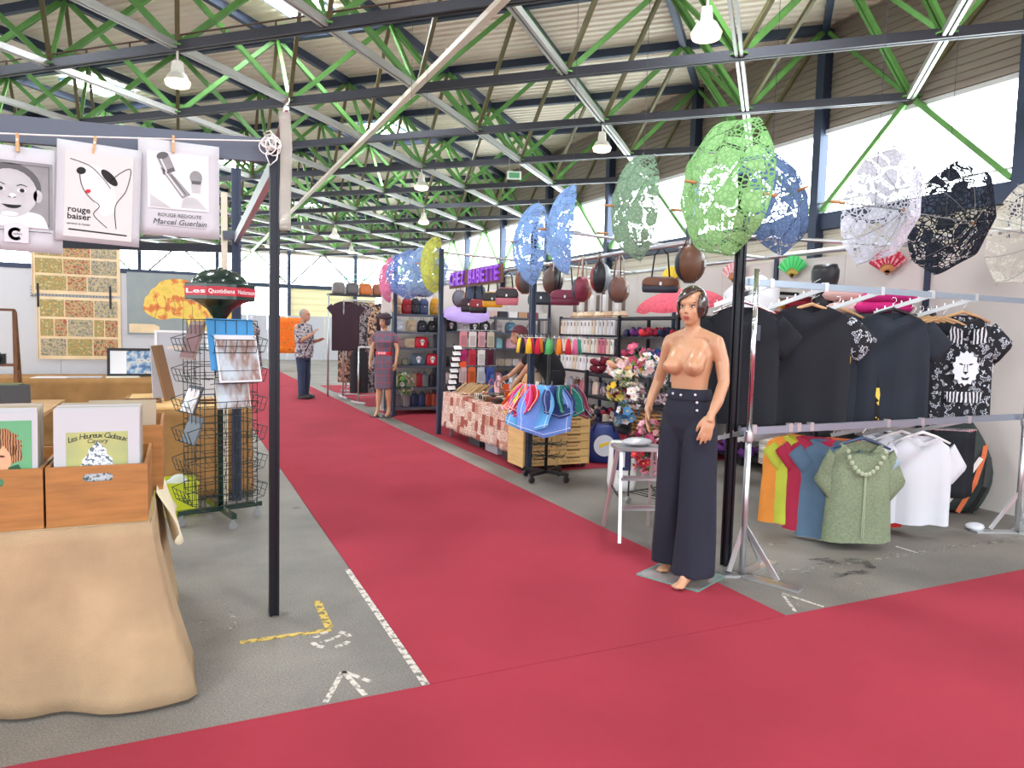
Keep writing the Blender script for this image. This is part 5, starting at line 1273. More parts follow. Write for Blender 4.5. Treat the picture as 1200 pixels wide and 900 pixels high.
rack_post(0.0); rack_post(2.76)
B().bar((-0.03, 0.05, 1.785), (2.80, 0.05, 1.785), 0.022, 0.04).build('upper_rail', mat('blue_grey_rail', (156, 170, 186), 0.3, 0.7), rk)
B().bar((-0.03, 0.05, 0.885), (2.80, 0.05, 0.90), 0.022, 0.045).build('lower_rail', MATS['blue_grey_rail'], rk)
def face_out(x, z, L=0.36, drop=0.12, yaw=0.35):
    d = Vector((-math.sin(yaw), math.cos(yaw), 0)); p = Vector((x, 0.06, z))
    ar = B().bar(p, p + d * L - Vector((0, 0, drop)), 0.012, 0.028).build('arm', SILVER, rk)
    st = B()
    for k in range(6): q = p + (d * L - Vector((0, 0, drop))) * (0.2 + 0.15 * k); st.tube([q + Vector((0, 0, 0.012)), q + Vector((0, 0, 0.03))], 0.005, 5)
    for k_ in range(1): st.build('peg_row', CHROME, ar)
    B().box((x, 0.05, z + 0.010), (0.032, 0.03, 0.055)).build('bracket', SILVER, rk)
for x in (0.16, 0.62, 1.14, 1.65, 2.13): face_out(x, 1.775)
for x in (0.08, 0.38, 0.45, 0.56, 1.28, 1.63, 2.15): face_out(x, 0.885)

# ---- garments
def tee(name, label, loc, rz, wd, hg, m, sm=None, group=None, sl=0.20, depth=0.045, neck=0.10, cat='t-shirt', vneck=0.05, collar=None, wave=0.016, flare=0.0, seed=0, outk=0.62, drop=0.72):
    """garment hanging from a hanger; loc = point at the neck, hangs down along -z, front towards -y"""
    r = thing(name, label, cat, loc, rz, group); rnd = random.Random(seed); ph = rnd.uniform(0, 6)
    b = B(); n = 28; rings = []
    prof = [(-hg, wd / 2 + flare), (-hg + 0.005, wd / 2 + flare), (-hg * 0.8, wd / 2 + flare * 0.7), (-hg * 0.55, wd / 2 + flare * 0.3), (-0.32, wd / 2), (-0.22, wd / 2 + 0.005), (-0.13, wd / 2 - 0.01), (-0.075, wd / 2 - 0.025), (-0.045, wd / 2 - 0.07), (-0.018, neck + 0.04), (-0.004, neck)]
    for z, hw in prof:
        t = min(1.0, -z / hg); dp = 0.012 + depth * min(1, t * 2.2); rg = []
        for j in range(n):
            a = 2 * PI * j / n; ca, sa = math.cos(a), math.sin(a); x = hw * math.copysign(abs(ca) ** 0.7, ca); y = dp * math.copysign(abs(sa) ** 0.8, sa)
            y += wave * t * (math.sin(x * 26 + ph) + 0.6 * math.sin(x * 47 + 2 * ph + z * 3))
            zz = z
            if z > -0.06 and sa < 0: zz = z - vneck * max(0, 1 - abs(x) / (neck + 0.02))
            rg.append((x, y, zz))
        rings.append(rg)
    b.loft(rings, caps=False); b.f.append(tuple(range(n))); b.m.append(0)
    b.build('body', m, r, True)
    for sx in (-1, 1):
        if sl <= 0: continue
        s = B(); rr = []
        for i in range(5):
            t = i / 4; cx = sx * (wd / 2 - 0.045 + (sl * outk) * t); cz = -0.125 - sl * drop * t; hh = 0.092 + 0.012 * t
            rg = []
            for j in range(14):
                a = 2 * PI * j / 14; u = hh * math.cos(a); v = (0.018 + 0.012 * t) * math.sin(a); rg.append((cx + sx * u * 0.62, v + 0.004 * math.sin(9 * a), cz + u * 0.78))
            rr.append(rg)
        s.loft(rr); s.build('sleeve', sm or m, r, True)
    if collar is not None:
        b = B(); b.tube([((neck + 0.01) * math.cos(a), 0.014 * math.sin(a), -0.004 - (vneck * 0.9 * max(0, -math.sin(a)) if True else 0)) for a in [2 * PI * i / 20 for i in range(20)]], 0.006, 6, closed=True); b.build('collar', collar, r, True)
    return r
def hanger(label, loc, rz, m, group='hangers on the front rack'):
    r = thing('clothes_hanger', label, 'hanger', loc, rz, group)
    b = B().tube([(-0.2, 0, -0.065), (-0.1, 0, -0.02), (0, 0, 0.012), (0.1, 0, -0.02), (0.2, 0, -0.065)], [0.008, 0.011, 0.013, 0.011, 0.008], 8); b.build('bar', m, r, True)
    B().tube([(0, 0, 0.012), (0, 0, 0.05), (0.018, 0, 0.07), (0.012, 0, 0.09), (-0.008, 0, 0.092), (-0.018, 0, 0.075)], 0.0025, 6).build('hook', CHROME, r, True)
TEE = mat('black_tee_cotton', (20, 24, 32), 0.9, var=0.12, vscale=5)
TEE2 = mat('charcoal_tee_cotton', (30, 38, 49), 0.9, var=0.12, vscale=5)
BW = ramp_mat('black_white_leaf_print', [(0, (24, 26, 32)), (0.52, (24, 26, 32)), (0.56, (198, 206, 214)), (0.60, (36, 40, 48)), (0.66, (176, 184, 194)), (0.70, (28, 30, 36))], 24, 0.9, detail=2)
GOLD = ramp_mat('black_gold_baroque_print', [(0, (22, 22, 26)), (0.55, (22, 22, 26)), (0.58, (228, 200, 88)), (0.72, (240, 220, 130))], 12, 0.9, detail=3)
G_ = 'black t-shirts on the upper rail'
RZT = -0.5
def hung(px_, y, label, wd, hg, m, sm=None, hm=None, hl=None, **kw):
    kw.setdefault('group', G_)
    tee(kw.pop('name', 't_shirt'), label, (px_, y, kw.pop('z', 1.66)), kw.pop('rz', RZT), wd, hg, m, sm, **kw)
    if hm is not None: hanger(hl, (px_ + 0.001, y, kw.get('hz', 1.675)), RZT, hm)
hung(3.44, 3.80, 'black t-shirt with gold baroque print behind the black post', 0.50, 0.70, GOLD, GOLD, sl=0.26, z=1.62, seed=4)
hung(3.36, 3.62, 'plain black t-shirt with a small dark label beside the black post', 0.48, 0.77, TEE, TEE, CHROME, 'wire hanger of the leftmost plain black t-shirt', z=1.655, seed=1)
lb = B().box((0.07, -0.066, -0.17), (0.045, 0.004, 0.10)); lb.build('label_print', mat('grey_label', (72, 78, 90), 0.6), [o for o in bpy.data.objects if o.get('label', '') == 'plain black t-shirt with a small dark label beside the black post'][0])
hung(3.83, 3.50, 'black t-shirt with white graffiti print sleeves, largest on the rail', 0.54, 0.80, TEE, BW, PALEWOOD, 'pale wooden hanger of the large graffiti-sleeve t-shirt', z=1.68, seed=2, sl=0.24)
hung(4.33, 3.72, 'charcoal t-shirt with graffiti sleeve half hidden in the middle', 0.46, 0.76, TEE2, BW, PALEWOOD, 'pale wooden hanger in the middle of the upper rail', z=1.57, seed=3, sl=0.22)
hung(4.52, 3.62, 'black t-shirt with a gold figure printed at its side', 0.46, 0.76, GOLD, TEE, z=1.60, seed=9)
hung(4.66, 3.52, 'plain dark t-shirt with long folds on a black hanger', 0.54, 0.80, TEE2, TEE2, BLACK, 'black hanger of the plain dark t-shirt', z=1.66, seed=5, sl=0.22, wave=0.02)
for k in range(5):
    hung(5.10 + 0.045 * k, 3.68 - 0.03 * k, '%s black printed t-shirt from the left in the tight row before the lion t-shirt' % ORD[k], 0.44, 0.76, TEE, BW, z=1.62, seed=20 + k, depth=0.008, wave=0.005)
    hanger('%s pale wooden hanger from the left in the tight row before the lion t-shirt' % ORD[k], (5.101 + 0.045 * k, 3.68 - 0.03 * k, 1.635), RZT, PALEWOOD)
LIONP = ramp_mat('black_white_band_print', [(0, (24, 25, 30)), (0.45, (24, 25, 30)), (0.5, (220, 224, 228)), (0.62, (28, 30, 36)), (0.7, (210, 214, 220))], 11, 0.9, 'wave')
lt = tee('t_shirt', 'black and white t-shirt with a printed lion face', (5.42, 3.50, 1.665), RZT, 0.46, 0.80, BW, BW, G_, collar=BLACK, seed=6)
lp = B(); Xl, Zl = Vector((1, 0, 0)), Vector((0, 0, 1))
def onshirt(nm, m, polys, k):
    b = B()
    for p in polys: b.prism(p, 0.0008, (0, -0.082 - 0.001 * k, 0), Xl, Zl)
    b.build(nm, m, lt)
LWH = mat('white_print', (216, 224, 230), 0.85); LBK = mat('black_print', (26, 28, 32), 0.85)
mane = [((0.085 + 0.016 * (i % 2)) * math.cos(a), -0.40 + (0.115 + 0.02 * (i % 2)) * math.sin(a)) for i, a in enumerate([2 * PI * q / 28 for q in range(28)])]
onshirt('lion_print', LWH, [mane], 0)
for pl_ in ([(-0.13, -0.58), (0.13, -0.58), (0.12, -0.66), (-0.12, -0.66)], [(-0.12, -0.08), (-0.04, -0.12), (-0.04, -0.22), (-0.16, -0.20)], [(0.12, -0.08), (0.04, -0.12), (0.04, -0.22), (0.16, -0.20)]): onshirt('band_print', LIONP, [pl_], 0)
onshirt('lion_face_print', LBK, [ellipse(-0.035, -0.37, 0.017, 0.006, 12, -0.3), ellipse(0.035, -0.37, 0.017, 0.006, 12, 0.3), [(-0.022, -0.425), (0.022, -0.425), (0.0, -0.45)], [(-0.03, -0.465), (0.0, -0.475), (0.03, -0.465), (0.02, -0.49), (-0.02, -0.49)], [(-0.006, -0.37), (-0.012, -0.42), (-0.016, -0.42), (-0.012, -0.37)], [(0.006, -0.37), (0.012, -0.42), (0.016, -0.42), (0.012, -0.37)]], 1)
hanger('pale wooden hanger of the lion t-shirt', (5.421, 3.50, 1.68), RZT, PALEWOOD)
hung(5.68, 3.62, 'dark floral garment hanging right of the lion t-shirt', 0.40, 0.72, ramp_mat('dark_floral', [(0, (26, 24, 28)), (0.55, (26, 24, 28)), (0.6, (150, 80, 90)), (0.68, (190, 180, 170))], 20), None, z=1.64, seed=7)
hung(5.80, 3.66, 'white garment hanging right of the lion t-shirt', 0.34, 0.40, PAPER, None, z=1.62, seed=8, sl=0.0)
hung(5.92, 3.70, 'turquoise garment hanging at the end of the upper rail', 0.30, 0.32, mat('turquoise_cloth', (24, 144, 176), 0.8), None, z=1.60, seed=11, sl=0.0)

# lower tier
G2_ = 'tops on the lower rail'
LOWZ = 0.76
lows = [('orange sleeveless top at the left end of the lower rail', 4.06, 3.84, (236, 150, 62), 0.68), ('lime green top on the lower rail', 4.10, 3.76, (196, 206, 70), 0.66), ('raspberry red top on the lower rail', 4.13, 3.67, (176, 40, 72), 0.70), ('faded denim blue top behind the sage blouse', 4.17, 3.58, (92, 120, 146), 0.72), ('orange top peeking behind the sage blouse', 4.26, 3.56, (224, 122, 72), 0.66), ('pale blue grey top behind the sage blouse', 4.36, 3.50, (150, 170, 184), 0.70)]
for k, (lab, x, y, c, h) in enumerate(lows):
    tee('top', lab, (x, y, LOWZ - 0.01 * (k % 2)), -1.0, 0.36, h, mat('top_cloth_%d' % k, c, 0.85, var=0.08, vscale=5), None, G2_, sl=0.12 if k else 0.0, cat='top', seed=30 + k, wave=0.012, flare=0.02, depth=0.018)
SAGE = mat('sage_lace_cloth', (128, 140, 112), 0.9, var=0.15, vscale=70, bump=0.9, bscale=110)
sg = tee('blouse', 'sage green lace blouse in front on the lower rail', (4.27, 3.40, LOWZ), -0.42, 0.43, 0.70, SAGE, SAGE, G2_, sl=0.24, outk=0.36, drop=0.95, cat='blouse', vneck=0.14, neck=0.12, seed=40, wave=0.018, flare=0.03, depth=0.06)
lc_ = B()
for k in range(13):
    t = k / 12; a = PI * t; lc_.ball((0.13 * math.cos(a) * (1 - 0.25 * math.sin(a)), -0.075, -0.06 - 0.16 * math.sin(a)), (0.017, 0.008, 0.017), 8, 5)
lc_.build('lace_trim', mat('sage_trim', (168, 178, 150), 0.9), sg, True)
for s in (-1, 1): B().tube([(s * 0.004, -0.078, -0.24), (s * 0.006, -0.08, -0.66)], 0.004, 5).build('seam', MATS['sage_trim'], sg)
hanger('dark blue hanger of the sage blouse', (4.271, 3.40, LOWZ + 0.012), -0.42, mat('blue_hanger', (56, 74, 104), 0.4), 'hangers on the lower rail')
WT = mat('white_cotton', (206, 208, 215), 0.9)
for k, (x, y) in enumerate(((4.78, 3.62), (4.86, 3.54), (4.97, 3.45))):
    tee('t_shirt', ['white t-shirt at the back of the white group on the lower rail', 'white t-shirt in the middle of the white group on the lower rail', 'white t-shirt in front of the white group on the lower rail'][k], (x, y, LOWZ + 0.005), -0.5, 0.44, 0.66, WT, WT, G2_, sl=0.2, outk=0.45, drop=0.85, seed=50 + k, wave=0.022)
    hanger(['white hanger of the rear white t-shirt', 'white hanger of the middle white t-shirt', 'white hanger of the front white t-shirt'][k], (x + 0.001, y, LOWZ + 0.018), -0.5, WHITE, 'hangers on the lower rail')
tee('top', 'bright red top peeking below the white t-shirts', (4.84, 3.70, LOWZ - 0.02), -0.5, 0.40, 0.70, mat('red_cloth', (206, 44, 40), 0.85), None, G2_, sl=0.0, cat='top', seed=60)
for k in range(4):
    r = thing('trousers', '%s black trousers from the left, hanging right of the white t-shirts' % ORD[k], 'trousers', (5.36 + 0.05 * k, 3.50 + 0.015 * k, 0.78), -0.7, 'black trousers on the lower rail')
    b = B(); b.sheet(lambda u, v: (-0.13 + 0.26 * u, 0.006 * math.sin(8 * u + k), -0.52 * v), 8, 8); solid(b.build('leg', TEE, r, True), 0.02); b = B(); b.sheet(lambda u, v: (-0.12 + 0.24 * u, 0.026 + 0.006 * math.sin(7 * u + k), -0.48 * v), 8, 8); solid(b.build('leg', TEE, r, True), 0.02)
    B().bar((-0.14, 0.012, 0.0), (0.14, 0.012, 0.0), 0.012).build('hanger_bar', CHROME, r)

# dark green holdall with orange straps leaning at the right end
gb = thing('holdall_bag', 'large dark green fabric bag with orange and black straps at the rack end', 'bag', (6.02, 3.98, 0), -0.75)
b = B(); rings = []
for i in range(10):
    t = i / 9; z = 0.02 + 0.78 * t; rg = ell(0.06 * t - 0.02, 0.0, z, (0.30 + 0.10 * math.sin(PI * t * 0.9)) * (1 - 0.55 * t ** 3), (0.12 + 0.05 * math.sin(PI * t)) * (1 - 0.5 * t ** 2), 24, 0, 2.4)
    for j, p in enumerate(rg): p.y += 0.012 * math.sin(4 * j + 5 * t); p.x += 0.008 * math.sin(3 * j + 7 * t)
    rings.append(rg)
b.loft(rings); o = b.build('body', mat('dark_green_canvas', (52, 64, 62), 0.75, var=0.12, vscale=5), gb, True)
for nm, pts, m in (('strap', [(0.10, -0.16, 0.02), (0.20, -0.20, 0.28), (0.27, -0.14, 0.52), (0.30, -0.06, 0.60)], mat('orange_webbing', (214, 110, 66), 0.8)), ('strap', [(0.02, -0.16, 0.10), (0.12, -0.22, 0.30), (0.24, -0.18, 0.50)], mat('white_webbing', (226, 220, 214), 0.8)), ('strap', [(0.20, -0.14, 0.02), (0.28, -0.19, 0.26), (0.32, -0.1, 0.5)], BLACK), ('strap', [(-0.28, -0.10, 0.12), (0.0, -0.19, 0.30), (0.08, -0.17, 0.52), (-0.10, -0.15, 0.70)], mat('olive_webbing', (140, 136, 118), 0.8))):
    p, _ = resample(pts, [0] * len(pts), 4); s = B()
    for a_, b_ in zip(p, p[1:]): s.bar(a_, b_, 0.035, 0.006, upv=(0, 1, 0))
    s.build(nm, m, gb)
B().bar((0.05, -0.05, 0.78), (0.30, 0.0, 0.60), 0.02).build('handle', mat('dark_webbing', (40, 44, 46), 0.8), gb)
o = B().ball((0, 0, 0.03), (0.08, 0.06, 0.03), 12, 8).build('white_cloth', WT, None, True, (5.62, 3.42, 0.0)); tag(o, 'small crumpled white cloth on the floor by the green bag', 'cloth')

# ---- step ladder with plastic bag
sl_ = thing('step_ladder', 'small aluminium step ladder beside the mannequin', 'step ladder', (2.98, 4.22, 0.0), -0.35)
PINKALU = mat('pinkish_aluminium', (196, 176, 176), 0.35, 0.6)
for sx in (-1, 1):
    B().bar((sx * 0.16, -0.22, 0.007), (sx * 0.13, -0.05, 0.64), 0.022, 0.035).build('front_leg', SILVER, sl_); B().bar((sx * 0.17, 0.24, 0.007), (sx * 0.13, 0.05, 0.62), 0.02, 0.03).build('rear_leg', PINKALU, sl_)
    B().bar((sx * 0.145, -0.15, 0.30), (sx * 0.15, 0.14, 0.34), 0.006, 0.018).build('link_bar', DARKSTEEL, sl_)
for z, y in ((0.24, -0.175), (0.44, -0.12)): B().box((0, y + 0.02, z), (0.29, 0.09, 0.018)).build('step', SILVER, sl_)
B().box((0, 0.0, 0.645), (0.34, 0.22, 0.025)).build('top_platform', SILVER, sl_)
pb = thing('plastic_bag', 'white plastic bag with navy block print on the floor behind the ladder', 'bag', (3.72, 5.50, 0.007), -0.6)
b = B(); b.loft([ell(0, 0, z, 0.13 * w_, 0.07 * w_, 16, 0, 3) for z, w_ in ((0.0, 0.9), (0.08, 1.05), (0.25, 1.0), (0.42, 0.95), (0.46, 0.8))]); b.build('bag', WHITE, pb, True)
B().box((0.0, -0.073, 0.30), (0.16, 0.012, 0.20)).build('print', mat('navy_print', (32, 38, 104), 0.6), pb); B().box((0.0, -0.081, 0.30), (0.05, 0.004, 0.14)).build('print', WHITE, pb)
cl = thing('silver_package', 'crumpled clear plastic wrap lying on the ladder top', 'package', (2.98, 4.22, 0.6585))
b = B(); b.ball((0, 0, 0.03), (0.12, 0.08, 0.03), 14, 8); b.build('wrap', mat('silver_wrap', (206, 208, 214), 0.15, 0.3), cl, True)
# ================================================================== ACCESSORY STALL: shelves, bags, packs
SHELF = mat('grey_shelf_steel', (92, 98, 110), 0.45, 0.4); SHELFD = mat('dark_shelf_steel', (52, 52, 60), 0.5, 0.3)
def shelf_unit(label, x0, x1, y0, y1, zs, top, ups=None, m=SHELF, axis='x', casters=False, z0=0.007):
    r = thing('shelf_unit', label, 'shelf', (x0, y0, z0)); W, D = x1 - x0, y1 - y0
    ups = ups or ([0, W] if axis == 'x' else [0, D])
    for u in ups:
        for v in ((0.0, D) if axis == 'x' else (0.0, W)):
            p = (u, v) if axis == 'x' else (v, u); B().span((p[0] - 0.02, p[1] - 0.02, 0.06 if casters else 0), (p[0] + 0.02, p[1] + 0.02, top)).build('upright', m, r)
            if casters:
                c = B(); c.lathe([(0, -0.012), (0.026, -0.012), (0.03, 0), (0.026, 0.012), (0, 0.012)], 12, (p[0], p[1], 0.03), rotm(PI / 2)); c.build('caster', MATS['caster_grey'], r)
    for z in zs: B().span((0.02, -0.005, z - 0.035), (W - 0.02, D + 0.005, z)).build('shelf_board', m, r)
    return r
shelf_unit('grey steel shelf unit of bags facing the aisle behind the plaid-dress mannequin', 3.22, 4.10, 11.65, 12.08, (0.12, 0.46, 0.83, 1.13, 1.40, 1.70), 1.72, casters=True)
shelf_unit('wide grey steel shelf unit at the back of the accessory stall', 4.16, 6.2, 11.70, 12.12, (0.15, 0.5, 0.82, 1.14, 1.43, 1.70), 1.72, ups=[0, 0.95, 2.04])
shelf_unit('long grey steel shelf along the ivory partition', 5.78, 6.30, 4.35, 10.5, (0.10, 0.48, 0.86, 1.14, 1.43, 1.70), 1.72, ups=[0, 0.8, 1.8, 3.05, 4.4, 6.15], axis='y', m=SHELFD)
bp_ = thing('partition_panel', 'pale partition behind the back shelf units', 'partition', (3.2, 12.3, 0))
for k in range(4): B().span((0.8 * k, 0, 0), (0.8 * k + 0.795, 0.04, 2.25)).build('panel', PANEL2, bp_)

SKULLW = mat('skull_white', (238, 238, 236), 0.5)
def leather(rgb): return mat('leather_%d_%d_%d' % rgb, rgb, 0.42, var=0.08, vscale=8)
def skull(root, c, s, yaw=0.0):
    b = B(); X_, Z_ = Vector((1, 0, 0)), Vector((0, 0, 1)); O = Vector(c)
    b.prism([(s * a, s * d) for a, d in ((-0.42, 0.1), (-0.36, 0.42), (0, 0.6), (0.36, 0.42), (0.42, 0.1), (0.26, -0.12), (0.2, -0.5), (0, -0.6), (-0.2, -0.5), (-0.26, -0.12))], 0.004, O, X_, Z_); e = b.build('skull_print', SKULLW, root)
    for sx in (-1, 1): B().prism(ellipse(sx * 0.18 * s, 0.1 * s, 0.11 * s, 0.13 * s, 10), 0.002, O + Vector((0, -0.0062, 0)), X_, Z_).build('skull_eye', BLACK, e)
def rounded(b, w_, d_, h_, top=0.75, p=3.2, z=0.0, bulge=0.06):
    pr = [(0.0, 0.86), (0.03, 0.97), (0.25, 1.0 + bulge), (0.6, 1.0 + bulge * 0.6), (0.85, (1 + top) / 2), (0.96, top * 0.9), (1.0, top * 0.7)]
    b.loft([ell(0, 0, z + t * h_, w_ / 2 * k, d_ / 2 * min(1, k), 20, 0, p) for t, k in pr])
def backpack(label, loc, rgb, w_=0.165, h_=0.27, rz=0.0, grp='bags on the bag shelves', flap=True):
    r = thing('backpack', label, 'bag', loc, rz, grp); m = leather(rgb); d2 = tuple(int(c * 0.8) for c in rgb)
    b = B(); rounded(b, w_, 0.12, h_, 0.7); b.build('body', m, r, True); b = B(); b.T = Matrix.Translation((0, -0.06, 0.02)); rounded(b, w_ * 0.72, 0.05, h_ * 0.42, 0.85); b.build('pocket', leather(d2), r, True)
    if flap: b = B(); b.T = Matrix.Translation((0, -0.052, h_ * 0.58)); rounded(b, w_ * 0.8, 0.045, h_ * 0.32, 0.9); b.build('flap', m, r, True)
    B().tube([(-0.03, 0, h_ * 0.98), (-0.025, 0, h_ + 0.035), (0.025, 0, h_ + 0.035), (0.03, 0, h_ * 0.98)], 0.005, 6).build('handle', leather(d2), r, True)
    B().box((0, -0.08, h_ * 0.5), (0.016, 0.006, 0.016)).build('buckle', SILVER, r)
def handbag(label, loc, rgb, w_=0.22, h_=0.17, rz=0.0, sk=False, hnd=True, grp='bags on the bag shelves', d_=0.09, flap=None):
    r = thing('handbag', label, 'bag', loc, rz, grp); m = leather(rgb)
    b = B(); rounded(b, w_, d_, h_, 0.82, 3.6, bulge=0.03); b.build('body', m, r, True)
    if flap: b = B(); b.T = Matrix.Translation((0, -d_ * 0.36, h_ * 0.45)); rounded(b, w_ * 0.96, 0.03, h_ * 0.5, 0.85, 3.4); b.build('flap', leather(flap), r, True)
    if hnd: B().tube([(-w_ * 0.28, 0, h_ * 0.95), (-w_ * 0.22, 0, h_ * 1.1), (0, 0, h_ * 1.16), (w_ * 0.22, 0, h_ * 1.1), (w_ * 0.28, 0, h_ * 0.95)], 0.006, 6).build('handle', leather(tuple(int(c * 0.7) for c in rgb)), r, True)
    if sk: skull(r, (0, -d_ * 0.53, h_ * 0.5), h_ * 0.5)
def pouch(label, loc, rgb, w_=0.16, h_=0.11, rz=0.0, grp='pouches on the bag shelves', m=None):
    r = thing('pouch', label, 'bag', loc, rz, grp); b = B(); rounded(b, w_, 0.06, h_, 0.85, 3.0); b.build('body', m or leather(rgb), r, True)
    B().bar((-w_ * 0.36, -0.018, h_ * 0.93), (w_ * 0.36, -0.018, h_ * 0.93), 0.006).build('zip', SILVER, r)
BZ = 0.008
YA = 11.80
for lab, x, c, kw in (('beige suede backpack on top of the bag shelf', 3.32, (196, 160, 116), {}), ('red leather backpack on top of the bag shelf', 3.50, (178, 26, 46), {}), ('black backpack on top of the bag shelf', 3.65, (44, 46, 58), dict(w_=0.15)), ('navy backpack on top of the bag shelf', 3.80, (58, 72, 110), {}), ('mustard yellow backpack on top of the bag shelf', 4.0, (226, 166, 34), dict(h_=0.29))):
    backpack(lab, (x, YA, 1.70 + BZ), c, **kw)
for lab, x, c, kw in (('white backpack on the second shelf of the bag unit', 3.36, (226, 230, 238), dict(h_=0.205)), ('cream beige backpack on the second shelf of the bag unit', 3.58, (226, 202, 166), dict(h_=0.21)), ('black backpack with white shine on the second shelf', 3.78, (40, 42, 56), dict(h_=0.2)), ('black leather backpack at the right of the second shelf', 3.96, (36, 36, 40), dict(h_=0.2, w_=0.16))):
    backpack(lab, (x, YA, 1.40 + BZ), c, **kw)
for lab, x, c, kw in (('dusty pink quilted pouch on the middle bag shelf', 3.36, (206, 160, 160), dict(w_=0.18, h_=0.15)), ('cream patterned pouch on the middle bag shelf', 3.58, (222, 200, 164), dict(w_=0.22, h_=0.16)), ('grey pouch on the middle bag shelf', 3.95, (110, 108, 112), dict(w_=0.1, h_=0.16))):
    pouch(lab, (x, YA, 1.13 + BZ), c, **kw)
handbag('red skull handbag on the middle bag shelf', (3.76, YA - 0.03, 1.13 + BZ), (206, 24, 48), 0.24, 0.19, 0.1, True, False)
for lab, x, c, sk, kw in (('small patterned pouch at the left of the fourth bag shelf', 3.33, (150, 128, 110), False, dict(w_=0.13, h_=0.13)), ('small green grey pouch on the fourth bag shelf', 3.47, (130, 132, 116), False, dict(w_=0.13, h_=0.12)), ('slate blue handbag with a skull on the fourth bag shelf', 3.70, (82, 100, 120), True, dict(w_=0.27, h_=0.20)), ('red handbag with a skull on the fourth bag shelf', 3.95, (208, 30, 52), True, dict(w_=0.2, h_=0.2))):
    handbag(lab, (x, YA - 0.04, 0.83 + BZ), c, sk=sk, hnd=False, **kw)
for k, (x, c, n_) in enumerate(((3.40, (120, 128, 92), 'olive'), (3.53, (150, 170, 130), 'pale green'), (3.64, (176, 152, 128), 'taupe'), (3.74, (178, 30, 50), 'red'), (3.84, (120, 122, 130), 'grey'), (3.98, (44, 44, 52), 'black'))):
    handbag('%s handbag on the fifth bag shelf' % n_, (x, YA, 0.46 + BZ), c, 0.12, 0.22, 0.2, False, True)
for k, (x, c, n_) in enumerate(((3.36, (126, 116, 120), 'mauve grey'), (3.51, (140, 130, 132), 'pale grey'), (3.66, (40, 52, 84), 'navy'), (3.79, (52, 66, 104), 'blue'), (3.91, (146, 58, 44), 'rust red'), (4.02, (168, 74, 50), 'orange brown'))):
    handbag('%s handbag on the lowest bag shelf' % n_, (x, YA, 0.12 + BZ), c, 0.13, 0.22, 0.15, False, True)
handbag('grey and black bag hanging above the bag shelf', (3.72, 11.6, 2.0), (96, 92, 96), 0.2, 0.2, 0.3, False, True, 'hanging bags', flap=(40, 38, 44))

# artificial flower bunches
def flower_mesh(rgb, r0=0.03):
    key = 'flower_%d_%d_%d_%.3f' % (*rgb, r0)
    if key in MATS: return MATS[key]
    b = B()
    for ring, (k, rr, zz) in enumerate(((5, r0, 0.0), (5, r0 * 0.65, r0 * 0.25))):
        for i in range(k):
            a = 2 * PI * (i + 0.5 * ring) / k; c, s = math.cos(a), math.sin(a); w_ = rr * 0.55
            b.add([(0, 0, zz), (c * rr * 0.55 - s * w_, s * rr * 0.55 + c * w_, zz + rr * 0.3), (c * rr * 1.1, s * rr * 1.1, zz + rr * 0.42), (c * rr * 0.55 + s * w_, s * rr * 0.55 - c * w_, zz + rr * 0.3)], [(0, 1, 2, 3)])
    b.ball((0, 0, r0 * 0.35), r0 * 0.22, 6, 4, 1)
    me = b.mesh('flower', [mat('petal_%d_%d_%d' % rgb, rgb, 0.7), mat('flower_heart', (226, 190, 80), 0.7)]); MATS[key] = me
    return me
LEAFM = None
def leaf_mesh():
    global LEAFM
    if LEAFM is None:
        b = B(); b.add([(0, 0, 0), (0.018, 0.03, 0.008), (0, 0.075, 0.0), (-0.018, 0.03, 0.008), (0, 0.03, -0.002)], [(0, 1, 4), (1, 2, 4), (2, 3, 4), (3, 0, 4)]); LEAFM = b.mesh('leaf', mat('leaf_green', (84, 140, 62), 0.6))
    return LEAFM
USED = set()
def bunch(label, loc, cols, n, rad, seed, leaves=3, out=None, size=0.03, squash=1.0):
    if label in USED: label = label + ', rear one'
    USED.add(label)
    r = thing('flower_bunch', label, 'flowers', loc, 0, 'bunches of artificial flowers'); rnd = random.Random(seed); st = B()
    for k in range(n):
        d = Vector((rnd.gauss(0, 1), rnd.gauss(0, 1), rnd.gauss(0, 1) * squash)); d = d.normalized()
        if out is not None: d = (d + Vector(out) * 0.9).normalized()
        p = d * rad * rnd.uniform(0.65, 1.0); c = cols[rnd.randrange(len(cols))]
        o = link('flower', flower_mesh(c, size * rnd.choice((0.8, 1.0, 1.25))), r, p); o.rotation_euler = d.to_track_quat('Z', 'Y').to_euler()
        st.tube([(0, 0, 0), p * 0.95], 0.0018, 3, caps=False)
    for k in range(leaves):
        d = Vector((rnd.gauss(0, 1), rnd.gauss(0, 1), rnd.gauss(0, 0.6))).normalized(); o = link('leaf', leaf_mesh(), r, d * rad * 0.8); o.rotation_euler = d.to_track_quat('Y', 'Z').to_euler()
    st.build('stems', mat('stem_green', (70, 110, 60), 0.7), r)
bunch('hanging bunch of green and pink artificial flowers in front of the bag shelf', (3.42, 11.52, 0.55), [(226, 170, 180), (240, 240, 230), (70, 170, 90), (190, 200, 90)], 26, 0.17, 2, 22, None, 0.04, 1.6)

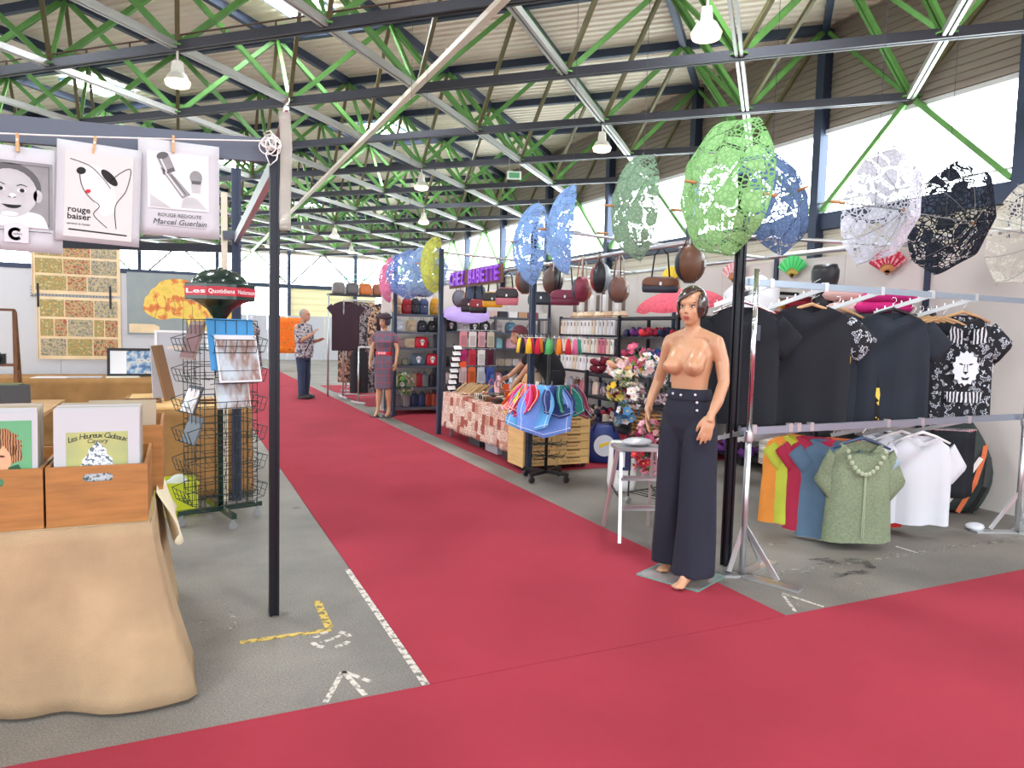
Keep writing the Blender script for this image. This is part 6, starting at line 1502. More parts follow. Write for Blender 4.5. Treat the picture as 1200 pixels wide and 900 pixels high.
# back unit B
YB = 11.86
for lab, x, z, c, sk, w_, h_ in (('black handbag with a large skull on the back shelf, leftmost', 4.30, 1.43, (40, 44, 50), True, 0.24, 0.19), ('white handbag with a skull and red strap on the back shelf', 4.55, 1.43, (222, 222, 226), True, 0.21, 0.195), ('small black skull bag on the back shelf', 4.74, 1.43, (38, 40, 44), True, 0.18, 0.17), ('black skull bag at the post of the back shelf', 4.95, 1.43, (44, 48, 54), True, 0.2, 0.18), ('black skull handbag on the lower back shelf', 4.92, 1.14, (32, 33, 38), True, 0.22, 0.2), ('pale green skull bag on the lower back shelf', 4.66, 1.14, (206, 206, 180), True, 0.18, 0.2)):
    handbag(lab, (x, YB - 0.05, z + BZ), c, w_, h_, 0.0, sk, sk and w_ > 0.2)
backs = [(5.20, 1.43, (222, 206, 208), 'pink floral backpack on the upper back shelf'), (5.48, 1.43, (120, 176, 206), 'sky blue backpack with beige straps on the upper back shelf'), (5.92, 1.43, (206, 184, 180), 'blush patterned backpack on the upper back shelf')]
for x, z, c, lab in backs: backpack(lab, (x, YB, z + BZ), c, 0.2, 0.185)
for x, z, c, lab in ((5.20, 1.14, (150, 206, 220), 'pale turquoise pouch on the back shelf'), (5.48, 1.14, (226, 176, 190), 'pink unicorn pouch on the back shelf'), (5.76, 1.14, (222, 200, 204), 'rose patterned pouch on the back shelf'), (5.98, 1.14, (214, 160, 110), 'tan pouch on the back shelf')): pouch(lab, (x, YB - 0.05, z + BZ), c, 0.2, 0.19)
for k in range(7):
    c = [(236, 226, 214), (206, 186, 160), (226, 210, 196), (240, 236, 230), (210, 150, 150), (190, 180, 172), (232, 220, 206)][k]
    pouch(['cream pouch', 'sand pouch', 'ivory pouch', 'white pouch', 'old rose pouch', 'grey beige pouch', 'shell pouch'][k] + ' in the row on the low back shelf', (5.16 + 0.15 * k, YB, 0.82 + BZ), c, 0.14, 0.13)
for k in range(6): pouch(['black pouch', 'wine red pouch', 'brown pouch', 'grey pouch', 'dark blue pouch', 'plum pouch'][k] + ' on the lower left of the back shelf unit', (4.26 + 0.14 * k, YB, 0.82 + BZ), [(30, 30, 34), (96, 30, 44), (110, 74, 52), (120, 120, 124), (40, 48, 80), (84, 44, 84)][k], 0.12, 0.16)
for k in range(10):
    c = [(230, 224, 214), (200, 60, 60), (236, 200, 90), (90, 110, 150), (222, 190, 180), (60, 60, 66), (240, 240, 240), (190, 150, 120), (150, 60, 90), (210, 206, 200)][k]
    hb = thing('storage_box', 'closed carton on top of the back shelf unit, %s one' % ['cream', 'red', 'yellow', 'blue grey', 'blush', 'black', 'white', 'tan', 'plum', 'pale grey'][k], 'box', (4.28 + 0.2 * k, YB, 1.70 + BZ), 0, 'cartons on the back shelf')
    B().box((0, 0, 0.045), (0.17, 0.22, 0.09)).build('box', mat('carton_%d' % k, c, 0.7), hb); B().box((0, 0, 0.098), (0.175, 0.225, 0.016)).build('lid', mat('carton_%d' % k, c, 0.7), hb)
# hanging display of hair packs in front of the back unit
sp_ = thing('pack_stand', 'black wire stand with hanging pink and white packs on the counter end', 'display rack', (3.88, 9.55, 0.0))
B().tube([(0, 0, 0.03), (0, 0, 1.50)], 0.012, 8).build('pole', BLACK, sp_); B().lathe([(0.0, 0.0), (0.22, 0.0), (0.22, 0.02), (0.02, 0.035)], 20, (0, 0, 0.007)).build('base', BLACK, sp_)
for z in (1.46, 1.20, 0.95): B().bar((-0.3, -0.02, z), (0.3, -0.02, z), 0.01).build('arm', SILVER, sp_)
PK = [((226, 150, 160), 'rose'), ((236, 226, 224), 'white'), ((222, 170, 180), 'blush'), ((206, 200, 176), 'sage'), ((196, 40, 112), 'magenta'), ((206, 48, 70), 'red'), ((240, 236, 236), 'ivory'), ((92, 26, 50), 'wine'), ((222, 190, 190), 'shell pink'), ((226, 110, 60), 'orange'), ((206, 214, 226), 'ice blue'), ((60, 90, 170), 'blue')]
def hang_pack(label, loc, rgb, w_, h_, rz=0.0, grp='packs hanging on the wire stand', name='hanging_pack', inner=None):
    r = thing(name, label, 'pack', loc, rz, grp)
    B().box((0, 0, -h_ / 2), (w_, 0.012, h_)).build('card', mat('pack_%d_%d_%d' % rgb, rgb, 0.5), r); B().box((0, -0.009, -h_ * 0.58), (w_ * 0.7, 0.012, h_ * 0.62)).build('content', mat('packin_%d_%d_%d' % (inner or rgb), inner or tuple(int(c * 0.85) for c in rgb), 0.35), r)
    B().tube([(0, 0, 0), (0, 0, 0.018)], 0.004, 5).build('loop', SILVER, r)
for k, (c, n_) in enumerate(PK):
    hang_pack('%s hair accessory pack hanging on the wire stand' % n_, (3.66 + 0.14 * (k % 4), 9.50, (1.44, 1.18, 0.93)[k // 4]), c, 0.11, 0.22)

# ---- shelves along the partition: socks, scarves, folded clothes (front of shelf faces -x)
SOCKP = [(238, 236, 232), (226, 222, 214), (232, 214, 190), (240, 240, 242), (206, 120, 140), (216, 216, 220)]
rnd = random.Random(11); rows = ((1.66, 'upper'), (1.38, 'middle'), (1.10, 'lower'))
for zi, (z, nm) in enumerate(rows):
    for k in range(15):
        c = SOCKP[rnd.choice((0, 0, 0, 1, 2, 3, 3, 5))]
        if zi == 1 and k in (2, 3): c = SOCKP[4]
        r = thing('sock_pack', '%s sock pack, %s from the left in the %s row of the sock shelf' % ({SOCKP[0]: 'white', SOCKP[1]: 'off-white', SOCKP[2]: 'beige', SOCKP[3]: 'bright white', SOCKP[5]: 'pale grey', SOCKP[4]: 'pink'}.get(c), ORD[14 - k], nm), 'pack', (5.72, 8.82 + 0.108 * k, z), -PI / 2 + rnd.uniform(-0.25, 0.25), 'sock packs on the sock shelf')
        B().box((0, 0, -0.11), (0.085, 0.014, 0.22)).build('card', mat('sock_%d_%d_%d' % c, c, 0.6), r); B().box((0.0, -0.012, -0.13), (0.05, 0.014, 0.16)).build('sock', mat('sockin_%d' % c[0], tuple(min(255, int(q * 1.02)) for q in c), 0.7), r)
        B().box((0.0, -0.0205, -0.06), (0.02, 0.003, 0.06)).build('print', mat('sock_label_%d' % (k % 3), [(90, 90, 96), (150, 120, 90), (60, 60, 64)][k % 3], 0.6), r)
for z, nm in rows: 
    o = B().bar((5.76, 8.76, z + 0.02), (5.76, 10.45, z + 0.02), 0.014).build('hook_rail', SILVER); tag(o, 'thin hook rail of the %s row of sock packs' % nm, 'rail', 'hook rails of the sock shelf')
FELT = [(226, 196, 164), (236, 216, 190), (214, 180, 148)]
for k in range(9):
    r = thing('felt_hat', '%s pale felt hat from the left on top of the sock shelf' % ORD[8 - k], 'hat', (5.98, 8.95 + 0.18 * k, 1.70 + BZ), 0.1 * (k % 3), 'felt hats above the sock packs')
    c = FELT[k % 3]; m = mat('felt_%d' % c[0], c, 0.9)
    B().lathe([(0.108, 0.0), (0.104, 0.006), (0.075, 0.012), (0.062, 0.04), (0.05, 0.075), (0.02, 0.095), (0.0, 0.1)], 20, sx=1.0, sy=0.8).build('hat', m, r, True)
    B().lathe([(0.075, 0.014), (0.077, 0.02), (0.071, 0.032)], 20, sx=1.0, sy=0.8).build('band', mat('felt_band', (120, 84, 60), 0.7), r, True)
    b = B(); b.sheet(lambda u, v: (0.015 * math.sin(5 * u), -0.035 + 0.07 * u, 0.26 * (1 - v) + 0.10), 4, 6); o = b.build('feather', [mat('feather_grey', (120, 108, 100), 0.8), WHITE][k % 2], r, True); solid(o, 0.004)
def folded(label, loc, rgb, w_=0.3, d_=0.32, h_=0.05, rz=0.0, grp='folded clothes on the partition shelf', m=None):
    r = thing('folded_cloth', label, 'clothes', loc, rz, grp); m = m or mat('folded_%d_%d_%d' % rgb, rgb, 0.9, var=0.1, vscale=8)
    b = B(); b.loft([ell(0, 0, z * h_, d_ / 2 * k, w_ / 2 * k, 20, 0, 6) for z, k in ((0, 0.96), (0.15, 1.0), (0.42, 1.0), (0.48, 0.975), (0.54, 1.0), (0.85, 1.0), (1.0, 0.96))]); b.build('fold', m, r, True)
SC = [(200, 40, 60), (40, 44, 76), (150, 30, 60), (226, 60, 70), (96, 40, 110), (60, 60, 90), (206, 46, 130), (120, 50, 140), (40, 90, 150), (226, 130, 150), (30, 30, 36), (180, 60, 90)]
SN = ['red', 'navy', 'crimson', 'bright red', 'purple', 'slate', 'fuchsia', 'violet', 'blue', 'pink', 'black', 'raspberry']
def scarf(label, loc, rgb, seed, grp='scarves on the partition shelf'):
    r = thing('scarf', label, 'scarf', loc, 0, grp); rn = random.Random(seed); b = B(); ph = rn.uniform(0, 6)
    pts = [(-0.10 + 0.05 * math.sin(ph + 5 * t), -0.065 + 0.13 * t, 0.045 + 0.018 * math.sin(9 * t + ph)) for t in [i / 10 for i in range(11)]]; b.tube(pts, [0.03 + 0.016 * abs(math.sin(6 * t + ph)) for t in [i / 10 for i in range(11)]], 9)
    pts = [(0.02 + 0.04 * math.sin(ph + 4 * t), -0.06 + 0.12 * t, 0.085 + 0.014 * math.sin(8 * t + ph)) for t in [i / 8 for i in range(9)]]; b.tube(pts, 0.034, 9); b.build('cloth', mat('scarf_%d_%d_%d' % rgb, rgb, 0.9, var=0.15, vscale=12), r, True)
k = 0
for z, nm in ((1.43, 'upper'), (1.14, 'middle'), (0.86, 'lower')):
    for j in range(6):
        ci = k % 12; c = SC[ci]; scarf('%s scarf in the %s bay left of the mannequin head' % (SN[ci], nm), (5.92, 7.5 + 0.22 * j, z + BZ), c, k); k += 1
for z, nm, pal_, h_ in ((1.43, 'upper', [(190, 190, 196), (120, 122, 130), (222, 222, 224), (150, 152, 160)], 0.03), (1.14, 'middle', [(150, 60, 70), (90, 90, 96), (206, 190, 180), (60, 60, 70)], 0.035), (0.86, 'lower', [(226, 170, 190), (170, 120, 150), (240, 226, 226), (120, 60, 90)], 0.035)):
    for y in (6.4, 6.78, 7.14):
        for q in range(6):
            c = pal_[(q + int(y * 10)) % 4]; folded('%s garment from the bottom, %s stack, %s shelf behind the mannequin' % (ORD[q], {6.4: 'right', 6.78: 'middle', 7.14: 'left'}[y], nm), (5.98, y, z + BZ + q * (h_ + 0.001)), c, 0.3, 0.34, h_)
STK = [(30, 30, 34), (196, 196, 200), (150, 120, 100), (226, 110, 40), (236, 176, 30), (240, 206, 190), (190, 40, 50)]
for q, c in enumerate(reversed(STK)):
    folded(['black', 'light grey', 'taupe', 'orange', 'golden yellow', 'peach', 'red'][::-1][q] + ' folded cloth in the mixed stack on the shelf top', (5.99, 5.92, 1.70 + BZ + q * 0.036), c, 0.28, 0.36, 0.035)
for q in range(4): folded(['dark plum', 'wine red', 'deep red', 'burgundy'][q] + ' folded cloth on the shelf top beside the black bodice', (5.99, 5.55, 1.70 + BZ + q * 0.046), [(60, 36, 60), (120, 24, 40), (140, 26, 40), (110, 20, 36)][q], 0.3, 0.36, 0.045)
for q, (y, z, c, n_) in enumerate(((4.95, 1.70, (236, 196, 190), 'large pale pink'), (5.0, 1.83, (232, 186, 182), 'upper pale pink'), (4.62, 1.70, (206, 30, 120), 'magenta'), (4.55, 1.80, (214, 40, 130), 'upper magenta'))):
    r = thing('cushion', '%s cushion on the shelf top' % n_, 'cushion', (5.98, y, z + BZ), 0.1 * q, 'cushions on the shelf top'); b = B(); b.loft([ell(0, 0, 0.12 * t, 0.2 * w_, 0.24 * w_, 20, 0, 3.2) for t, w_ in ((0, 0.6), (0.15, 0.88), (0.5, 1.0), (0.85, 0.88), (1.0, 0.6))]); b.build('cover', mat('cushion_%d' % c[1], c, 0.9, var=0.05, vscale=6), r, True)
bod = thing('black_bodice', 'black laced bodice standing on the shelf top under the green fan', 'bodice', (5.92, 5.26, 1.70 + BZ), -PI / 2)
b = B(); b.loft([ell(0, 0, z, rx, ry, 24, 0, 2.2) for z, rx, ry in ((0, 0.13, 0.09), (0.12, 0.10, 0.075), (0.25, 0.115, 0.09), (0.36, 0.14, 0.11), (0.44, 0.15, 0.10), (0.5, 0.13, 0.07))]); b.build('cloth', mat('black_satin', (28, 28, 34), 0.35), bod, True)
for z in (0.08, 0.16, 0.24, 0.32): B().bar((-0.04, -0.105, z), (0.04, -0.105, z + 0.03), 0.008).build('lace', SILVER, bod)
PAL3 = [(150, 30, 40), (190, 40, 50), (120, 24, 34), (206, 60, 60)]
for y, nm in ((5.55, 'left'), (5.2, 'right')):
    for q in range(5): folded('%s red folded garment from the bottom of the %s red stack between the t-shirts' % (ORD[q], nm), (5.98, y, 1.14 + BZ + q * 0.051), PAL3[q % 4], 0.3, 0.34, 0.05)
PL = mat('brown_plush', (176, 130, 116), 0.95, bump=0.5, bscale=80)
for q, (y, z) in enumerate(((5.6, 0.86), (5.42, 0.86), (5.25, 0.86), (5.5, 0.99), (5.33, 0.99), (5.05, 0.86), (4.85, 0.86))):
    r = thing('plush_roll', 'rolled brown pink plush blanket below the red stack, %s' % ['lower left', 'lower second', 'lower third', 'upper left', 'upper right', 'lower fourth', 'lower right'][q], 'blanket', (5.95, y, z + BZ), 0, 'plush rolls'); b = B(); b.tube([(-0.16, 0, 0.065), (0.16, 0, 0.065)], 0.065, 16); b.build('roll', PL, r, True); b = B(); b.tube([(-0.166, 0.03 * math.cos(a) * a / 9, 0.065 + 0.03 * math.sin(a) * a / 9) for a in [i * 0.7 for i in range(14)]], 0.004, 4); b.build('spiral_edge', mat('plush_light', (214, 176, 160), 0.9), r)
for q in range(9): folded('%s folded cloth from the bottom of the left white stack on the bottom shelf' % ORD[q], (5.84, 5.62, 0.10 + BZ + q * 0.031), [(226, 220, 206), (206, 198, 182), (236, 232, 224)][q % 3], 0.36, 0.40, 0.03, 0.03 * (q % 3 - 1))
for q in range(8): folded('%s folded cloth from the bottom of the right white stack on the bottom shelf' % ORD[q], (5.84, 5.16, 0.10 + BZ + q * 0.033), [(196, 190, 178), (216, 210, 200), (180, 172, 160)][q % 3], 0.36, 0.40, 0.032, 0.03 * (q % 3 - 1))
for q in range(7): folded('%s dark folded cloth from the bottom right of the white stacks' % ORD[q], (5.84, 4.6, 0.10 + BZ + q * 0.03), [(60, 40, 50), (90, 40, 50), (40, 40, 48)][q % 3], 0.4, 0.36, 0.029)
for q in range(6): scarf(['purple', 'plum', 'violet', 'dark red', 'mauve', 'grey'][q] + ' scarf on the bottom shelf right of the mannequin legs', (5.88, 6.1 + 0.2 * q, 0.10 + BZ), [(96, 44, 120), (80, 36, 70), (110, 60, 140), (110, 24, 36), (150, 110, 150), (100, 100, 106)][q], 80 + q)
for q in range(6): pouch(['silver', 'pink', 'black patterned', 'white', 'coral', 'lilac'][q] + ' pouch on the low shelf right of the mannequin legs', (5.86, 6.1 + 0.2 * q, 0.48 + BZ), [(206, 206, 214), (236, 150, 170), (50, 50, 56), (236, 236, 236), (236, 120, 100), (190, 170, 214)][q], 0.16, 0.16, -PI / 2)
for q in range(7): pouch(['grey', 'wine', 'teal', 'sand', 'brown', 'rose', 'black'][q] + ' pouch on the low shelf left of the flower stand', (5.86, 7.5 + 0.2 * q, 0.48 + BZ), [(150, 150, 156), (120, 30, 50), (40, 130, 130), (206, 190, 160), (120, 80, 56), (220, 150, 160), (36, 36, 40)][q], 0.17, 0.17, -PI / 2)

LOWC = [((206, 196, 186), 'stone'), ((150, 40, 60), 'cherry'), ((60, 64, 90), 'ink blue'), ((236, 214, 196), 'cream'), ((96, 92, 100), 'graphite'), ((206, 130, 140), 'rose'), ((120, 80, 60), 'chestnut'), ((170, 176, 190), 'silver')]
for q, (c, n_) in enumerate(LOWC):
    handbag('%s handbag on the low shelf below the sock packs' % n_, (5.9, 8.9 + 0.2 * q, 0.48 + BZ), c, 0.17, 0.22, -PI / 2, False, True)
    for w_ in range(2): scarf('%s scarf, %s layer, on the bottom shelf below the sock packs' % (n_, ['lower', 'upper'][w_]), (5.95, 8.9 + 0.2 * q, 0.10 + BZ + 0.10 * w_), LOWC[(q + 3) % 8][0] if w_ < 0 else c, 400 + q + 9 * w_)

# wall fans on the partition
def fan(label, loc, c1, c2, stick, R0=0.24):
    r = thing('hand_fan', label, 'fan', loc, -PI / 2, 'fans on the partition'); n = 28; a0, a1 = 0.16 * PI, 0.84 * PI; vs = []
    for i in range(n + 1):
        a = a0 + (a1 - a0) * i / n; z = -0.012 * (i % 2)
        for q in (0.42, 1.0): vs.append((R0 * q * math.cos(a), z, R0 * q * math.sin(a)))
    b = B(); b.add(vs, [(2 * i, 2 * i + 1, 2 * i + 3, 2 * i + 2) for i in range(n)]); b.m = [0 if i % 4 < 2 else 1 for i in range(n)]
    o = b.build('leaf', [c1, c2], r); solid(o, 0.002)
    for i in range(0, 15):
        a = a0 + (a1 - a0) * i / 14; B().bar((0.01 * math.cos(a), 0.004, 0.01 * math.sin(a)), (R0 * 0.5 * math.cos(a), 0.004, R0 * 0.5 * math.sin(a)), 0.010, 0.004, upv=(0, 1, 0)).build('stick', stick, r)
    B().lathe([(0, -0.01), (0.012, -0.01), (0.012, 0.01), (0, 0.01)], 10, (0, 0, 0), rotm(PI / 2)).build('rivet', MATS['felt_band'], r)
FW = mat('fan_wood', (206, 140, 84), 0.5); FR1 = ramp_mat('fan_red_floral', [(0, (206, 60, 80)), (0.45, (240, 200, 206)), (0.55, (196, 40, 60)), (0.65, (246, 226, 226))], 30, 0.8); FR2 = mat('fan_pale', (240, 210, 210), 0.8)
fan('red and white fan on the partition behind the black post', (6.36, 7.08, 2.16), FR1, FR2, FW)
fan('bright green fan on the partition above the black bodice', (6.36, 6.12, 2.16), mat('fan_green', (70, 206, 110), 0.6), mat('fan_green_light', (110, 226, 140), 0.6), mat('fan_gold', (200, 166, 70), 0.5))
fan('red floral fan on the partition below the white parasol', (6.36, 4.90, 2.12), FR1, mat('fan_crimson', (190, 40, 70), 0.8), FW)
fan('yellow fan on the partition behind the dark handbag', (6.36, 8.35, 2.2), mat('fan_yellow', (246, 214, 60), 0.7), mat('fan_yellow2', (250, 226, 100), 0.7), mat('fan_gold', (200, 166, 70), 0.5))
# open parasols resting on the shelf tops
RP = mat('coral_pink_parasol', (226, 92, 110), 0.8, var=0.2, vscale=30)
parasol('coral pink open parasol resting on the shelf top behind the mannequin head', (5.5, 7.0, 1.80), (-0.15, 0.0, 1.0), 0.54, RP, 0.2, wire=False, dome=0.2, handle=False, name='open_parasol')
parasol('white open parasol on the shelf behind the black post', (5.6, 5.95, 1.86), (-0.75, -0.35, 0.55), 0.33, mat('white_parasol_cloth', (236, 236, 240), 0.8), 0.0, wire=False, handle=False, name='open_parasol')
parasol('lilac open parasol lying over the black skull bags', (4.42, 11.35, 1.72), (-0.1, -0.35, 1.0), 0.42, mat('lilac_parasol_cloth', (186, 160, 226), 0.8), 0.0, wire=False, dome=0.16, handle=False, name='open_parasol')
# ---- hanging bags
def ball_bag(label, loc, R0, cols, rz=0.0, hl=0.16, grp='hanging bags', rail_z=None):
    """round bag of coloured leather gores, hanging by two handles"""
    r = thing('ball_bag', label, 'bag', loc, rz, grp); k = len(cols)
    prof = [(R0 * math.sin(PI * (0.04 + 0.92 * i / 12)) * 0.98, -R0 * math.cos(PI * (0.04 + 0.92 * i / 12)) * 1.02) for i in range(13)]
    for i, c in enumerate(cols): B().lathe(prof, 6, (0, 0, 0), a0=2 * PI * i / k + 0.02, a1=2 * PI * (i + 1) / k, sy=0.72).build('gore', leather(c), r, True)
    B().lathe([(0.0, -R0 * 1.0), (R0 * 0.3, -R0 * 1.0), (R0 * 0.3, -R0 * 0.9)], 14).build('bottom', leather(cols[0]), r)
    for s in (-1, 1): B().tube([(-R0 * 0.35, s * 0.03, R0 * 0.85), (-R0 * 0.25, s * 0.02, R0 + hl * 0.7), (0, 0.0, R0 + hl), (R0 * 0.25, s * 0.02, R0 + hl * 0.7), (R0 * 0.35, s * 0.03, R0 * 0.85)], 0.007, 6).build('handle', leather((196, 190, 184) if s < 0 else cols[-1]), r, True)
    B().box((R0 * 0.3, -R0 * 0.72, 0), (0.035, 0.004, 0.06)).build('price_tag', GREYPAPER, r)
RZB = -0.6
ball_bag('black and brown round bag with snake-skin print, nearest on the bag rail', (4.15, 5.18, 2.10), 0.17, [(52, 50, 58), (44, 44, 52), (116, 78, 58), (96, 62, 48)], 0.3, 0.05)
ball_bag('red and black round bag hanging highest in the bag cluster', (4.15, 6.68, 2.06), 0.165, [(112, 92, 84), (130, 34, 44), (36, 34, 38), (150, 152, 160), (120, 84, 62)], 0.9, 0.10)
ball_bag('orange, navy and pink striped round bag in the cluster', (4.12, 7.02, 1.95), 0.145, [(160, 96, 56), (52, 56, 74), (140, 52, 72), (176, 120, 76)], 0.4, 0.22)
ball_bag('navy and brown round bag at the right of the cluster', (4.18, 6.36, 1.92), 0.135, [(60, 66, 86), (52, 58, 80), (120, 82, 70), (140, 100, 84)], 0.2, 0.26)
ball_bag('brown, black and maroon round bag left of the cluster', (4.12, 7.72, 2.08), 0.17, [(104, 70, 56), (112, 40, 48), (90, 70, 62), (36, 34, 38), (120, 90, 72)], 0.7, 0.06)
ball_bag('orange and grey round bag hanging under the purple sign', (4.06, 10.75, 1.96), 0.14, [(176, 92, 52), (60, 40, 40), (126, 126, 140), (150, 80, 50)], 0.4, 0.2)
ball_bag('brown round bag hanging right of the purple sign', (4.1, 8.45, 2.12), 0.17, [(150, 84, 50), (120, 66, 44), (90, 84, 84), (140, 110, 84)], 0.6, 0.06)
def hang_flat(label, loc, rgb, w_, h_, rz=-0.6, flap=None, hl=0.15, d_=0.1):
    r = thing('handbag', label, 'bag', loc, rz, 'hanging bags'); b = B(); rounded(b, w_, d_, h_, 0.85, 3.6, bulge=0.02); b.build('body', leather(rgb), r, True)
    if flap: b = B(); b.T = Matrix.Translation((0, -d_ * 0.38, h_ * 0.4)); rounded(b, w_ * 0.97, 0.03, h_ * 0.55, 0.85, 3.4); b.build('flap', leather(flap), r, True)
    for s in (-1, 1): B().tube([(-w_ * 0.25, s * 0.02, h_ * 0.9), (-w_ * 0.18, s * 0.02, h_ + hl * 0.75), (0, s * 0.01, h_ + hl), (w_ * 0.18, s * 0.02, h_ + hl * 0.75), (w_ * 0.25, s * 0.02, h_ * 0.9)], 0.007, 6).build('handle', BLACK, r, True)
    B().box((0, -d_ * 0.56, h_ * 0.55), (0.02, 0.008, 0.03)).build('clasp', SILVER, r)
    return r
hang_flat('burgundy box handbag hanging below the maroon round bag', (4.12, 7.40, 1.78), (112, 36, 62), 0.34, 0.18, flap=(122, 42, 68), hl=0.33)
hang_flat('dark teal handbag hanging behind the bandana stand', (4.14, 8.05, 1.80), (40, 48, 58), 0.34, 0.16, hl=0.33)
hang_flat('black and brown handbag with tall handles above the coral parasol', (4.16, 5.62, 1.86), (44, 46, 62), 0.34, 0.15, flap=(120, 76, 52), hl=0.28)
hang_flat('navy flap bag hanging under the purple sign', (4.12, 10.2, 1.92), (70, 84, 110), 0.3, 0.22, hl=0.15)
hang_flat('mustard yellow half-moon purse with black trim', (4.12, 9.55, 1.80), (226, 164, 28), 0.30, 0.22, flap=(40, 36, 40), hl=0.26)
hang_flat('dusty pink half-moon purse with black trim', (4.12, 9.05, 1.82), (206, 116, 130), 0.32, 0.24, flap=(46, 38, 44), hl=0.22)
for k, (y, z) in enumerate(((10.42, 1.74), (10.05, 1.72))):
    hang_flat(['black sequined bag with red flowers hanging below the navy bag', 'black sequined bag with union flag print hanging below the navy bag'][k], (4.10, y, z), (30, 28, 34), 0.26, 0.22, flap=[(60, 30, 40), (150, 40, 50)][k], hl=0.32)
# purple sign
sg_ = thing('shop_sign', 'purple CHEZ BABETTE letters on a brown board hung above the bags', 'sign', (4.0, 10.0, 2.25), 0)
B().box((0, 0, 0), (0.02, 2.1, 0.26)).build('board', mat('sign_board', (120, 84, 70), 0.7), sg_)
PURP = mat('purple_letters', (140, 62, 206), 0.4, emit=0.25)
text = 'CHEZ BABETTE'
for i, ch in enumerate(text):
    if ch == ' ': continue
    b = B(); text_part(b, ch, 0.29, (-0.012, 0.90 - 0.1635 * i, 0.0), (0, -1, 0), (0, 0, 1), 0.03, bold=0.005, width=0.138); b.build('letter', PURP, sg_)
for s in (-0.8, 0.8): B().tube([(0, s, 0.12), (0.15, s, 0.06)], 0.004, 5).build('wire', DARKSTEEL, sg_)

# ---- print-cloth counter
trestle('counter_table', 'folding counter table under the newsprint cloth', 3.31, 3.92, 6.98, 9.20, 0.60)
NEWS = bpy.data.materials.new('newsprint_cloth'); NEWS.use_nodes = True
def make_news(m):
    nt = m.node_tree; p = nt.nodes['Principled BSDF']; p.inputs['Roughness'].default_value = 0.85; tc = nt.nodes.new('ShaderNodeTexCoord')
    v = nt.nodes.new('ShaderNodeTexVoronoi'); v.inputs['Randomness'].default_value = 0.35; v.inputs['Scale'].default_value = 9; v.distance = 'CHEBYCHEV'; nt.links.new(tc.outputs['Object'], v.inputs['Vector'])
    sx = nt.nodes.new('ShaderNodeSeparateColor'); nt.links.new(v.outputs['Color'], sx.inputs[0]); r = nt.nodes.new('ShaderNodeValToRGB'); cr = r.color_ramp; cr.interpolation = 'CONSTANT'
    for pos, c in ((0.0, (232, 196, 180)), (0.3, (206, 150, 130)), (0.45, (238, 214, 200)), (0.7, (170, 84, 66)), (0.8, (226, 186, 168))):
        e = cr.elements.new(pos); e.color = srgb(*c)
    cr.elements.remove(cr.elements[-1]); nt.links.new(sx.outputs[0], r.inputs['Fac'])
    mp = nt.nodes.new('ShaderNodeMapping'); mp.inputs['Scale'].default_value = (10, 10, 90); nt.links.new(tc.outputs['Object'], mp.inputs['Vector']); n = nt.nodes.new('ShaderNodeTexNoise'); n.inputs['Scale'].default_value = 2.2; n.inputs['Detail'].default_value = 3; nt.links.new(mp.outputs['Vector'], n.inputs['Vector'])
    g = nt.nodes.new('ShaderNodeMath'); g.operation = 'GREATER_THAN'; g.inputs[1].default_value = 0.56; nt.links.new(n.outputs['Fac'], g.inputs[0]); q = nt.nodes.new('ShaderNodeMath'); q.operation = 'MULTIPLY'; q.inputs[1].default_value = 0.75; nt.links.new(g.outputs[0], q.inputs[0])
    mx = nt.nodes.new('ShaderNodeMix'); mx.data_type = 'RGBA'; nt.links.new(q.outputs[0], mx.inputs[0]); nt.links.new(r.outputs['Color'], mx.inputs[6]); mx.inputs[7].default_value = srgb(110, 60, 50); nt.links.new(mx.outputs[2], p.inputs['Base Color'])
make_news(NEWS)
dr = drape('newsprint_tablecloth', 'pink newsprint patterned cloth hanging on the counter side', 3.285, 3.96, 6.94, 9.24, 0.60, 0.13, NEWS, 0.02, 0.012, 9.0, seed=21, sides='LF')
b = B(); text_part(b, 'cho', 0.20, (-0.20, -1.20, -0.13), (0.8, 0, 0.25), (-0.25, 0, 0.9), 0.002, bold=0.006); b.build('lettering', INK, dr)
ZT_ = 0.612
# storage boxes under the counter
for k, y in enumerate((7.25, 7.75, 8.3)):
    r = thing('storage_box', ['dark plastic box under the near end of the counter', 'grey plastic box under the middle of the counter', 'dark plastic box under the far end of the counter'][k], 'box', (3.55, y, 0.007), 0, 'boxes under the counter'); B().box((0, 0, 0.12), (0.36, 0.36, 0.24), taper=1.06).build('body', DARKSTEEL if k != 1 else GREYB, r); B().box((0, 0, 0.25), (0.4, 0.4, 0.02)).build('lid', DARKSTEEL, r)
# goods on the counter
cs = thing('card_stand', 'tall zigzag stand of black and white cards at the far end of the counter', 'display rack', (3.36, 9.12, ZT_), 0.2)
B().bar((0, 0.02, 0), (0.05, 0.05, 0.66), 0.02, 0.01).build('stand', BLACK, cs)
for k in range(8):
    B().box((-0.02 + 0.012 * k, -0.02, 0.06 + 0.078 * k), (0.12, 0.006, 0.055), R=rotm(-0.5, 0, 0)).build('card', WHITE, cs); B().box((0.015 + 0.012 * k, -0.012, 0.03 + 0.078 * k), (0.11, 0.006, 0.03), R=rotm(-0.5)).build('black_card_strip', BLACK, cs)  # white cards alternating with black strips
rnd = random.Random(17)
JC = [((70, 52, 40), 'dark brown'), ((206, 190, 160), 'cream'), ((34, 34, 38), 'black'), ((150, 110, 76), 'tan'), ((226, 220, 206), 'ivory'), ((170, 40, 44), 'red'), ((120, 120, 124), 'grey')]
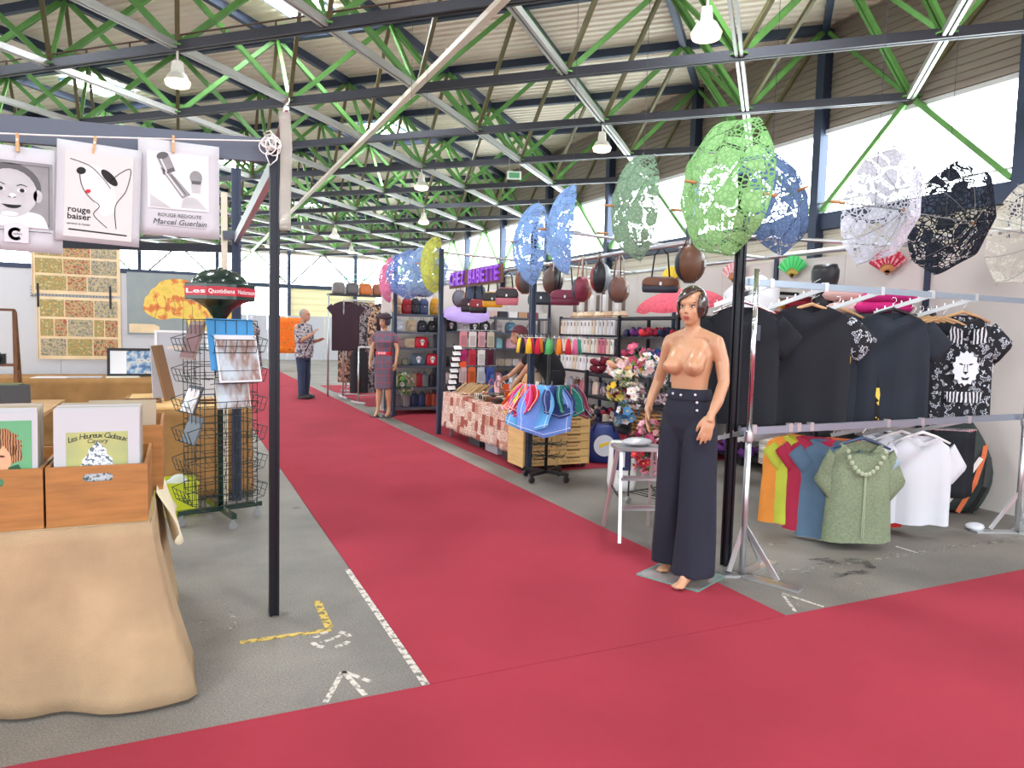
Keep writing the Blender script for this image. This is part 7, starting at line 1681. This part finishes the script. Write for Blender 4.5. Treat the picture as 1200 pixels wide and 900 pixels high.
for k in range(30):
    c, n_ = JC[k % 7]; x, y = 3.345 + 0.105 * (k % 5) + rnd.uniform(-0.02, 0.02), 7.52 + 0.13 * (k // 5) + rnd.uniform(-0.02, 0.02)
    if y > 8.27: continue
    r = thing('bracelet_roll', '%s bracelet roll on the counter in %s row %s' % (n_, ['the first', 'the second', 'the third', 'the fourth', 'the fifth'][k % 5], ['nearest', 'near', 'near middle', 'middle', 'far middle', 'far', 'farther', 'farthest', 'last'][k // 5]), 'jewellery', (x, y, ZT_), rnd.uniform(-0.4, 0.4), 'bracelet rolls on the counter')
    B().tube([(-0.05, 0, 0.035), (0.05, 0, 0.035)], 0.022, 10).build('roll', mat('roll_velvet', (60, 50, 48), 0.9), r)
    for q in range(5): B().tube([(-0.04 + 0.02 * q, 0.03 * math.cos(a), 0.035 + 0.03 * math.sin(a)) for a in [2 * PI * i / 10 for i in range(10)]], 0.0065, 5, closed=True).build('bracelet', mat('bracelet_%s' % n_, c, 0.4), r, True)
for k in range(14):
    x, y = 3.36 + 0.09 * (k % 3), 8.35 + 0.12 * (k // 3); c = [(236, 214, 170), (226, 200, 150), (206, 176, 126)][k % 3]
    r = thing('wooden_comb', 'pale carved wooden comb fanned out at the far end of the counter, %s' % ['one', 'two', 'three', 'four', 'five', 'six', 'seven', 'eight', 'nine', 'ten', 'eleven', 'twelve', 'thirteen', 'fourteen'][k], 'comb', (x, y, ZT_ + 0.075), 0.5, 'wooden combs on the counter'); r.rotation_euler = (0.9, 0.2, 0.5)
    B().box((0, 0, 0.05), (0.035, 0.006, 0.16)).build('back', mat('comb_wood_%d' % (k % 3), c, 0.5), r)
    for q in range(5): B().box((-0.014 + 0.007 * q, 0, -0.05), (0.003, 0.005, 0.05)).build('tooth', mat('comb_wood_%d' % (k % 3), c, 0.5), r)
ro = thing('leather_roll', 'tan leather roll leaning on the near end of the counter', 'leather roll', (3.42, 7.22, ZT_), 0.3); ro.rotation_euler = (0.0, 0.55, 0.3)
B().tube([(0, 0, 0.03), (0, 0, 0.40)], 0.055, 16).build('roll', leather((206, 146, 92)), ro, True); B().tube([(0.0, 0, 0.402), (0.03, 0, 0.404)], 0.03, 10).build('core', leather((120, 84, 56)), ro)
r = thing('woven_basket', 'dark woven basket of belts on the near counter end', 'basket', (3.56, 7.05, ZT_), 0.2); B().lathe([(0.0, 0.0), (0.11, 0.0), (0.14, 0.16), (0.13, 0.16), (0.10, 0.02)], 18).build('basket', mat('dark_wicker', (74, 56, 46), 0.8, var=0.3, vscale=60), r, True)
for q in range(5): B().tube([(0.05 * math.cos(q * 1.3 + t) , 0.05 * math.sin(q * 1.3 + t), 0.16 + 0.05 * math.sin(t)) for t in [i * 0.4 for i in range(9)]], 0.012, 6).build('belt', leather([(90, 60, 46), (150, 100, 70), (40, 36, 36), (180, 140, 100), (110, 40, 36)][q]), r, True)
for k in range(9):
    c = [(226, 60, 40), (240, 236, 230), (236, 150, 40), (200, 40, 60), (220, 210, 200), (60, 90, 160), (236, 120, 90), (230, 226, 220), (150, 60, 50)][k]; hp = 0.06 + 0.05 * (k % 3)
    r = thing('small_carton', '%s small carton standing on the counter middle' % ['vermilion', 'white', 'amber', 'crimson', 'bone', 'cobalt', 'salmon', 'chalk', 'brick'][k], 'box', (3.70 + 0.075 * (k % 3), 7.3 + 0.09 * (k // 3), ZT_), 0.1 * k, 'cartons on the counter'); B().box((0, 0, hp / 2), (0.06, 0.06, hp)).build('box', mat('smallbox_%d' % k, c, 0.6), r); B().box((0, -0.0315, hp * 0.55), (0.04, 0.002, hp * 0.4)).build('label_print', PAPER, r)
for k, (x, y, z) in enumerate(((3.6, 9.35, 0.98), (3.75, 8.2, 0.75), (3.5, 7.6, 0.72))):
    r = thing('price_card', ['orange price card at the far end of the counter', 'orange price card in the middle of the counter', 'orange price card at the near half of the counter'][k], 'price card', (x, y, ZT_), 0.2 * k, 'orange price cards'); B().box((0, 0, z - ZT_), (0.10, 0.004, 0.08)).build('card', mat('orange_card', (240, 92, 40), 0.6), r); B().tube([(0, 0.004, 0), (0, 0.004, z - ZT_)], 0.004, 5).build('stick', SILVER, r)

# more small goods: jewellery busts on the counter, goods on the lowest back shelves
BUSTC = [((232, 226, 216), 'ivory'), ((40, 40, 46), 'black'), ((196, 60, 70), 'red'), ((226, 206, 176), 'sand'), ((206, 210, 220), 'pearl'), ((120, 90, 70), 'brown'), ((236, 180, 190), 'pink'), ((60, 80, 130), 'blue')]
for k, (c, n_) in enumerate(BUSTC):
    r = thing('jewellery_bust', '%s necklace bust at the stall side of the counter' % n_, 'jewellery', (3.885 - 0.01 * (k % 2), 7.6 + 0.19 * k, ZT_), -0.6, 'necklace busts on the counter')
    b = B(); b.loft([ell(0, 0, z, rx, ry, 16) for z, rx, ry in ((0, 0.06, 0.04), (0.02, 0.05, 0.035), (0.10, 0.065, 0.035), (0.16, 0.055, 0.03), (0.19, 0.022, 0.022), (0.25, 0.02, 0.02))]); b.build('bust', mat('bust_%s' % n_, c, 0.6), r, True)
    B().tube([(0.03 * math.cos(a), -0.036 - 0.004 * math.sin(a), 0.14 + 0.045 * math.sin(a)) for a in [2 * PI * i / 14 for i in range(14)]], 0.005, 5, closed=True).build('necklace', mat('necklace_%s' % n_, BUSTC[(k + 3) % 8][0], 0.3), r, True)
for k in range(12):
    c, n_ = BUSTC[k % 8]; handbag('%s handbag on the %s of the wide back unit' % (n_, ['left half of the second lowest shelf', 'right half of the second lowest shelf'][k // 8]), (4.30 + 0.16 * k, YB, 0.5 + BZ), c, 0.14, 0.2, 0.1, False, True)
for k in range(12):
    c, n_ = BUSTC[(k * 3 + 1) % 8]; pouch('%s pouch on the %s of the lowest shelf of the wide back unit' % (n_, ['left half', 'right half'][k // 8]), (4.30 + 0.16 * k, YB, 0.15 + BZ), c, 0.14, 0.18)

# ---- bandana stand
bs = thing('bandana_stand', 'black rolling stand with three tiers for bandanas', 'display rack', (3.27, 6.16, 0), 0.3)
for a in (0.2, 0.2 + PI / 2):
    d = Vector((math.cos(a), math.sin(a), 0)); B().bar(d * -0.26 + Vector((0, 0, 0.085)), d * 0.26 + Vector((0, 0, 0.085)), 0.035, 0.03).build('foot_bar', BLACK, bs)
    for s in (-1, 1):
        q = d * 0.24 * s; c = B(); c.lathe([(0, -0.014), (0.03, -0.014), (0.034, 0), (0.03, 0.014), (0, 0.014)], 14, (q.x, q.y, 0.034), rotm(PI / 2)); c.box((q.x, q.y, 0.062), (0.018, 0.034, 0.03)); c.build('caster', mat('black_rubber', (30, 30, 32), 0.5), bs)
B().tube([(0, 0, 0.09), (0, 0, 1.46)], 0.016, 10).build('pole', BLACK, bs, True)
for z, n_, L in ((1.40, 10, 0.30), (0.93, 10, 0.24), (0.50, 12, 0.2), (0.36, 12, 0.2), (0.24, 10, 0.18)):
    for k in range(n_):
        a = 2 * PI * k / n_; d = Vector((math.cos(a), math.sin(a), 0)); B().tube([Vector((0, 0, z)), Vector((0, 0, z)) + d * L, Vector((0, 0, z + 0.03)) + d * (L + 0.015)], 0.004, 5).build('hook_arm', SILVER if z > 0.9 else WIRE, bs)
PAIS = lambda nm, base, fig: ramp_mat(nm, [(0, base), (0.66, base), (0.68, fig), (0.71, base), (0.8, fig)], 70, 0.8)
BD = [('bright yellow bandana', (236, 222, 40), (180, 160, 30), 2.95, 0.28), ('hot pink bandana', (214, 40, 110), (236, 170, 200), 3.35, 0.30), ('salmon pink bandana', (236, 120, 110), (246, 200, 190), 3.15, 0.26), ('sky blue bandana', (96, 168, 226), (210, 230, 244), 3.75, 0.42), ('cornflower blue bandana', (110, 146, 222), (222, 230, 246), 4.15, 0.46), ('navy bandana', (40, 60, 120), (170, 180, 210), 4.5, 0.28), ('teal bandana', (20, 120, 110), (150, 206, 196), 4.85, 0.27), ('burgundy bandana', (130, 40, 70), (226, 180, 196), 5.3, 0.30), ('denim grey bandana', (90, 96, 120), (200, 204, 214), 5.75, 0.32), ('red bandana', (196, 30, 44), (240, 220, 220), 3.55, 0.26), ('orange bandana', (240, 110, 40), (246, 220, 190), 2.5, 0.24), ('light rose bandana', (236, 160, 180), (250, 226, 232), 3.0, 0.3)]
for k, (n_, base, fig, ang, s) in enumerate(BD):
    d = Vector((math.cos(ang), math.sin(ang), 0)); t_ = Vector((-d.y, d.x, 0)); p = Vector((3.27, 6.16, 0.955)) + d * 0.24
    r = thing('bandana', n_ + ' hanging by a corner fold on the rolling stand', 'bandana', p, 0, 'bandanas on the rolling stand')
    def fn(u, v, d=d, t_=t_, s=s, k=k):
        a, bq = u - 0.5, v; wd = s * (0.25 + 0.75 * math.sin(PI * min(0.62, 0.10 + 0.7 * v)));
        return t_ * (a * wd * 1.15) + d * (0.02 + 0.16 * v + 0.018 * math.sin(7 * u + k + 4 * v)) + Vector((0, 0, -s * 1.05 * v * (1 - 0.35 * abs(a))))
    o = B().sheet(fn, 8, 10).build('cloth', PAIS('paisley_%d' % k, base, fig), r, True); solid(o, 0.003)
    b = B()
    for q in (0.08, 0.92): b.tube([Vector(fn(q, i / 8)) + d * 0.004 for i in range(9)], 0.003, 4)
    b.tube([Vector(fn(i / 8, 0.93)) + d * 0.004 for i in range(9)], 0.003, 4); b.build('printed_border', mat('bborder_%d' % k, fig, 0.8), r)
for k in range(18):
    a = 2 * PI * k / 18; c = [(30, 30, 34), (236, 190, 40), (206, 30, 60), (90, 190, 110), (240, 140, 30), (220, 50, 70), (236, 120, 170), (60, 150, 120), (250, 220, 80)][k % 9]
    n_ = ['black', 'gold', 'crimson', 'mint', 'orange', 'red', 'pink', 'jade', 'lemon'][k % 9]
    r = thing('tassel_keyring', '%s tassel keyring on the top tier of the rolling stand, %s side' % (n_, 'front' if math.sin(a + 0.6) < 0 else 'rear'), 'keyring', (3.27 + 0.29 * math.cos(a), 6.16 + 0.29 * math.sin(a), 1.30), a, 'tassel keyrings on the rolling stand')
    B().lathe([(0.006, 0.10), (0.018, 0.08), (0.024, 0.04), (0.034, -0.05), (0.0, -0.05)], 8).build('tassel', mat('tassel_%d' % (k % 9), c, 0.8), r, True); B().tube([(0.012 * math.cos(q), 0, 0.112 + 0.012 * math.sin(q)) for q in [2 * PI * i / 8 for i in range(8)]], 0.002, 4, closed=True).build('ring', SILVER, r)

# ---- wooden drawer cabinets
for k, x in enumerate((3.40, 3.80)):
    r = thing('drawer_cabinet', ['pale wooden drawer cabinet behind the bandana stand', 'pale wooden drawer cabinet, right one with written drawer fronts'][k], 'drawer cabinet', (x, 6.72, 0.006), 0.0, 'pale wooden drawer cabinets')
    LWD = mat('birch_drawer', (226, 186, 122), 0.5, var=0.1, vscale=3, stretch=(1, 1, 10))
    B().span((-0.19, -0.16, 0.05), (0.19, 0.2, 0.625)).build('carcass', mat('dark_gap', (70, 46, 30), 0.8), r); B().span((-0.197, -0.18, 0.045), (-0.19, 0.2, 0.64)).build('side_panel', LWD, r); B().span((0.19, -0.18, 0.045), (0.197, 0.2, 0.64)).build('side_panel', LWD, r); B().span((-0.197, -0.185, 0.628), (0.197, 0.2, 0.645)).build('top_panel', mat('grey_top', (196, 192, 186), 0.5), r)
    for s in (-1, 1):
        c = B(); c.lathe([(0, -0.012), (0.022, -0.012), (0.024, 0), (0.022, 0.012), (0, 0.012)], 10, (s * 0.16, -0.12, 0.025), rotm(PI / 2)); c.build('caster', MATS['black_rubber'], r)
    for q in range(7):
        z = 0.055 + 0.0815 * q; d_ = B().span((-0.187, -0.18, z), (0.187, -0.162, z + 0.076)).build('drawer', LWD, r)
        B().box((0.0, -0.1815, z + 0.068), (0.16, 0.003, 0.012)).build('finger_slot', mat('slot_dark', (120, 76, 40), 0.7), d_)
        b = B(); text_part(b, ['petits colliers', 'bagues', 'bracelets cuir', 'boucles fantaisie', 'chaines', 'pendentifs', 'montres'][(q + 3 * k) % 7], 0.034, (-0.02, -0.181, z + 0.033), (1, 0, 0), (0, 0, 1), 0.0005, shear=0.2); b.build('handwriting', mat('pencil_brown', (140, 92, 48), 0.8), d_)
r = thing('toy_car', 'small red and yellow toy on the drawer cabinet top', 'toy', (3.86, 6.62, 0.645)); B().box((0, 0, 0.022), (0.08, 0.04, 0.028)).build('body', mat('toy_red', (206, 36, 36), 0.4), r); B().box((0, 0, 0.05), (0.05, 0.036, 0.028), taper=0.8).build('cabin', mat('toy_yellow', (240, 200, 40), 0.4), r)
for s in (-1, 1): B().lathe([(0, -0.022), (0.012, -0.022), (0.012, 0.022), (0, 0.022)], 10, (s * 0.024, 0, 0.012), rotm(PI / 2)).build('wheel', BLACK, r)
# blue printed bag on the floor
r = thing('sports_bag', 'blue fabric bag with a round white print on the floor beside the drawers', 'bag', (4.36, 6.86, 0.007), -0.4)
b = B(); rounded(b, 0.40, 0.30, 0.42, 0.6, 2.6); b.build('body', mat('blue_nylon', (32, 52, 120), 0.5, var=0.15, vscale=5), r, True); B().prism(ellipse(0, 0.2, 0.12, 0.12, 24), 0.004, (0, -0.168, 0.0), (1, 0, 0), (0, 0.06, 1)).build('round_print', mat('pale_print', (214, 220, 232), 0.6), r); B().prism([(-0.06, 0.17), (0.05, 0.22), (0.06, 0.25), (-0.05, 0.22)], 0.003, (0, -0.174, 0.0), (1, 0, 0), (0, 0.06, 1)).build('print', mat('yellow_print', (240, 206, 40), 0.6), r)
B().tube([(-0.12, -0.1, 0.36), (-0.09, -0.12, 0.46), (0.09, -0.12, 0.46), (0.12, -0.1, 0.36)], 0.012, 6).build('handle', mat('navy_webbing', (30, 36, 70), 0.7), r, True)

# ---- low display table with scarves and baskets right of the drawers
shelf_unit('dark two-shelf trolley of scarves and straw goods right of the drawers', 4.75, 5.45, 6.55, 7.9, (0.30, 0.66, 0.94), 0.98, ups=[0, 1.35], axis='y', m=SHELFD)
MX = [((150, 152, 160), 'silver grey'), ((150, 24, 70), 'deep raspberry'), ((236, 190, 60), 'saffron'), ((40, 170, 150), 'sea green'), ((240, 180, 150), 'apricot'), ((226, 190, 196), 'powder pink'), ((120, 30, 50), 'wine')]
for k, (c, n_) in enumerate(MX):
    for q in range(2): scarf('%s gauzy scarf in the %s layer on the trolley top' % (n_, ['lower', 'upper'][q]), (4.95 + 0.24 * (k % 2), 6.66 + 0.19 * k, 0.94 + BZ + 0.09 * q), c, 200 + k + 9 * q, 'gauzy scarves on the trolley')
for k in range(10):
    r = thing('wire_basket_cloth', 'patterned folded shawl in the trolley middle shelf, %s' % ['first', 'second', 'third', 'fourth', 'fifth', 'sixth', 'seventh', 'eighth', 'ninth', 'tenth'][k], 'shawl', (4.98 + 0.3 * (k % 2), 6.68 + 0.25 * (k // 2), 0.66 + BZ), 0, 'shawls in the trolley'); b = B(); rounded(b, 0.24, 0.2, 0.12, 0.9, 4); b.build('cloth', [ramp_mat('shawl_a', [(0, (90, 70, 80)), (0.45, (206, 180, 186)), (0.6, (120, 96, 110))], 26), ramp_mat('shawl_b', [(0, (60, 56, 60)), (0.5, (150, 140, 146)), (0.62, (226, 190, 196))], 30)][k % 2], r, True)
STRAW = mat('straw', (206, 160, 104), 0.8, var=0.2, vscale=30)
for k in range(12):
    r = thing('straw_slippers', '%s straw slipper pair from the bottom of the %s stack on the trolley' % (ORD[k % 6], ['right', 'left'][k // 6]), 'slippers', (4.95, 6.72 + 0.22 * (k // 6), 0.30 + BZ + 0.045 * (k % 6)), 0.1 * (k % 3), 'straw slippers')
    for s in (-1, 1):
        B().loft([ell(0, s * 0.055, z, 0.12, 0.045, 14, 0, 2.4) for z in (0, 0.018)]).build('sole', STRAW, r); B().lathe([(0.045, 0.0), (0.042, 0.022), (0.0, 0.024)], 10, (-0.05, s * 0.055, 0.018)).build('toe', mat('straw_dark', (150, 106, 64), 0.8), r, True)
for k in range(5): pouch(['black', 'white', 'silver', 'grey', 'cream'][k] + ' pouch beside the straw slippers', (4.95 + 0.1 * (k % 2), 7.2 + 0.13 * k, 0.30 + BZ), [(36, 36, 40), (232, 232, 232), (180, 182, 190), (120, 120, 126), (226, 214, 190)][k], 0.12, 0.12, -PI / 2)

# ---- flower stand behind the mannequin
fs_ = thing('flower_stand', 'wire flower stand on casters behind the mannequin', 'display rack', (3.78, 4.92, 0), 0.2)
for x in (-0.24, 0.24):
    for y in (-0.2, 0.2):
        B().tube([(x, y, 0.06), (x, y, 1.25)], 0.008, 6).build('upright', WIRE, fs_); c = B(); c.lathe([(0, -0.012), (0.026, -0.012), (0.03, 0), (0.026, 0.012), (0, 0.012)], 12, (x, y, 0.03), rotm(PI / 2)); c.build('caster', MATS['caster_grey'], fs_)
for z in (0.1, 0.4, 0.7, 1.0):
    b = B()
    for k in range(8): b.bar((-0.24 + 0.0686 * k, -0.2, z), (-0.24 + 0.0686 * k, 0.2, z), 0.005)
    for y in (-0.2, 0.0, 0.2): b.bar((-0.24, y, z), (0.24, y, z), 0.007)
    b.build('wire_shelf', WIRE, fs_)
PALF = {'white and blush': [(246, 236, 238), (240, 206, 214), (250, 244, 240)], 'pink': [(236, 150, 180), (222, 96, 140), (244, 190, 206)], 'red': [(200, 28, 60), (170, 20, 50), (226, 60, 80)], 'ivory': [(246, 240, 220), (236, 226, 200), (250, 246, 236)], 'yellow': [(246, 206, 50), (240, 226, 120), (250, 240, 180)], 'fuchsia': [(206, 30, 110), (226, 70, 150), (180, 20, 90)], 'wine red': [(110, 20, 50), (140, 28, 56), (90, 16, 40)], 'blue and white': [(90, 150, 200), (226, 236, 244), (60, 110, 180)]}
FB = [('pink', -0.30, -0.02, 1.27), ('white and blush', -0.18, -0.20, 1.20), ('ivory', -0.36, -0.08, 1.06), ('white and blush', -0.30, -0.16, 0.94), ('wine red', -0.38, -0.10, 0.90), ('blue and white', -0.34, -0.18, 0.80), ('pink', -0.16, -0.26, 0.66), ('fuchsia', -0.24, -0.22, 0.55), ('red', -0.2, -0.26, 0.44), ('pink', -0.14, -0.26, 0.34), ('red', 0.20, -0.24, 1.00), ('ivory', 0.10, -0.26, 0.92), ('red', 0.24, -0.24, 0.86), ('ivory', 0.28, -0.24, 0.74), ('fuchsia', 0.2, -0.26, 0.64), ('yellow', 0.24, -0.28, 0.54), ('blue and white', 0.22, -0.26, 0.43), ('red', 0.24, -0.26, 0.35), ('blue and white', 0.26, -0.26, 0.26), ('white and blush', 0.0, -0.1, 1.12), ('yellow', -0.42, -0.05, 0.98), ('pink', 0.05, 0.1, 1.25), ('white and blush', -0.42, 0.02, 1.16)]
Rf = rotm(0, 0, -0.65)
plc = ['top', 'upper', 'upper middle', 'middle', 'lower middle', 'low', 'bottom']
for k, (n_, x, y, z) in enumerate(FB):
    p = Vector((3.78, 4.92, 0)) + Rf @ Vector((x, y, 0)); bunch('%s artificial flower bunch at the %s %s of the flower stand' % (n_, plc[min(6, int((1.3 - z) / 0.16))], 'left' if x < -0.1 else 'right' if x > 0.1 else 'centre'), (p.x, p.y, z), PALF[n_], 17, 0.105, 300 + k, 4, None, 0.034)

# ================================================================== FAR STALLS
def rail_rack(label, x0, x1, y, zt, rz=0.0):
    r = thing('garment_rail', label, 'clothes rack', ((x0 + x1) / 2, y, 0.007), rz, 'garment rails at the far stall'); h = (x1 - x0) / 2
    for s in (-1, 1):
        B().tube([(s * h, 0, 0.03), (s * h, 0, zt)], 0.016, 8).build('post', SILVER, r, True); B().bar((s * h, -0.25, 0.03), (s * h, 0.25, 0.03), 0.03).build('foot', SILVER, r)
    B().tube([(-h, 0, zt), (h, 0, zt)], 0.016, 8).build('rail', SILVER, r, True); B().tube([(-h, 0, 0.16), (h, 0, 0.16)], 0.01, 6).build('lower_bar', SILVER, r, True)
FLO = ramp_mat('brown_floral', [(0, (50, 40, 38)), (0.42, (150, 110, 90)), (0.52, (206, 176, 150)), (0.6, (70, 50, 46)), (0.7, (186, 150, 120))], 14); FLO2 = ramp_mat('grey_floral', [(0, (44, 42, 46)), (0.45, (150, 140, 144)), (0.56, (96, 60, 66)), (0.66, (206, 196, 190))], 16)
PLUM = mat('plum_black', (56, 34, 44), 0.85); BLKC = mat('far_black', (34, 30, 34), 0.85)
rail_rack('low garment rail with floral trousers next to the man', 2.95, 3.75, 15.6, 1.12, 1.2); rail_rack('low garment rail with black dresses behind the plaid mannequin', 3.05, 3.95, 13.6, 1.08, 0.3); rail_rack('tall garment rail with dark dresses at the far stall', 3.0, 4.3, 14.6, 2.0, 0.1)
for k in range(7):
    a = 1.2; x, y = 3.35 + math.cos(a) * (-0.36 + 0.12 * k), 15.6 + math.sin(a) * (-0.36 + 0.12 * k)
    tee('skirt', '%s garment on the low rail next to the man, %s from the aisle' % (['brown floral', 'black', 'floral'][k % 3], ['first', 'second', 'third', 'fourth', 'fifth', 'sixth', 'seventh'][k]), (x, y, 1.10), -0.35, 0.36, 0.82, [FLO, BLKC, FLO2][k % 3], None, 'clothes on the far rails', sl=0.0, cat='garment', seed=k + 70)
for k in range(6): tee('dress', '%s dress on the low rail behind the plaid mannequin, %s from the aisle' % (['black', 'dark floral'][k % 2], ['first', 'second', 'third', 'fourth', 'fifth', 'sixth'][k]), (3.1 + 0.14 * k, 13.55 + 0.04 * k, 1.06), -0.3, 0.34, 0.85, [BLKC, FLO2][k % 2], None, 'clothes on the far rails', sl=0.0, cat='dress', seed=k + 90)
for k, (x, m, n_, wd) in enumerate(((3.05, PLUM, 'plum dress with wide cut', 0.55), (3.32, FLO2, 'floral tunic', 0.36), (3.5, FLO, 'brown floral tunic', 0.34), (3.85, PLUM, 'dark plum dress', 0.60), (4.2, BLKC, 'black dress', 0.4))): tee('dress', n_ + ' on the tall far rail', (x, 14.55 - 0.02 * k, 1.98), -0.25, wd, 1.0, m, None, 'clothes on the far rails', sl=0.14, cat='dress', seed=k + 110)
B_ = thing('shelf_unit', 'high wire shelf with printed bags at the far stall', 'shelf', (3.55, 15.08, 0.007))
for s in (-0.75, 0.75): B().tube([(s, 0, 0), (s, 0, 2.15)], 0.018, 8).build('upright', SILVER, B_, True)
B().box((0, 0, 2.12), (1.5, 0.4, 0.03)).build('shelf_board', SHELFD, B_)
for k in range(5): handbag(['grey', 'patterned grey', 'orange patterned', 'brown patterned', 'rust'][k] + ' printed holdall on the high far shelf', (3.0 + 0.28 * k, 15.05, 2.15), [(120, 112, 110), (96, 88, 92), (206, 110, 50), (150, 90, 60), (170, 80, 46)][k], 0.26, 0.24, 0.0, False, k < 2, 'holdalls on the high far shelf', 0.2)
HG = mat('aqua_plastic', (120, 210, 206), 0.4)
for k in range(8): hanger('%s pale aqua hanger from the left above the high far shelf' % ORD[k], (3.1 + 0.15 * k, 14.9, 2.47), 0.4, HG, 'aqua hangers at the far stall')
o = B().tube([(2.9, 14.9, 2.56), (4.4, 14.9, 2.56)], 0.008, 6).build('hanger_bar', SILVER); tag(o, 'thin bar carrying aqua hangers at the far stall', 'rail')
# orange stall far behind, grey partition, distant visitor
og = thing('banner', 'bright orange banner stand far down the hall left of the man', 'banner', (3.38, 26.0, 0)); b = B(); b.sheet(lambda u, v: (-0.55 + 1.1 * u, 0.03 * math.sin(9 * u), 0.5 + 1.25 * v), 8, 6); o = b.build('cloth', ramp_mat('orange_print', [(0, (240, 110, 20)), (0.55, (244, 130, 30)), (0.62, (120, 70, 30)), (0.68, (250, 180, 60))], 9), og, True); solid(o, 0.02)
for s in (-1, 1): B().tube([(s * 0.55, 0, 0), (s * 0.55, 0, 1.8)], 0.02, 8).build('post', SILVER, og)
fp_ = thing('partition_panel', 'low grey mesh partition far down the hall', 'partition', (4.2, 32.0, 0))
for k in range(8): B().span((-3.2 + 0.8 * k, 0, 0), (-3.2 + 0.8 * k + 0.77, 0.03, 1.9)).build('panel', GREYB, fp_)
for k, (x, y, c) in enumerate(((5.6, 22.0, (150, 140, 130)), (4.9, 19.5, (120, 70, 60)))):
    shelf_unit(['far shelf of goods beyond the clothing racks', 'far shelf with dark goods behind the high shelf'][k], x, x + 1.6, y, y + 0.4, (0.3, 0.8, 1.3, 1.75), 1.8, m=SHELFD)
mnq = thing('dressed_form', 'far dress form in grey clothes left of the black post', 'dress form', (1.75, 20.0, 0.007)); b = B(); b.loft([ell(0, 0, z, rx, ry, 16) for z, rx, ry in ((0.35, 0.24, 0.16), (0.8, 0.2, 0.14), (1.05, 0.15, 0.11), (1.3, 0.19, 0.13), (1.42, 0.15, 0.09), (1.5, 0.05, 0.05))]); b.build('dress', FLO2, mnq, True); B().tube([(0, 0, 0.0), (0, 0, 0.4)], 0.02, 8).build('pole', SILVER, mnq); b = B(); b.ball((0, 0, 1.62), (0.08, 0.09, 0.12), 14, 10); b.build('head', GREYB, mnq, True); B().lathe([(0, 0), (0.18, 0), (0.17, 0.015), (0, 0.02)], 16).build('base', SILVER, mnq)
